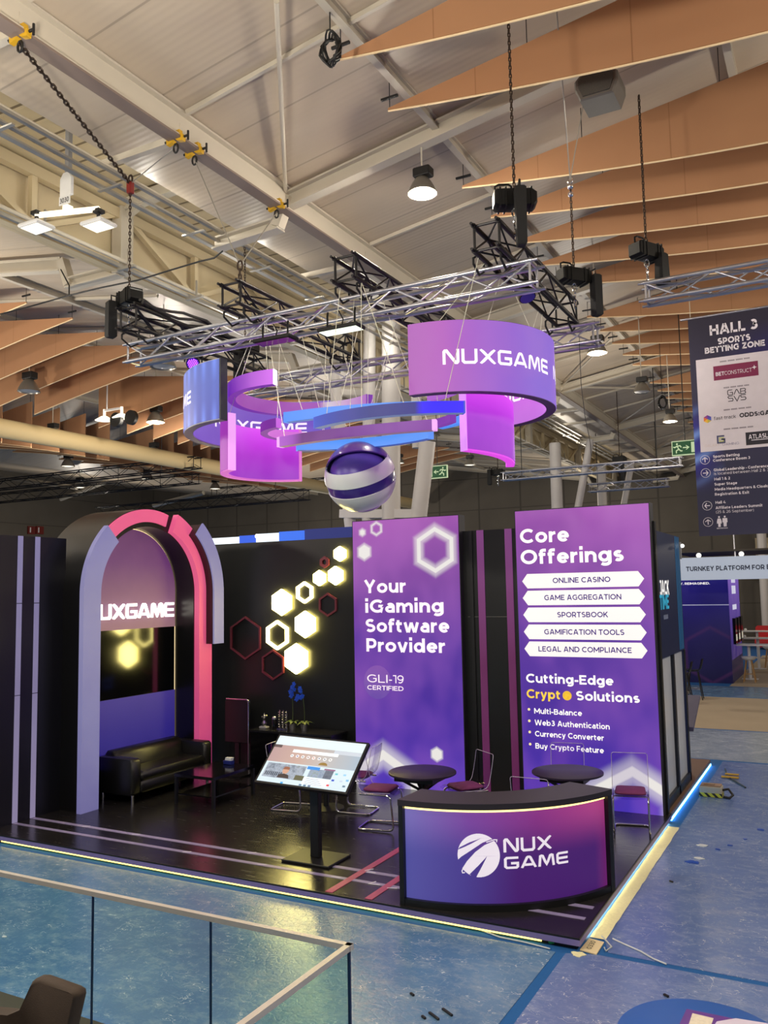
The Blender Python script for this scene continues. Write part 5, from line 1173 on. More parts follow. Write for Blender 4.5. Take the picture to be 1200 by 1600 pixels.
# ------------------------------------------------------------------ display screen kiosk
KX, KY = -3.12, .83
t = thing('display_kiosk', 'tilted landscape touch screen on a black post, showing a browser page', 'kiosk', (KX, KY, 0))
mb = MB(); mb.prism([(KX-.3, KY-.23), (KX+.3, KY-.23), (KX+.3, KY+.23), (KX-.3, KY+.23)], 0, .03, bev=.008); mb.build('base_plate', M_BLACK, t)
mb = MB(); mb.box((KX-.055, KY-.04, .03), (KX+.055, KY+.04, .86), .008); mb.build('post', M_BLACK, t)
s00, s10, s11, s01 = on_y(88+0, 0, 1), None, None, None
zs = lambda x, y: (380+x/5.4545, 1140+y/5.4545)
cTL, cTR, cBR, cBL = on_y(*zs(318, 40), 1.08), on_y(*zs(1086, 112), 1.08), on_y(*zs(868, 552), .60), on_y(*zs(84, 440), .60)
ctr = (cTL+cTR+cBR+cBL)/4; ux = ((cTR-cTL)+(cBR-cBL)).normalized(); vy = ((cTL-cBL)+(cTR-cBR)); vy = (vy-ux*vy.dot(ux)).normalized(); nz = ux.cross(vy)
SW = ((cTR-cTL).length+(cBR-cBL).length)/2; SH = ((cTL-cBL).dot(vy)+(cTR-cBR).dot(vy))/2
scr = lambda u, v, w=0: ctr+ux*(u-.5)*SW+vy*(v-.5)*SH+nz*w
mb = MB(); mb.prism([(0, 0), (1, 0), (1, 1), (0, 1)], -.045, 0, f=scr); mb.build('screen_housing', M_BLACK, t, fix=True)
mb = MB(); mb.bar(scr(.5, .5, -.14), (KX, KY, .82), .12, .06); mb.prism([(.42, .35), (.58, .35), (.58, .65), (.42, .65)], -.15, -.045, f=scr); mb.build('tilt_bracket', M_BLACK, t)
iu = lambda u: .02+.96*u
sv = lambda v: .035+.93*v
def spatch(par, name, u0, v0, u1, v1, m, w=.002):
    mb = MB(); mb.prism([(iu(u0), sv(v0)), (iu(u1), sv(v0)), (iu(u1), sv(v1)), (iu(u0), sv(v1))], w-.0012, w, f=scr); return mb.build(name, m, par, fix=True)
def page_mat():
    m, g, p = newmat('browser_wallpaper'); co = g.coord(); x, y, z = g.sep(co)
    u = g.rng(x, (cTL.x+cBL.x)/2, (cTR.x+cBR.x)/2); v = g.rng(z, ctr.z+SH*.5*vy.z*.1, cTL.z)
    c = g.ramp(u, [(0, lin((196, 160, 160))), (.35, lin((214, 178, 164))), (.6, lin((206, 196, 190))), (1, lin((176, 198, 216)))])
    c = g.mix(g.rng(v, .3, .9, 0, .5), c, lin((176, 136, 140))); n = g.noise(co, 6, 3); c = g.mix(g.m('MULTIPLY', n, .15), c, lin((230, 210, 190)))
    p.inputs['Base Color'].default_value = (.02, .02, .02, 1); p.inputs['Roughness'].default_value = .3; g.put(p.inputs['Emission Color'], c); p.inputs['Emission Strength'].default_value = .95; return m
E_PG = emit('page_pale_blue', (206, 224, 232), .95); page = spatch(t, 'browser_page', 0, 0, 1, 1, E_PG, .002)
page['label'] = 'lit browser page'
spatch(page, 'wallpaper', 0, .43, 1, .80, page_mat(), .0035)
spatch(page, 'toolbar', 0, .80, 1, 1, emit('toolbar_white', (216, 230, 234), .95), .0035); spatch(page, 'tab_corner', .7, .72, 1, .8, emit('page_corner', (196, 204, 214), .95), .005)
spatch(page, 'bookmark', 0, .74, .09, .80, emit('dark_tab', (96, 80, 80), .9), .005)
spatch(page, 'search_box', .24, .665, .76, .73, emit('search_white', (236, 240, 240), 1), .005)
icol = [(150, 160, 170), (90, 90, 160), (120, 130, 140), (160, 110, 110), (220, 120, 100), (110, 120, 150), (100, 110, 130), (150, 150, 150)]
for i in range(8):
    mb = MB(); cu, cv = .255+.063*i, .59; f2 = lambda u, v, w: scr(iu(cu+u*.56), sv(cv+v), w)
    mb.prism([(.033*cos(2*pi*k/16), .033*sin(2*pi*k/16)) for k in range(16)], .004, .005, f=f2); o = mb.build('shortcut', emit('shortcut_disc', (232, 232, 232), 1), page, fix=True)
    mb = MB(); mb.prism([(.014*cos(2*pi*k/10), .014*sin(2*pi*k/10)) for k in range(10)], .005, .006, f=f2); mb.build('icon', emit('shortcut_icon', icol[i], .9), page, fix=True)
def photo_mat(name, cols, sc):
    m, g, p = newmat(name); n = g.noise(g.coord(), sc, 4, .7); c = g.ramp(n, [(.25+.5*i/(len(cols)-1), lin(c)) for i, c in enumerate(cols)])
    p.inputs['Base Color'].default_value = (.02, .02, .02, 1); g.put(p.inputs['Emission Color'], c); p.inputs['Emission Strength'].default_value = .9; return m
ph = spatch(page, 'news_picture', .03, .1, .48, .40, photo_mat('street_picture', [(70, 80, 90), (150, 160, 175), (190, 200, 215), (110, 116, 100)], 16), .0035)
for i in range(9): spatch(page, 'window_row', .05+.022*i, .14, .062+.022*i, .22, emit('dark_windows', (70, 78, 92), .9), .0048)
mb = MB(); f3 = lambda u, v, w: scr(iu(.27+u), sv(.24+v), w)
mb.prism([(.036*cos(2*pi*k/18), .075*sin(2*pi*k/18)+.03) for k in range(18)], .004, .0052, f=f3); mb.build('face', emit('face_tone', (206, 160, 136), .9), page, fix=True)
mb = MB(); mb.prism([(-.07, -.13), (.07, -.13), (.05, -.06), (.0, -.04), (-.05, -.06)], .004, .0056, f=f3); mb.build('dark_coat', emit('dark_coat', (70, 58, 54), .9), page, fix=True)
mb = MB(); mb.prism([(-.036, .05), (.036, .05), (.03, .1), (0, .112), (-.03, .1)], .004, .006, f=f3); mb.build('hair', emit('brown_hair', (150, 100, 78), .9), page, fix=True)
spatch(page, 'hillside', .40, .1, .5, .2, emit('dark_green_hill', (100, 100, 76), .9), .005)
spatch(page, 'news_picture', .53, .2, .70, .37, photo_mat('city_picture', [(120, 140, 170), (170, 185, 205), (140, 160, 110)], 24), .0035)
spatch(page, 'news_picture', .70, .2, .79, .37, photo_mat('grey_picture', [(90, 100, 118), (130, 140, 156)], 20), .0035)
spatch(page, 'badge', .49, .35, .63, .41, emit('blue_badge', (60, 140, 220), .95), .005); spatch(page, 'badge', .68, .37, .80, .40, emit('mauve_badge', (150, 110, 140), .9), .005)
mb = MB(); f4 = lambda u, v, w: scr(iu(.64+u), sv(.46+v), w); mb.prism([(.05*cos(pi*k/12), .06*sin(pi*k/12)) for k in range(13)], .004, .0052, f=f4); mb.build('golden_dome', emit('golden_dome', (150, 120, 60), .9), page, fix=True)
spatch(page, 'white_card', .5, .03, .79, .19, emit('white_card', (228, 236, 242), 1), .0042)
for (u, v, c) in ((.83, .3, (110, 190, 200)), (.92, .3, (150, 200, 235)), (.82, .17, (50, 80, 190)), (.91, .17, (190, 205, 220)), (.97, .2, (120, 180, 220)), (.79, .06, (220, 70, 80)), (.96, .08, (100, 130, 150)), (.29, -.005, (70, 160, 220)), (.5, .0, (100, 130, 160)), (.55, .0, (90, 120, 150)), (.6, .0, (100, 120, 150))):
    spatch(page, 'app_icon', u-.014, v, u+.014, v+.035, emit('app_icon', c, .95), .0055)
for i in range(4): spatch(page, 'text_line', .53, .05+.035*i, .73-.02*i, .058+.035*i, emit('grey_text_line', (160, 170, 180), .9), .0055)

# ------------------------------------------------------------------ sofa, coffee table, sideboard
M_LEATH = mat('black_leather', (17, 17, 17), .34, var=.15, scale=8, bump=.12, bscale=120)
SX0, SX1, SY0, SY1 = -7.42, -6.72, 1.72, 3.42
t = thing('leather_sofa', 'black leather two-seat sofa under the arch sign', 'sofa', ((SX0+SX1)/2, (SY0+SY1)/2, 0))
def rbox(mb, a, b, r=.03):
    x0, y0, z0 = a; x1, y1, z1 = b
    mb.prism([(x0+r, y0), (x1-r, y0), (x1-r*.3, y0+r*.3), (x1, y0+r), (x1, y1-r), (x1-r*.3, y1-r*.3), (x1-r, y1), (x0+r, y1), (x0+r*.3, y1-r*.3), (x0, y1-r), (x0, y0+r), (x0+r*.3, y0+r*.3)], z0, z1, bev=min(r, (z1-z0)*.4))
mb = MB(); rbox(mb, (SX0, SY0+.17, .14), (SX1+.0, SY1-.17, .3)); mb.build('base', M_LEATH, t, 50)
mb = MB(); rbox(mb, (SX0+.1, SY0+.17, .3), (SX1+.01, SY1-.17, .43), .04); mb.build('seat_cushion', M_LEATH, t, 50)
mb = MB(); mb.prism([(SX0, .14), (SX0+.28, .3), (SX0+.23, .6), (SX0+.17, .67), (SX0+.05, .68), (SX0, .62)], SY0+.15, SY1-.15, bev=.02, f=lambda u, v, w: (u, w, v)); mb.build('backrest', M_LEATH, t, 50, fix=True)
for ya, yb in ((SY0, SY0+.18), (SY1-.18, SY1)):
    mb = MB(); rbox(mb, (SX0, ya, .13), (SX1, yb, .62), .035); mb.build('armrest', M_LEATH, t, 50)
for x in (SX0+.08, SX1-.05):
    for y in (SY0+.06, SY1-.06):
        mb = MB(); mb.cyl((x, y, 0), (x, y, .13), .022, 10); mb.build('leg', M_CHROME, t, 50)
t = thing('coffee_table', 'low black coffee table in front of the sofa', 'coffee table', (-5.9, 2.6, 0)); cx0, cx1, cy0, cy1 = -6.28, -5.58, 2.08, 3.0
mb = MB(); mb.box((cx0, cy0, .37), (cx1, cy1, .41)); mb.build('table_top', M_BLACKG, t)
for x in (cx0+.02, cx1-.02):
    for y in (cy0+.02, cy1-.02):
        mb = MB(); mb.box((x-.02, y-.02, 0), (x+.02, y+.02, .37)); mb.build('leg', M_BLACK, t)
mb = MB(); mb.box((cx0+.04, cy0+.04, .12), (cx1-.04, cy1-.04, .14)); mb.build('lower_shelf', M_BLACKG, t)
q = on_z(339, 1188, .42); t = thing('paper_packet', 'small crumpled white and blue packet at the back of the coffee table', 'packet', (-5.98, 2.9, .41)); gx, gy = -5.98, 2.9
mb = MB(); mb.prism([(-.07, .0), (.075, .0), (.08, .05), (.02, .06), (-.075, .05)], -.045, .045, bev=.012, f=lambda u, v, w: (gx+u, gy+w, .412+v)); mb.build('blue_body', mat('blue_packet', (28, 40, 120), .4, var=.3, scale=40), t, 40, fix=True)
mb = MB(); mb.prism([(-.05, .055), (.07, .055), (.085, .1), (-.04, .095)], -.035, .03, bev=.01, f=lambda u, v, w: (gx+u, gy+w, .412+v)); mb.build('white_flap', mat('white_tissue', (215, 220, 225), .6, var=.1, scale=50), t, 40, fix=True)
t = thing('sideboard', 'low black sideboard along the black wall, behind the display screen', 'sideboard', (-5.6, 4.0, 0)); bx0, bx1, by0, by1 = -6.28, -4.75, 3.78, 4.25
mb = MB(); mb.box((bx0+.02, by0+.02, .06), (bx1-.02, by1, .73)); mb.build('carcass', M_BLACK, t)
mb = MB(); mb.box((bx0, by0, .73), (bx1, by1, .76)); mb.build('worktop', mat('sideboard_top', (26, 26, 27), .25, var=.1), t)
for i in range(3):
    xa = bx0+.03+i*.49; mb = MB(); mb.box((xa, by0, .08), (xa+.48, by0+.02, .72)); d = mb.build('door', M_BLACKG, t)
    mb = MB(); mb.cyl((xa+.42, by0-.02, .45), (xa+.42, by0-.02, .6), .006, 8); mb.build('handle', M_CHROME, d, world=False)
t = thing('rounded_panel', 'black rounded panel with a chrome edge left of the sideboard', 'panel', (-6.65, 3.95, 0))
mb = MB(); mb.prism([(-6.9, .5), (-6.42, .5), (-6.42, 1.15), (-6.45, 1.19), (-6.87, 1.19), (-6.9, 1.15)], 3.95, 4.0, bev=.012, f=lambda u, v, w: (u, w, v)); mb.build('panel', M_BLACK, t, 40, fix=True)
mb = MB(); mb.tube(fillet([(-6.86, 3.94, 1.197), (-6.41, 3.94, 1.197), (-6.41, 3.94, .7), (-6.41, 3.94, .02)], .04), .011, 8); mb.tube([(-6.43, 3.99, 1.18), (-6.43, 3.99, .02)], .01, 8); mb.build('chrome_edge', M_CHROME, t, 60)
mb = MB(); mb.box((-6.92, 3.7, 0), (-6.4, 4.2, .03)); mb.box((-6.7, 3.96, .03), (-6.62, 4.0, .5)); mb.build('foot', M_BLACK, t)
# things on the sideboard
SZ = .76
def orchid(x, y, hx, hz, label, seed):
    rnd = random.Random(seed); t = thing('potted_orchid', label, 'orchid', (x, y, SZ), 'blue orchids on the sideboard')
    mb = MB(); mb.lathe([(.001, 0), (.04, 0), (.055, .1), (.05, .1), (.038, .02), (.001, .02)], 20, (x, y, SZ)); mb.build('pot', mat('silver_pot', (150, 150, 150), .25, .8), t, 40)
    mb = MB()
    for k in range(7):
        a = k*.9+rnd.random(); L = .13+.05*rnd.random(); p0 = Vector((x, y, SZ+.09)); d = Vector((cos(a), sin(a), 0)); s = Vector((-sin(a), cos(a), 0))*.025
        m1 = p0+d*L*.5+Vector((0, 0, .05)); e = p0+d*L+Vector((0, 0, .015)); mb.add([p0, m1+s, e, m1-s, m1+Vector((0, 0, -.008))], [(0, 1, 4), (1, 2, 4), (2, 3, 4), (3, 0, 4), (0, 3, 1), (3, 2, 1)])
    mb.build('leaves', mat('orchid_leaf', (92, 110, 52), .5, var=.2), t, 60)
    mb = MB(); pts = [Vector((x, y, SZ+.08)), Vector((x+.01, y, SZ+.3)), Vector((x+hx*.2, y-.01, SZ+.52)), Vector((x+hx*.5, y-.03, SZ+hz)), Vector((x+hx, y-.05, SZ+hz-.05))]; mb.tube(fillet(pts, .12), .005, 6); mb.build('stem', mat('orchid_stem', (70, 90, 40), .5), t, 60)
    MP = mat('blue_orchid_petal', (22, 78, 205), .5, var=.35, scale=25)
    for k in range(8):
        c = pts[3].lerp(pts[4], k/7)+Vector((rnd.uniform(-.05, .05), rnd.uniform(-.04, .02), rnd.uniform(-.15, .04))); mb = MB(); tl = rnd.uniform(-.4, .4)
        for j in range(5):
            a = 2*pi*j/5+tl; d = Vector((cos(a), -.15+.1*sin(3*a), sin(a))); s = Vector((-sin(a), 0, cos(a)))*.017
            mb.add([c, c+d*.022+s, c+d*.045, c+d*.022-s, c+d*.025+Vector((0, -.008, 0))], [(0, 1, 4), (1, 2, 4), (2, 3, 4), (3, 0, 4), (0, 3, 1), (3, 2, 1)])
        mb.sphere(c+Vector((0, -.008, 0)), .008, 8, 6); mb.build('blossom', MP, t, 60)
orchid(-5.60, 4.0, .04, .68, 'left potted blue orchid on the sideboard', 2); orchid(-5.38, 4.0, -.07, .66, 'right potted blue orchid on the sideboard', 5)
t = thing('capsule_rack', 'dark wire rack with three columns of shiny capsules on the sideboard', 'rack', (-5.79, 4.02, SZ))
mb = MB()
for i in range(3):
    for z in (0, .29): pass
    mb.cyl((-5.86+.065*i, 4.03, SZ), (-5.86+.065*i, 4.03, SZ+.29), .005, 6)
mb.box((-5.9, 3.98, SZ), (-5.69, 4.08, SZ+.012)); mb.build('rack_frame', M_CHROME, t)
M_CAPS = mat('silver_capsules', (190, 190, 190), .2, .9)
for i in range(3):
    for j in range(7): mb = MB(); mb.sphere((-5.86+.065*i, 4.005, SZ+.035+.037*j), .013, 8, 6); mb.build('capsule', M_CAPS, t, 60)
t = thing('shaker_bottle', 'dark bottle with a shiny silver cap on the sideboard', 'bottle', (-5.93, 3.98, SZ))
mb = MB(); mb.lathe([(.001, 0), (.038, 0), (.04, .01), (.04, .14), (.036, .15)], 20, (-5.93, 3.98, SZ)); mb.build('body', M_BLACKG, t, 40)
mb = MB(); mb.lathe([(.038, .15), (.04, .165), (.03, .19), (.001, .2)], 20, (-5.93, 3.98, SZ)); mb.build('cap', M_CHROME, t, 60)
t = thing('glass_figurine', 'small glittering silver figurine at the left end of the sideboard', 'figurine', (-6.13, 3.98, SZ))
mb = MB(); mb.box((-6.2, 3.93, SZ), (-6.06, 4.03, SZ+.03), .008); mb.build('plinth', M_GREYP, t)
mb = MB(); mb.lathe([(.001, .03), (.035, .035), (.045, .08), (.02, .12), (.035, .16), (.02, .2), (.001, .24)], 10, (-6.13, 3.98, SZ)); mb.sphere((-6.09, 3.98, SZ+.19), .025, 8, 6); mb.sphere((-6.16, 3.98, SZ+.17), .02, 8, 6); mb.build('figure', M_CHROME, t)

# ------------------------------------------------------------------ neighbouring stand at the right
M_NAVY = mat('navy_stand_wall', (16, 32, 74), .45, var=.1, scale=1)
XJ = -.06; YJ0, YJ1 = 4.4, 6.42
t = thing('stand_platform', 'wood-floored platform of the navy stand behind the right tower', 'platform', (-2, 6.2, -.1))
mb = MB(); mb.box((-5, 4.34, -.09), (0, 8.05, 0)); mb.build('deck', mat('brown_wood_deck', (112, 82, 62), .5, var=.2, scale=8), t)
mb = MB(); mb.box((-.02, 4.34, -.094), (.008, 8.05, -.064)); mb.box((-1.4, 8.052, -.085), (.0, 8.06, -.06)); mb.build('led_strip', E_CYAN, t)
t = thing('glazed_cabin', 'navy side wall of the neighbouring stand with frosted glass below', 'stand wall', (XJ, 5.4, 0))
mb = MB(); mb.box((XJ-.12, YJ0, 1.93), (XJ, YJ1, 3.64)); mb.box((XJ-2.6, YJ1-.1, 0), (XJ-.002, YJ1, 3.64)); mb.build('wall_panel', M_NAVY, t)
mb = MB()
for ya, yb in ((YJ0, YJ0+.09), (5.36, 5.46), (YJ1-.09, YJ1)): mb.box((XJ-.1, ya, 0), (XJ+.01, yb, 1.93))
mb.box((XJ-.1, YJ0, 0), (XJ+.01, YJ1, .12)); mb.build('window_frame', mat('dark_navy_frame', (18, 24, 38), .4), t)
M_FROST = mat('frosted_glass', (206, 210, 218), .25, var=.12, scale=1.5)
for ya, yb in ((YJ0+.09, 5.36), (5.46, YJ1-.09)):
    mb = MB(); mb.box((XJ-.06, ya, .12), (XJ-.03, yb, 1.93)); mb.build('pane', M_FROST, t)
mb = MB()
for k in range(4): mb.box((XJ, 6.02+.1*k, 1.95), (XJ+.004, 6.035+.1*k, 3.63))
mb.build('cyan_stripes', emit('cyan_stripes', (40, 120, 170), .45), t)
fx = lambda u, v: (XJ+.006, u, v)
def xr(px0, py0, px1, py1):
    a, b = on_x(px0, py0, XJ), on_x(px1, py1, XJ); return a.y, b.y, a.z
ya, yb, zb2 = xr(1031, 930, 1045, 926); text('JACK', fx, ya, yb, zb2, .2, E_TXT2, t, .02, name='sign_lettering')
ya, yb, zb2 = xr(1031, 953, 1045, 950); text('TIME', fx, ya, yb, zb2, .2, emit('cyan_lettering', (40, 150, 180), .9), t, .03, name='sign_lettering')
mb = MB(); q = on_x(1037, 968, XJ); mb.box((XJ, q.y, q.z), (XJ+.004, q.y+.32, q.z+.06)); mb.build('tag_line', mat('pale_tag_line', (120, 130, 160), .5, var=.5, scale=60), t)
q = on_x(1062, 852, XJ+.05); mb = MB(); mb.sphere((XJ+.05, 6.38, q.z), .03, 12, 8); mb.build('spot_lamp', emit('small_spot', (255, 255, 255), 2), t); mb = MB(); mb.box((XJ, 6.36, q.z-.2), (XJ+.03, 6.41, q.z+.06)); mb.build('lamp_bracket', M_GREYP, t)
mb = MB(); mb.box((-.25, YJ1+.3, 0), (-.15, YJ1+.5, .9)); mb.prism([(YJ1+.05, .7), (YJ1+.9, 1.1), (YJ1+.9, 1.14), (YJ1+.05, .76)], -.5, -.1, f=lambda u, v, w: (w+.1, u, v)); 
tag(mb.build('sloping_panel', mat('purple_grey_panel', (84, 80, 110), .5), fix=True), 'sloping grey panel jutting out behind the navy cabin', 'panel')

# yellow tape and small floor items right of the stand
M_TAPE = mat('yellow_cloth_tape', (238, 232, 184), .6, var=.15, scale=40, bump=.3, bscale=60)
mb = MB(); rnd = random.Random(4); n = 30; vs = []
for i in range(n+1):
    y = .3+3.75*i/n; vs += [(.014+rnd.uniform(-.003, .003), y, ZF+.006+rnd.uniform(0, .006)), (.148+rnd.uniform(-.004, .004), y, ZF+.006+rnd.uniform(0, .006))]
mb.add(vs, [(2*i, 2*i+1, 2*i+3, 2*i+2) for i in range(n)]); tag(mb.build('tape_strip', M_TAPE), 'yellowish tape strip on the carpet along the right edge of the platform', 'tape')
mb = MB(); c0 = on_z(905, 1490, ZF); mb.prism([(c0.x+.055*cos(a)*(1+.3*sin(3*a)), c0.y-.03+.05*sin(a)*(1+.2*cos(5*a))) for a in [2*pi*i/16 for i in range(16)]], ZF+.003, ZF+.008); tag(mb.build('tape_scrap', M_TAPE, fix=True), 'torn scrap of yellow tape at the platform corner', 'tape')
pc = [on_z(x, y, ZF)[:2] for x, y in ((906, 1486), (932, 1493), (944, 1474), (921, 1468))]
mb = MB(); mb.prism(pc, ZF+.004, ZF+.012); t = tag(mb.build('number_plate', mat('cream_card', (232, 214, 170), .6), fix=True), 'small cream card with a number, lying at the platform corner', 'card')
A, B, D = Vector((*pc[1], 0)), Vector((*pc[2], 0)), Vector((*pc[0], 0))
text('0330', lambda u, v: tuple(A+(B-A)*u+(D-A)*v+Vector((0, 0, ZF+.014))), .2, .85, .42, .3, M_CABLE, t, .01, name='digits')
mb = MB(); c0 = on_z(861, 1475, ZF); mb.sphere((c0.x, c0.y, ZF+.02), .025, 10, 7, (1, 1, .8)); mb.sphere((c0.x+.02, c0.y+.01, ZF+.015), .016, 10, 7); tag(mb.build('green_clip', mat('green_plastic', (40, 170, 90), .4), smooth=60), 'small green lump under the front edge near the corner', 'clip')
# striped floor box
q = on_z(1093, 1245, ZF); q2 = on_z(1128, 1246, ZF); bx, by = q.x, q.y; w = .3; d = .22
t = thing('floor_box', 'cream box with yellow and black hazard stripes on the carpet at right', 'box', (bx+w/2, by+d/2, ZF))
mb = MB(); mb.box((bx, by, ZF+.005), (bx+w, by+d, ZF+.15), .012); mb.build('casing', mat('cream_plastic', (178, 172, 158), .5), t)
mb = MB(); mb.box((bx+.015, by+.02, ZF+.15), (bx+w-.015, by+d-.02, ZF+.165)); mb.box((bx+.06, by+.05, ZF+.165), (bx+.2, by+.12, ZF+.18)); mb.build('lid', mat('tan_lid', (158, 128, 104), .6, var=.3, scale=20), t)
def haz():
    m, g, p = newmat('hazard_stripes'); x, y, z = g.sep(g.coord()); f = g.m('FRACT', g.m('DIVIDE', g.m('ADD', g.m('ADD', g.m('ADD', x, y), z), 20), .1))
    g.put(p.inputs['Base Color'], g.mix(g.m('GREATER_THAN', f, .55), lin((205, 200, 60)), lin((20, 20, 24)))); return m
mb = MB(); mb.box((bx-.004, by-.004, ZF+.01), (bx+w+.004, by+d+.004, ZF+.065)); mb.build('hazard_tape', haz(), t)
mb = MB(); mb.tube([(bx+w, by+.1, ZF+.1), (bx+w+.08, by+.1, ZF+.12), (bx+w+.14, by+.06, ZF+.05), (bx+w+.1, by, ZF+.02), (bx+w+.02, by+.03, ZF+.02)], .018, 8); mb.build('cable', M_CABLE, t, 60)
mb = MB(); a = on_z(1133, 1203, ZF); b = on_z(1165, 1232, ZF); mb.tube([(a.x, a.y, ZF+.015), ((a.x+b.x)/2-.1, (a.y+b.y)/2, ZF+.02), (b.x, b.y, ZF+.015)], .012, 6); t = tag(mb.build('cable_end', M_CABLE, smooth=60), 'short black cable with yellow tags beside the striped box', 'cable')
mb = MB(); c0 = on_z(1146, 1213, ZF); mb.box((c0.x-.12, c0.y-.03, ZF+.02), (c0.x+.08, c0.y+.04, ZF+.035)); mb.build('yellow_tag', M_YELLOW, t, world=False); mb = MB(); mb.box((c0.x-.15, c0.y-.25, ZF+.02), (c0.x+.1, c0.y-.18, ZF+.035)); mb.build('yellow_tag', M_YELLOW, t, world=False)
M_FOIL = mat('clear_film_scrap', (205, 212, 216), .3, var=.15); M_BLUETAPE = mat('blue_tape_scrap', (16, 70, 170), .5)
def scrap(px, py, s, m, label, seed, name='film_scrap', cat='scrap'):
    rnd = random.Random(seed); c0 = on_z(px, py, ZF); n = 9
    pts = [(c0.x+s*(.6+.5*rnd.random())*cos(2*pi*i/n), c0.y+s*.7*(.6+.5*rnd.random())*sin(2*pi*i/n)) for i in range(n)]
    mb = MB(); mb.prism(pts, ZF+.004, ZF+.012, bev=.002); tag(mb.build(name, m, fix=True), label, cat)
scrap(1098, 1322, .075, M_FOIL, 'crumpled pale film scrap on the blue floor, right', 1); scrap(1092, 1342, .06, M_FOIL, 'thin pale film scrap just below the crumpled one', 2)
scrap(1083, 1348, .085, M_BLUETAPE, 'torn blue tape piece nearest the pale scraps', 3, 'tape_scrap'); scrap(1122, 1328, .035, M_BLUETAPE, 'small blue tape piece right of the pale scrap', 4, 'tape_scrap')
scrap(1141, 1322, .03, M_BLUETAPE, 'tiny blue tape piece in the middle of the trail', 5, 'tape_scrap'); scrap(1164, 1312, .025, M_BLUETAPE, 'tiny blue tape piece high in the trail', 6, 'tape_scrap'); scrap(1188, 1297, .06, M_BLUETAPE, 'blue tape piece at the right picture edge', 7, 'tape_scrap')
for i, (px, py, lab) in enumerate(((1049, 1379, 'black speck on the floor right of the yellow tape'), (1041, 1558, 'black speck just above the blue round table'), (699, 1584, 'dark stick of litter at the bottom centre, the longest'), (678, 1590, 'dark stick of litter left of the longest one'), (662, 1592, 'brown bit of litter at the bottom centre'), (644, 1556, 'dark crumb on the film left of the blue gap'))):
    c0 = on_z(px, py, ZF); mb = MB(); L = .05 if 'stick' in lab else .018; mb.bar((c0.x-L, c0.y+L*.6, ZF+.012), (c0.x+L, c0.y-L*.6, ZF+.012), .016, .012); tag(mb.build('litter', M_CABLE), lab, 'litter')
q = on_z(7, 1465, ZF); scrap(7, 1465, .03, M_FOIL, 'small white scrap at the left edge behind the glass', 8)
# film wrinkles thrown up along the corner
def wrinkle(pts, label):
    mb = MB(); rnd = random.Random(len(pts)); mb.tube([on_z(x+rnd.uniform(-1.5, 1.5), y+rnd.uniform(-1.5, 1.5), ZF+.01) for x, y in pts], .007, 5); tag(mb.build('film_ridge', M_FOIL, smooth=60), label, 'film')
wrinkle([(940, 1462), (948, 1470), (955, 1478), (948, 1486), (943, 1480)], 'crumpled ridge of film beside the number card')
wrinkle([(957, 1466), (975, 1474), (1000, 1485), (1022, 1498), (1040, 1506)], 'long shiny film ridge running right from the corner')
wrinkle([(700, 1428), (740, 1448), (780, 1463), (820, 1472), (858, 1482)], 'shiny film ridge along the front edge near the corner')

# ------------------------------------------------------------------ glass balustrade, chair and table in the foreground
ZR = 1.0
RA, RB = on_z(545, 1475, ZR), on_z(370, 1600, ZR); xr_ = RA.x; yr_ = RA.y
M_GLASS = clear('balustrade_glass', (238, 248, 248), .08); M_RAIL = mat('steel_handrail', (208, 202, 190), .35, .3, var=.08)
M_GLEDGE = mat('blue_green_glass_edge', (24, 44, 84), .2)
t = thing('glass_balustrade', 'frameless glass balustrade with a steel handrail at the lower left', 'balustrade', (xr_, yr_, ZF))
mb = MB(); mb.bar((-6.2, yr_, ZR-.015), (xr_+.02, yr_, ZR-.015), .035, .03); mb.bar((xr_, yr_+.02, ZR-.015), (xr_, -5.6, ZR-.015), .035, .03); mb.build('handrail', M_RAIL, t)
xs = [xr_, on_z(328, 1430, ZR).x, on_z(148, 1390, ZR).x]; st = xs[1]-xs[2]; xs += [xs[2]-st*k for k in range(1, 4)]
for a, b in zip(xs[:-1], xs[1:]):
    mb = MB(); mb.box((b+.008, yr_-.006, ZF+.06), (a-.008, yr_+.006, ZR-.03)); p = mb.build('glass_pane', M_GLASS, t)
    mb = MB(); mb.box((b+.0, yr_-.007, ZF+.06), (b+.0078, yr_+.007, ZR-.03)); mb.build('pane_edge', M_GLEDGE, p, world=False)
mb = MB(); mb.box((xr_-.006, yr_-.95, ZF+.06), (xr_+.006, yr_-.01, ZR-.03)); p = mb.build('glass_pane', M_GLASS, t)
mb = MB(); mb.box((xr_-.007, yr_-.006, ZF+.06), (xr_+.008, yr_+.007, ZR-.03)); mb.build('pane_edge', M_GLEDGE, p, world=False)
mb = MB(); mb.box((xr_-.006, yr_-2.2, ZF+.06), (xr_+.006, yr_-.97, ZR-.03)); mb.build('glass_pane', M_GLASS, t)
mb = MB(); mb.box((-6.2, yr_-.03, ZF), (xr_+.03, yr_+.03, ZF+.06)); mb.box((xr_-.03, yr_-2.3, ZF), (xr_+.03, yr_-.03, ZF+.06)); mb.build('floor_channel', M_RAIL, t)
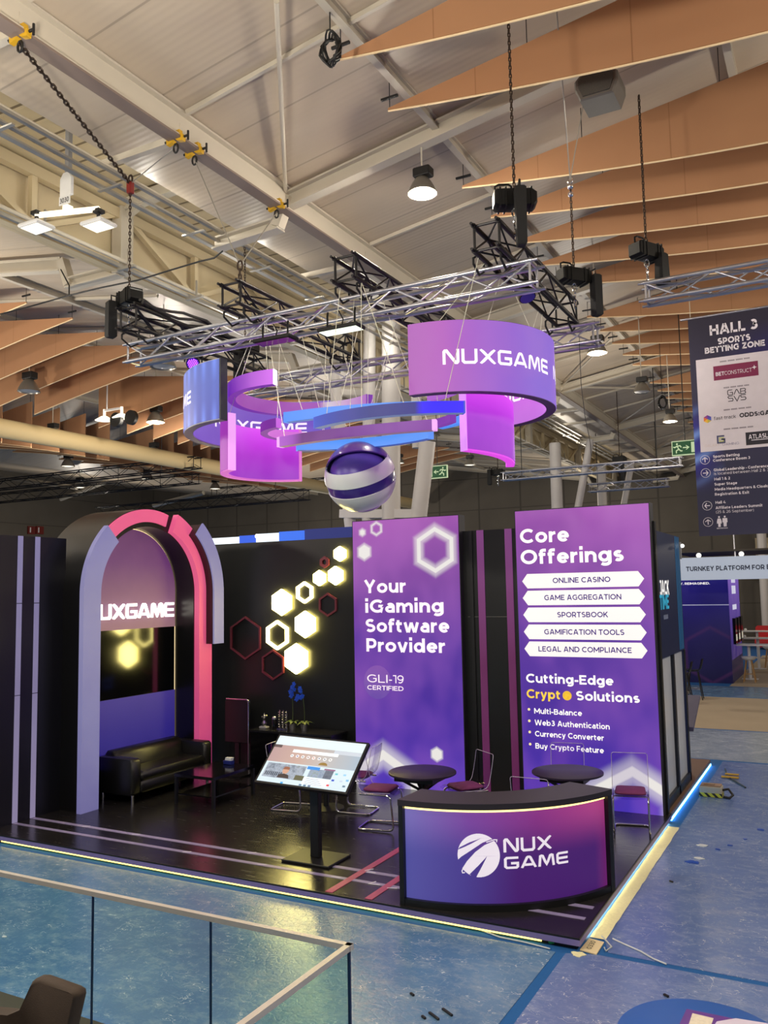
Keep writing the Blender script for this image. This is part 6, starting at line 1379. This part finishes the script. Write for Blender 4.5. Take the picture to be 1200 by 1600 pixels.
# brown armchair
q = on_z(100, 1532, .78)
t = thing('brown_armchair', 'dark brown upholstered chair back at the bottom left corner', 'chair', (q.x, q.y-.3, ZF))
M_BROWN = mat('brown_upholstery', (62, 48, 36), .75, var=.15, scale=20, bump=.15, bscale=150)
pT = [on_y(*p, q.y) for p in ((58, 1530), (64, 1525), (74, 1525), (122, 1543), (129, 1548), (130, 1555))]
zz = [(p.x, p.z) for p in pT]
w0 = zz[0][0]; w1 = zz[-1][0]
poly = [(w0-.42, .36), (w1-.13, .30), zz[5], zz[4], zz[3], zz[2], zz[1], zz[0], (w0-.1, zz[0][1]-.17), (w0-.2, zz[0][1]-.22), (w0-.42, zz[0][1]-.25)]
mb = MB(); mb.prism(poly, -.04, .05, bev=.02, f=lambda u, v, w: (u, q.y-w, v)); mb.build('backrest', M_BROWN, t, 50, fix=True)
mb = MB(); rbox(mb, (w0-.42, q.y-.62, .28), (w1-.14, q.y-.03, .42), .04); mb.build('seat', M_BROWN, t, 50)
for x in (w0-.36, w1-.22):
    for y in (q.y-.1, q.y-.56): 
        mb = MB(); mb.cyl((x, y, ZF), (x, y, .3), .016, 8); mb.build('leg', M_BLACK, t, 50)
t = tag(MB().box((-5.9, -5.6, ZF+.004), (-2.35, on_z(10, 1560, ZF).y-.02, ZF+.05)).build('low_platform', mat('lounge_floor', (70, 62, 50), .7)), 'low brown platform with a blue light edge at the bottom left', 'platform')
mb = MB(); yy = on_z(10, 1560, ZF).y; mb.box((-5.9, yy-.02, ZF+.01), (-2.35, yy-.005, ZF+.04)); mb.build('light_edge', emit('blue_led_edge', (40, 150, 255), 3), t, world=False)
# blue round table with a leaflet
TZ = .95
p0, p1, p2 = [on_z(x, y, TZ)[:2] for x, y in ((972, 1600), (1040, 1567), (1110, 1560))]
def circ3(a, b, c):
    ax, ay = a; bx_, by_ = b; cx_, cy_ = c; d = 2*(ax*(by_-cy_)+bx_*(cy_-ay)+cx_*(ay-by_))
    ux_ = ((ax*ax+ay*ay)*(by_-cy_)+(bx_*bx_+by_*by_)*(cy_-ay)+(cx_*cx_+cy_*cy_)*(ay-by_))/d; uy_ = ((ax*ax+ay*ay)*(cx_-bx_)+(bx_*bx_+by_*by_)*(ax-cx_)+(cx_*cx_+cy_*cy_)*(bx_-ax))/d
    return ux_, uy_, hypot(ax-ux_, ay-uy_)
tx, ty, tr = 1.45, p2[1]-.385, .36
t = thing('blue_table', 'round blue poseur table at the bottom right edge', 'table', (tx, ty, ZF))
mb = MB(); mb.lathe([(.001, TZ-.03), (tr-.01, TZ-.03), (tr, TZ-.02), (tr, TZ-.006), (tr-.008, TZ), (.001, TZ)], 56, (tx, ty, 0)); mb.build('table_top', mat('blue_table_laminate', (8, 82, 168), .5, var=.05), t, 40)
mb = MB(); mb.cyl((tx, ty, ZF), (tx, ty, TZ-.03), .04, 14); mb.lathe([(.001, 0), (.22, 0), (.22, .012), (.04, .03)], 28, (tx, ty, ZF)); mb.build('pedestal', M_RAIL, t, 40)
lp = [on_z(x, y, TZ)[:2] for x, y in ((1060, 1604), (1073, 1577), (1200, 1603), (1190, 1630))]
mb = MB(); mb.prism(lp, TZ, TZ+.002); lf = tag(mb.build('leaflet', mat('purple_leaflet', (92, 40, 140), .4, var=.3, scale=12), fix=True), 'purple leaflet lying on the blue table', 'leaflet')
lp = [on_z(x, y, TZ)[:2] for x, y in ((1120, 1597), (1150, 1592), (1200, 1600), (1190, 1612), (1110, 1612))]
mb = MB(); mb.prism(lp, TZ+.002, TZ+.003); mb.build('pale_streak', mat('pale_lilac_print', (214, 204, 226), .4), lf, fix=True)
lp = [on_z(x, y, TZ)[:2] for x, y in ((1076, 1602), (1082, 1584), (1115, 1592), (1110, 1606))]
mb = MB(); mb.prism(lp, TZ+.002, TZ+.003); mb.build('cream_square', mat('cream_print', (226, 216, 196), .5, var=.2, scale=60), lf, fix=True)

# ------------------------------------------------------------------ far stands at the right
YN = 20.7; xN = -.97
t = thing('far_stand', 'dark blue stand block with a big hexagon print in the right background', 'stand', (-3, YN+1.5, -.1))
def navy_mat():
    m, g, p = newmat('navy_hexagon_print'); x, y, z = g.sep(g.coord())
    c = g.ramp(g.rng(z, -.1, 3.1), [(0, lin((12, 10, 52))), (.5, lin((20, 14, 84))), (1, lin((30, 20, 132)))])
    d = g.hexd(x, z, -1.55, .75, 1.7); ln = g.rng(g.m('ABSOLUTE', d), .09, 0, 0, 1, True); c = g.mix(g.m('MULTIPLY', ln, .28), c, lin((90, 40, 90)))
    sm = g.m('LESS_THAN', g.m('ABSOLUTE', g.m('SUBTRACT', z, 2.28)), .012); c = g.mix(sm, c, lin((190, 190, 220)))
    g.put(p.inputs['Base Color'], c); p.inputs['Roughness'].default_value = .35; g.put(p.inputs['Emission Color'], c); p.inputs['Emission Strength'].default_value = .35; return m
M_NP = navy_mat()
mb = MB(); mb.box((-5, YN, -.1), (xN, YN+3.2, 3.4)); mb.build('stand_body', M_NP, t)
mb = MB(); mb.box((xN, YN+.08, .6), (xN+.01, YN+3.0, 3.4)); mb.build('side_print', emit_grad('side_print', 'Z', -.1, 3.3, [(0, (20, 14, 70)), (.5, (36, 24, 130)), (1, (120, 84, 200))], .7), t)
text('ENERGY. REIMAGINED.'[4:], lambda u, v: (u, YN-.01, v), -2.45, on_y(1109, 912, YN).x, on_y(1109, 913, YN).z, .07, E_TXT2, t, .02)
text('HELLO', lambda u, v: (xN+.015, u, v), YN+1.0, YN+2.1, 2.92, .2, E_TXT2, t, .03) if False else None
for z, h in ((2.95, .2), (2.6, .26), (2.1, .16)):
    mb = MB()
    for k in range(3): mb.box((xN+.01, YN+.9+.38*k, z), (xN+.016, YN+1.2+.38*k, z+h))
    mb.build('side_lettering_block', emit('side_lettering', (220, 220, 240), .8), t)
for k in range(3):
    mb = MB(); ya = YN+.5+.85*k; mb.prism([(xN+.02, 1.05), (xN+.1, 1.05), (xN+.1, 1.85), (xN+.02, 1.85)], ya, ya+.55, bev=.01, f=lambda u, v, w: (u, w, v)); f = mb.build('machine_panel', M_BLACKG, t, fix=True)
    mb = MB(); mb.box((xN+.1, ya+.1, 1.15), (xN+.106, ya+.4, 1.35)); mb.build('machine_screen', emit('machine_screen', (200, 195, 175), .7), f, world=False)
t = thing('header_sign', 'pale grey header reading Turnkey Platform above the dark blue stand', 'sign', (0, 18, 3))
YH = 18.0; hA, hB, hC = on_y(1063, 872, YH), on_y(1063, 907, YH), on_y(1230, 865, YH)
mb = MB(); mb.box((hA.x-.3, YH, hB.z), (hC.x+1.2, YH+.25, hA.z)); mb.build('header_box', emit('grey_blue_header', (176, 186, 204), .62, base=(200, 205, 215)), t)
text('TURNKEY PLATFORM FOR B', lambda u, v: (u, YH-.01, v), on_y(1072, 888, YH).x, on_y(1204, 887, YH).x, on_y(1100, 892, YH).z, .13, mat('navy_sign_lettering', (28, 36, 66), .5), t, .03)
for px in (1091, 1158):
    c = on_y(px, 869, YH); mb = MB(); mb.sphere((c.x, YH+.1, hA.z+.06), .07, 12, 8); mb.build('spot_lamp', emit('header_spot', (255, 250, 240), 1.4), t)
for px in (1148,):
    c = on_y(px, 869, YH); mb = MB(); mb.cyl((c.x, YH+.1, hA.z), (c.x, YH+.1, 7.5), .02, 6); mb.build('hanging_rod', M_ALU, t)
mb = MB(); mb.box((hA.x-.3, YH+.05, hA.z+.15), (hC.x+1, YH+4.0, hA.z+.2)); tag(mb.build('stand_canopy', M_DARKW), 'dark flat canopy behind the pale header', 'canopy')
# bar stools with black seats
def bar_stool(x, y, rot, label, s=1.0):
    t = thing('bar_stool', label, 'stool', (0, 0, 0), 'black bar stools'); 
    mb = MB(); n = 10; vs = []; prof = [(.19, .74), (.05, .72), (-.12, .73), (-.19, .80), (-.23, .95), (-.25, 1.06)]
    for k in (0, 1):
        for xx, z in prof:
            for j in range(n+1):
                u = 2*j/n-1; vs.append((xx+.03*u*u*(1 if z > .78 else 0)+.012*k*(1 if z > .78 else 0), .2*u*(1-.2*(z > 1)), z+.03*u*u*(1 if z < .78 else 0)+.012*k*(1 if z < .78 else 0)))
    m_ = len(prof)*(n+1); fs = []
    for i in range(len(prof)-1):
        for j in range(n): a = i*(n+1)+j; q = (a, a+1, a+n+2, a+n+1); fs += [q, tuple(v+m_ for v in q[::-1])]
    mb.add(vs, fs); mb.build('seat_shell', M_BLACK, t, 50, fix=True)
    for sx in (-1, 1):
        for sy in (-1, 1):
            mb = MB(); mb.cyl((sx*.1, sy*.11, .72), (sx*.2, sy*.2, 0), .013, 8); mb.build('leg', M_BLACK, t, 50)
    mb = MB(); mb.tube([(.16, .16, .28), (.16, -.16, .28), (-.16, -.16, .28), (-.16, .16, .28)], .008, 6, closed=True); mb.build('foot_ring', M_CHROME, t, 50)
    t.location = (x, y, ZF); t.rotation_euler = (0, 0, rot); return t
c = on_z(1083, 1102, ZF); s0 = bar_stool(c.x-.25, c.y+.3, pi*1.02, 'black bar stool behind the navy cabin, nearer of the two'); dup(s0, (c.x-.12, c.y+1.2, ZF), pi*1.02, 'black bar stool behind the navy cabin, farther of the two')
c = on_z(1203, 1115, ZF); dup(s0, (c.x+.25, c.y+.2, ZF), .2, 'black bar stool cut by the right picture edge')
# white tables, stools and red bench
M_OAK = mat('oak_legs', (176, 138, 92), .5, var=.15, scale=20)
def white_stool(x, y, label):
    t = thing('white_stool', label, 'stool', (x, y, ZF), 'white stools at far right')
    mb = MB(); mb.lathe([(.001, .66), (.14, .67), (.21, .72), (.22, .78), (.2, .775), (.1, .75), (.001, .745)], 28, (x, y, ZF)); mb.build('seat', M_WHITEP, t, 60)
    for k in range(4):
        a = pi/4+k*pi/2; mb = MB(); mb.cyl((x+.1*cos(a), y+.1*sin(a), ZF+.68), (x+.24*cos(a), y+.24*sin(a), ZF), .022, 8, .016); mb.build('leg', M_OAK, t, 50)
    mb = MB(); mb.tube([(x+.19*cos(pi/4+k*pi/2), y+.19*sin(pi/4+k*pi/2), ZF+.25) for k in range(4)], .008, 6, closed=True); mb.build('foot_ring', M_OAK, t, 50)
def white_table(x, y, x1, label):
    t = thing('white_high_table', label, 'table', (x, y, ZF), 'white high tables')
    mb = MB(); mb.box((x, y-.3, ZF+1.06), (x1, y+.3, ZF+1.1), .01); mb.build('table_top', M_WHITEP, t)
    mb = MB(); xc = x+.55; mb.cyl((xc, y, ZF), (xc, y, ZF+1.06), .05, 14); mb.lathe([(.001, 0), (.25, 0), (.25, .015), (.05, .03)], 28, (xc, y, ZF)); mb.build('pedestal', M_WHITEP, t, 40)
    mb = MB(); mb.sphere((x+.12, y, ZF+1.14), .055, 12, 8); mb.build('napkin_ball', M_WHITEP, t, 60)
c = on_z(1172, 1066, ZF); white_stool(c.x, c.y, 'white stool with oak legs beside the side of the dark blue block'); c2 = on_z(1197, 1046, ZF); white_stool(c2.x+.1, c2.y+.6, 'white stool with oak legs at the right edge, behind the first')
c = on_z(1171, 1063, ZF); white_table(c.x-.55, c.y+.35, c.x+1.6, 'nearest white high table at the right edge'); c = on_z(1186, 1046, ZF); white_table(c.x-.55, c.y+.2, c.x+1.6, 'middle white high table at the right edge'); c = on_z(1190, 1034, ZF); white_table(c.x-.8, c.y+1.8, c.x+1.4, 'farthest white high table, smallest')
c = on_z(1185, 1020, ZF); t = thing('red_bench', 'red upholstered bench behind the white tables', 'bench', (c.x, c.y+3, ZF))
M_REDF = mat('red_fabric', (188, 30, 34), .7); mb = MB(); rbox(mb, (c.x-.3, c.y+2.0, ZF+.1), (c.x+3, c.y+2.8, ZF+.5), .06); mb.build('seat', M_REDF, t, 50); mb = MB(); rbox(mb, (c.x-.3, c.y+2.7, ZF+.1), (c.x+3, c.y+3.0, ZF+1.05), .08); mb.build('backrest', M_REDF, t, 50)
t = thing('potted_palm', 'dark green potted plant at the right edge beyond the red bench', 'plant', (c.x+.6, c.y+5.5, ZF)); px_, py_ = c.x+.65, c.y+5.5
mb = MB(); mb.lathe([(.001, 0), (.2, 0), (.26, .5), (.22, .5), (.001, .45)], 18, (px_, py_, ZF)); mb.build('pot', M_BLACK, t, 40)
mb = MB(); rnd = random.Random(9)
for k in range(46):
    a = rnd.uniform(0, 2*pi); L = rnd.uniform(.5, .95); e = rnd.uniform(.2, 1.2); p0 = Vector((px_, py_, ZF+.5)); d = Vector((cos(a)*cos(e), sin(a)*cos(e), sin(e))); m1 = p0+d*L*.6+Vector((0, 0, .25)); q1 = p0+d*L+Vector((0, 0, .15)); s_ = d.cross(Vector((0, 0, 1))).normalized()*.05
    mb.add([p0, m1+s_, q1, m1-s_], [(0, 1, 2, 3)])
mb.build('leaves', mat('dark_palm_leaf', (34, 58, 30), .5, var=.3), t)
t = tag(MB().box((.6, 33, ZF), (9, 33.2, 2.4)).build('low_partition', mat('violet_partition', (46, 36, 96), .5)), 'low violet partition behind the red bench at far right', 'partition')
# white and blue lit header over the black wall
YB = 9.0; a, b = on_y(338, 842, YB), on_y(520, 836, YB)
t = thing('lit_fascia', 'white and blue lit header of another stand peeping over the black wall', 'sign', (a.x+1, YB, a.z))
for xx in (a.x-.2, b.x):
    mb = MB(); mb.box((xx-.06, YB+.1, ZF), (xx+.06, YB+.2, a.z)); mb.build('support_post', M_BLACK, t)
xs4 = [on_y(x, 840, YB).x for x in (300, 374, 400, 436, 476, 560)]; zt_, zb4 = on_y(400, 836.5, YB).z, on_y(400, 850, YB).z
for i, (xa, xb) in enumerate(zip(xs4[:-1], xs4[1:])):
    mb = MB(); z1 = zt_-.03+.02*i; mb.box((xa, YB, zb4-.4), (xb, YB+.1, z1+.02)); mb.build('lit_segment', [emit('lit_white_segment', (232, 244, 250), 1.3), emit('lit_blue_segment', (40, 90, 220), .9), emit('lit_white_segment', (224, 238, 246), 1.2), emit('lit_blue_segment', (50, 110, 235), .9), emit('deep_blue_segment', (24, 40, 120), .7)][i], t)
mb = MB(); p = on_y(404, 838, YB); mb.sphere((p.x, YB-.06, p.z), .05, 10, 8); mb.build('spot_lamp', emit('tiny_spot', (255, 255, 255), 4), t)

# ------------------------------------------------------------------ hall banner
YBN = 10.0
q0, q1 = on_y(1075, 497, YBN), on_y(1092, 838, YBN); bxl = (q0.x+q1.x)/2; bzb, bzt = q1.z, q0.z; bxr = bxl+1.95
def banner_mat():
    m, g, p = newmat('navy_banner_print'); co = g.coord(); x, y, z = g.sep(co)
    c = g.ramp(g.rng(z, bzb, bzt), [(0, lin((48, 48, 76))), (.2, lin((34, 36, 68))), (.5, lin((30, 28, 66))), (1, lin((34, 30, 52)))])
    k = g.m('ADD', g.m('MULTIPLY', x, -.55), z); w = g.noise(g.mapping(co, (1, 1, 1)), 1.2, 3)
    st = g.m('POWER', g.rng(g.m('SINE', g.m('MULTIPLY', k, 13)), -1, 1), 3); zone_ = g.m('MULTIPLY', g.rng(g.m('ABSOLUTE', g.m('SUBTRACT', z, bzb+1.75)), 1.0, .2, 0, 1, True), g.rng(x, bxl+.55, bxl, 0, 1))
    c = g.mix(g.m('MULTIPLY', zone_, .85), c, lin((34, 30, 150))); c = g.mix(g.m('MULTIPLY', g.m('MULTIPLY', zone_, st), .8), c, lin((120, 160, 235)))
    zz2 = g.m('MULTIPLY', g.rng(x, bxl+.5, bxr), g.rng(g.m('ABSOLUTE', g.m('SUBTRACT', z, bzt-.95)), .7, 0, 0, 1)); c = g.mix(g.m('MULTIPLY', zz2, .7), c, lin((34, 26, 130)))
    g.put(p.inputs['Base Color'], c); p.inputs['Roughness'].default_value = .55; g.put(p.inputs['Emission Color'], c); p.inputs['Emission Strength'].default_value = .0; return m
t = thing('hall_banner', 'tall dark blue hanging banner headed Hall 3 Sports Betting Zone', 'banner', (bxl+.9, YBN, bzb))
mb = MB(); mb.box((bxl, YBN, bzb), (bxr, YBN+.012, bzt)); mb.build('fabric', banner_mat(), t)
mb = MB(); mb.cyl((bxl-.14, YBN+.005, bzt-.02), (bxr+.1, YBN+.005, bzt-.02), .022, 10); mb.build('top_bar', M_ALU, t, 50)
mb = MB(); mb.cyl((bxl+.05, YBN, bzt), (bxl+.05, YBN, 9.6), .006, 5); mb.build('suspension_wire', M_WIRE, t); mb = MB(); mb.cyl((bxr-.1, YBN, bzt), (bxr-.1, YBN, 9.6), .006, 5); mb.build('suspension_wire', M_WIRE, t)
fb = lambda u, v: (u, YBN-.006, v)
def bt(s, pa, pb, h, m, par=None, bold=.02, name='lettering'):
    """lettering whose baseline runs between two points of the picture, on the banner's plane"""
    a, b = on_y(*pa, YBN), on_y(*pb, YBN); return text(s, fb, a.x, b.x, (a.z+b.z)/2, h, m, par or t, bold, name)
zl = lambda x, y: (1060+x/7.27, 480+y/7.27); z2_ = lambda x, y: (1060+x/8.571, 680+y/8.571)
M_BW = mat('banner_white_print', (232, 226, 236), .6); M_BD = mat('banner_dark_print', (30, 28, 40), .6)
bt('HALL 3', zl(358, 322), zl(905, 245), .2, M_BW, bold=.045); bt('SPORTS', zl(448, 424), zl(820, 373), .122, M_BW, bold=.05); bt('BETTING ZONE', zl(302, 530), zl(985, 438), .118, M_BW, bold=.05)
a, b, c = on_y(*zl(198, 605), YBN), on_y(*z2_(292, 230), YBN), on_y(*zl(1018, 490), YBN)
mb = MB(); mb.box((a.x, YBN-.004, b.z), (bxr-.06, YBN-.001, a.z)); pn = mb.build('sponsor_panel', mat('banner_pale_panel', (214, 206, 214), .6), t)
a, b = on_y(*zl(395, 675), YBN), on_y(*zl(912, 775), YBN); c = on_y(*zl(402, 837), YBN)
mb = MB(); mb.box((a.x, YBN-.006, c.z), (b.x, YBN-.0045, a.z)); rp = mb.build('maroon_badge', mat('maroon_badge', (124, 30, 74), .6), pn)
fb0 = fb; fb = lambda u, v: (u, YBN-.008, v)
bt('BET', zl(425, 786), zl(522, 772), .075, M_BW, rp, .03); bt('CONSTRUCT', zl(524, 772), zl(835, 733), .075, M_BW, rp, .0)
k0 = on_y(*zl(862, 682), YBN); mb = MB(); mb.prism([(k0.x+(.045 if i % 2 == 0 else .016)*cos(pi/4*i), k0.z+(.045 if i % 2 == 0 else .016)*sin(pi/4*i)) for i in range(8)], 0, .001, f=lambda u, v, w: (u, YBN-.008-w, v)); mb.build('star', M_BW, rp, fix=True)
# stroke-lettered emblem
def strokes(par, paths, pa, pb, w, m, name):
    a, b = on_y(*pa, YBN), on_y(*pb, YBN); W_, H_ = b.x-a.x, a.z-b.z; mb = MB()
    for s in paths:
        L, Rr = ribbon([(a.x+x*W_, b.z+y*H_) for x, y in s], w); n = len(L)
        mb.add([(p.x, YBN-.007, p.y) for p in L+Rr], [(i, n+i, n+i+1, i+1) for i in range(n-1)])
    mb.build(name, m, par)
strokes(pn, [[(.27, .95), (.05, .95), (0, .88), (0, .62), (.05, .55), (.27, .55), (.27, .75), (.12, .75)], [(.35, .55), (.48, .93), (.53, .93), (.66, .55)], [(.72, .55), (.95, .55), (1, .62), (.96, .74), (1, .88), (.95, .95), (.72, .95), (.72, .55)], [(.75, .75), (.95, .75)],
             [(.28, .45), (.05, .45), (0, .4), (.05, .27), (.25, .27), (.28, .15), (.25, .05), (0, .05)], [(.33, .45), (.47, .08), (.5, 0), (.66, .45)], [(1, .45), (.75, .45), (.7, .4), (.75, .27), (.95, .27), (1, .15), (.95, .05), (.7, .05)]], zl(558, 938), zl(770, 1055), .014, M_BD, 'outline_lettering')
for pa, pb in ((zl(472, 618), zl(812, 580)), (zl(514, 916), zl(805, 885)), (zl(516, 1168), zl(830, 1138)), (zl(516, 1388), zl(852, 1356))):
    a, b = on_y(*pa, YBN), on_y(*pb, YBN); mb = MB(); n = 26
    for i in range(n):
        if i % 7 == 6: continue
        x0 = a.x+(b.x-a.x)*i/n; mb.box((x0, YBN-.006, (a.z+b.z)/2-.012), (x0+(b.x-a.x)/n*.7, YBN-.0045, (a.z+b.z)/2+.014))
    mb.build('caption_line', mat('caption_grey', (120, 112, 124), .6), pn)
bt('fast track', zl(405, 1285), zl(655, 1258), .066, M_BD, pn, .0); bt('ODDS:GATE', zl(696, 1258), zl(1130, 1206), .085, M_BD, pn, .045)
hc = on_y(*zl(331, 1272), YBN); hr_ = .078
for i, col_ in enumerate(((90, 60, 170), (150, 60, 140), (226, 120, 50), (240, 190, 60), (196, 180, 70), (70, 90, 190))):
    a0_, a1_ = radians(30+60*i), radians(90+60*i)
    mb = MB(); mb.prism([(hc.x, hc.z), (hc.x+hr_*cos(a0_), hc.z+hr_*sin(a0_)), (hc.x+hr_*cos(a1_), hc.z+hr_*sin(a1_))], .0, .001, f=lambda u, v, w: (u, YBN-.006-w, v)); mb.build('hexagon_facet', mat('hexagon_facet', col_, .6), pn, fix=True)
a, b = on_y(*zl(445, 1466), YBN), on_y(*zl(526, 1538), YBN)
strokes(pn, [[(1, .97), (0, .97), (0, .03), (1, .03), (1, .5), (.55, .5)]], zl(445, 1466), zl(526, 1538), .03, mat('slate_emblem', (70, 74, 110), .6), 'square_emblem')
strokes(pn, [[(1, .95), (.05, .95), (.05, .05), (.9, .05), (.9, .5), (.5, .5)]], zl(466, 1484), zl(520, 1524), .02, mat('lime_emblem', (190, 196, 120), .6), 'square_emblem')
bt('GALAXY', zl(302, 1592), zl(470, 1576), .05, mat('faded_peach_print', (206, 190, 186), .6), pn, .0); bt('GAMING', zl(500, 1575), zl(690, 1557), .05, mat('faded_slate_print', (150, 146, 170), .6), pn, .0)
a, b = on_y(*zl(762, 1425), YBN), on_y(*zl(768, 1570), YBN); mb = MB(); mb.box((a.x, YBN-.006, b.z), (bxr-.12, YBN-.0045, a.z)); bp = mb.build('black_badge', M_BD, pn)
bt('ATLASLIVE', zl(800, 1502), zl(1105, 1470), .085, M_BW, bp, .02); 
a, b = on_y(*zl(830, 1515), YBN), on_y(*zl(1110, 1490), YBN); mb = MB(); mb.box((a.x, YBN-.008, a.z-.0), (b.x, YBN-.007, a.z+.012)); mb.build('underline', M_BW, bp)
fb = fb0
for s, pa, pb, bold in (('Sports Betting', (465, 305), (820, 275), .03), ('Conference Room 3', (465, 358), (962, 315), .03), ('Global Leadership - Conference', (474, 482), (1215, 430), .03), ('is located between Hall 2 & 3', (478, 532), (1215, 482), .0), ('Hall 1 & 2', (482, 607), (694, 592), .03),
                        ('Super Stage', (484, 676), (788, 655), .03), ('Media Headquarters & Cloakroom', (488, 742), (1330, 690), .03), ('Registration & Exit', (490, 812), (950, 780), .03), ('Hall 4', (498, 920), (634, 912), .03), ('Affiliate Leaders Summit', (500, 992), (1128, 955), .03), ('(25 & 26 September)', (504, 1046), (1012, 1020), .0), ('RESTROOM', (516, 1258), (660, 1248), .03)):
    bt(s, z2_(*pa), z2_(*pb), .052 if s != 'RESTROOM' else .022, M_BW, None, bold)
def arrow(pc, ang):
    c = on_y(*z2_(*pc), YBN); R_ = .088; mb = MB(); n = 28
    for i in range(n):
        a_, b_ = 2*pi*i/n, 2*pi*(i+1)/n; mb.add([(c.x+R_*cos(a_), YBN-.005, c.z+R_*sin(a_)), (c.x+R_*cos(b_), YBN-.005, c.z+R_*sin(b_)), (c.x+(R_-.007)*cos(b_), YBN-.005, c.z+(R_-.007)*sin(b_)), (c.x+(R_-.007)*cos(a_), YBN-.005, c.z+(R_-.007)*sin(a_))], [(0, 1, 2, 3)])
    ca, sa = cos(ang), sin(ang); f_ = lambda x, y: (c.x+x*ca-y*sa, YBN-.005, c.z+x*sa+y*ca); w_ = .008
    mb.add([f_(*p) for p in ((-.05, -w_), (.04, -w_), (.04, w_), (-.05, w_))], [(0, 1, 2, 3)])
    for s_ in (-1, 1): mb.add([f_(*p) for p in ((.052, 0), (.052-.016, 0), (.0, s_*.043), (.012, s_*.053))], [(0, 1, 2, 3)])
    mb.build('arrow_sign', M_BW, t)
arrow((356, 330), pi/2); arrow((366, 507), 0); arrow((386, 945), pi); arrow((398, 1163), pi/2)
def pictogram(pc, skirt):
    c = on_y(*z2_(*pc), YBN); f_ = lambda u, v, w: (c.x+u, YBN-.005-w, c.z+v); mb = MB()
    mb.prism([(.018*cos(2*pi*i/14), .088+.018*sin(2*pi*i/14)) for i in range(14)], 0, .001, f=f_)
    if skirt: mb.prism([(-.028, .06), (-.045, -.01), (-.036, -.02), (-.05, -.035), (-.022, -.035), (-.022, -.1), (.022, -.1), (.022, -.035), (.05, -.035), (.036, -.02), (.045, -.01), (.028, .06)], 0, .001, f=f_)
    else: mb.prism([(-.042, .06), (-.045, -.02), (-.03, -.02), (-.024, -.1), (-.002, -.1), (0, -.03), (.002, -.1), (.024, -.1), (.03, -.02), (.045, -.02), (.042, .06)], 0, .001, f=f_)
    mb.build('restroom_figure', M_BW, t)
pictogram((548, 1158), True); pictogram((624, 1152), False)

# ------------------------------------------------------------------ exit signs and wall signs
E_EXW = emit('exit_pale_print', (196, 214, 170), .75); E_EXG = emit('exit_green', (24, 74, 42), .8)
def exit_sign(pa, pb, Y, flip, label):
    """pa, pb: upper left and lower right picture corners"""
    a, b = on_y(*pa, Y), on_y(*pb, Y); W_ = b.x-a.x; H_ = a.z-b.z; t = thing('exit_sign', label, 'exit sign', (a.x, Y, b.z))
    mb = MB(); mb.box((a.x, Y, b.z), (b.x, Y+.06, a.z)); mb.build('panel', E_EXW, t)
    f_ = lambda x, y, d=.004: (a.x+W_*(1-x if flip else x), Y-d, b.z+H_*y)
    def poly(pts, m, name, d): 
        mb = MB(); mb.add([f_(x, y, d) for x, y in pts], [tuple(range(len(pts)))]); return mb.build(name, m, t)
    poly([(.03, .06), (.97, .06), (.97, .94), (.03, .94)], E_EXG, 'green_field', .003)
    poly([(.07, .15), (.27, .15), (.27, .85), (.07, .85)], E_EXW, 'door_symbol', .005)
    mb = MB()
    for pts in ([(.36, .47), (.58, .47), (.58, .55), (.36, .55)], [(.33, .51), (.44, .36), (.48, .36), (.39, .51)], [(.33, .51), (.44, .66), (.48, .66), (.39, .51)]): mb.add([f_(x, y, .005) for x, y in pts], [(0, 1, 2, 3)])
    mb.build('arrow', E_EXW, t)
    mb = MB()
    for P_ in ([(.80, .66), (.73, .42)], [(.73, .42), (.66, .30), (.60, .30)], [(.74, .42), (.83, .33), (.83, .16)], [(.80, .64), (.68, .66), (.64, .54)], [(.80, .64), (.88, .56), (.94, .60)]):
        L_, R_ = ribbon([(x*1.9, y) for x, y in P_], .08); n = len(L_); mb.add([f_(p.x/1.9, p.y, .005) for p in L_+R_], [(i, n+i, n+i+1, i+1) for i in range(n-1)])
    mb.add([f_(.795+.035*cos(2*pi*i/12), .78+.07*sin(2*pi*i/12), .005) for i in range(12)], [tuple(range(12))]); mb.build('running_figure', E_EXW, t)
    mb = MB(); xm = (a.x+b.x)/2; mb.cyl((xm, Y+.03, a.z-.02), (xm, Y+.03, rz(xm) if xm > -5 else 9.0), .012, 6); mb.build('hanger', M_CABLE, t)
exit_sign((667, 729), (699, 746), 16.0, False, 'green running-man exit sign beside the white column, arrow to the left')
exit_sign((1049, 690), (1092, 709), 12.0, True, 'green running-man exit sign partly behind the hall banner, arrow to the right')
for i, px in enumerate((44, 57)):
    a, b = on_x(px, 822, -43.9), on_x(px+11, 835, -43.9)
    mb = MB(); mb.box((-43.99, a.y, b.z), (-43.88, b.y, a.z)); o = tag(mb.build('fire_sign', mat('dull_red_sign', (108, 34, 28), .5)), 'small red fire sign on the far wall, %s of two' % ('left' if i == 0 else 'right'), 'sign')
    mb = MB(); mb.box((-43.88, a.y+.12, b.z+.1), (-43.87, a.y+.2, a.z-.08)); mb.build('white_symbol', M_WHITEP, o)
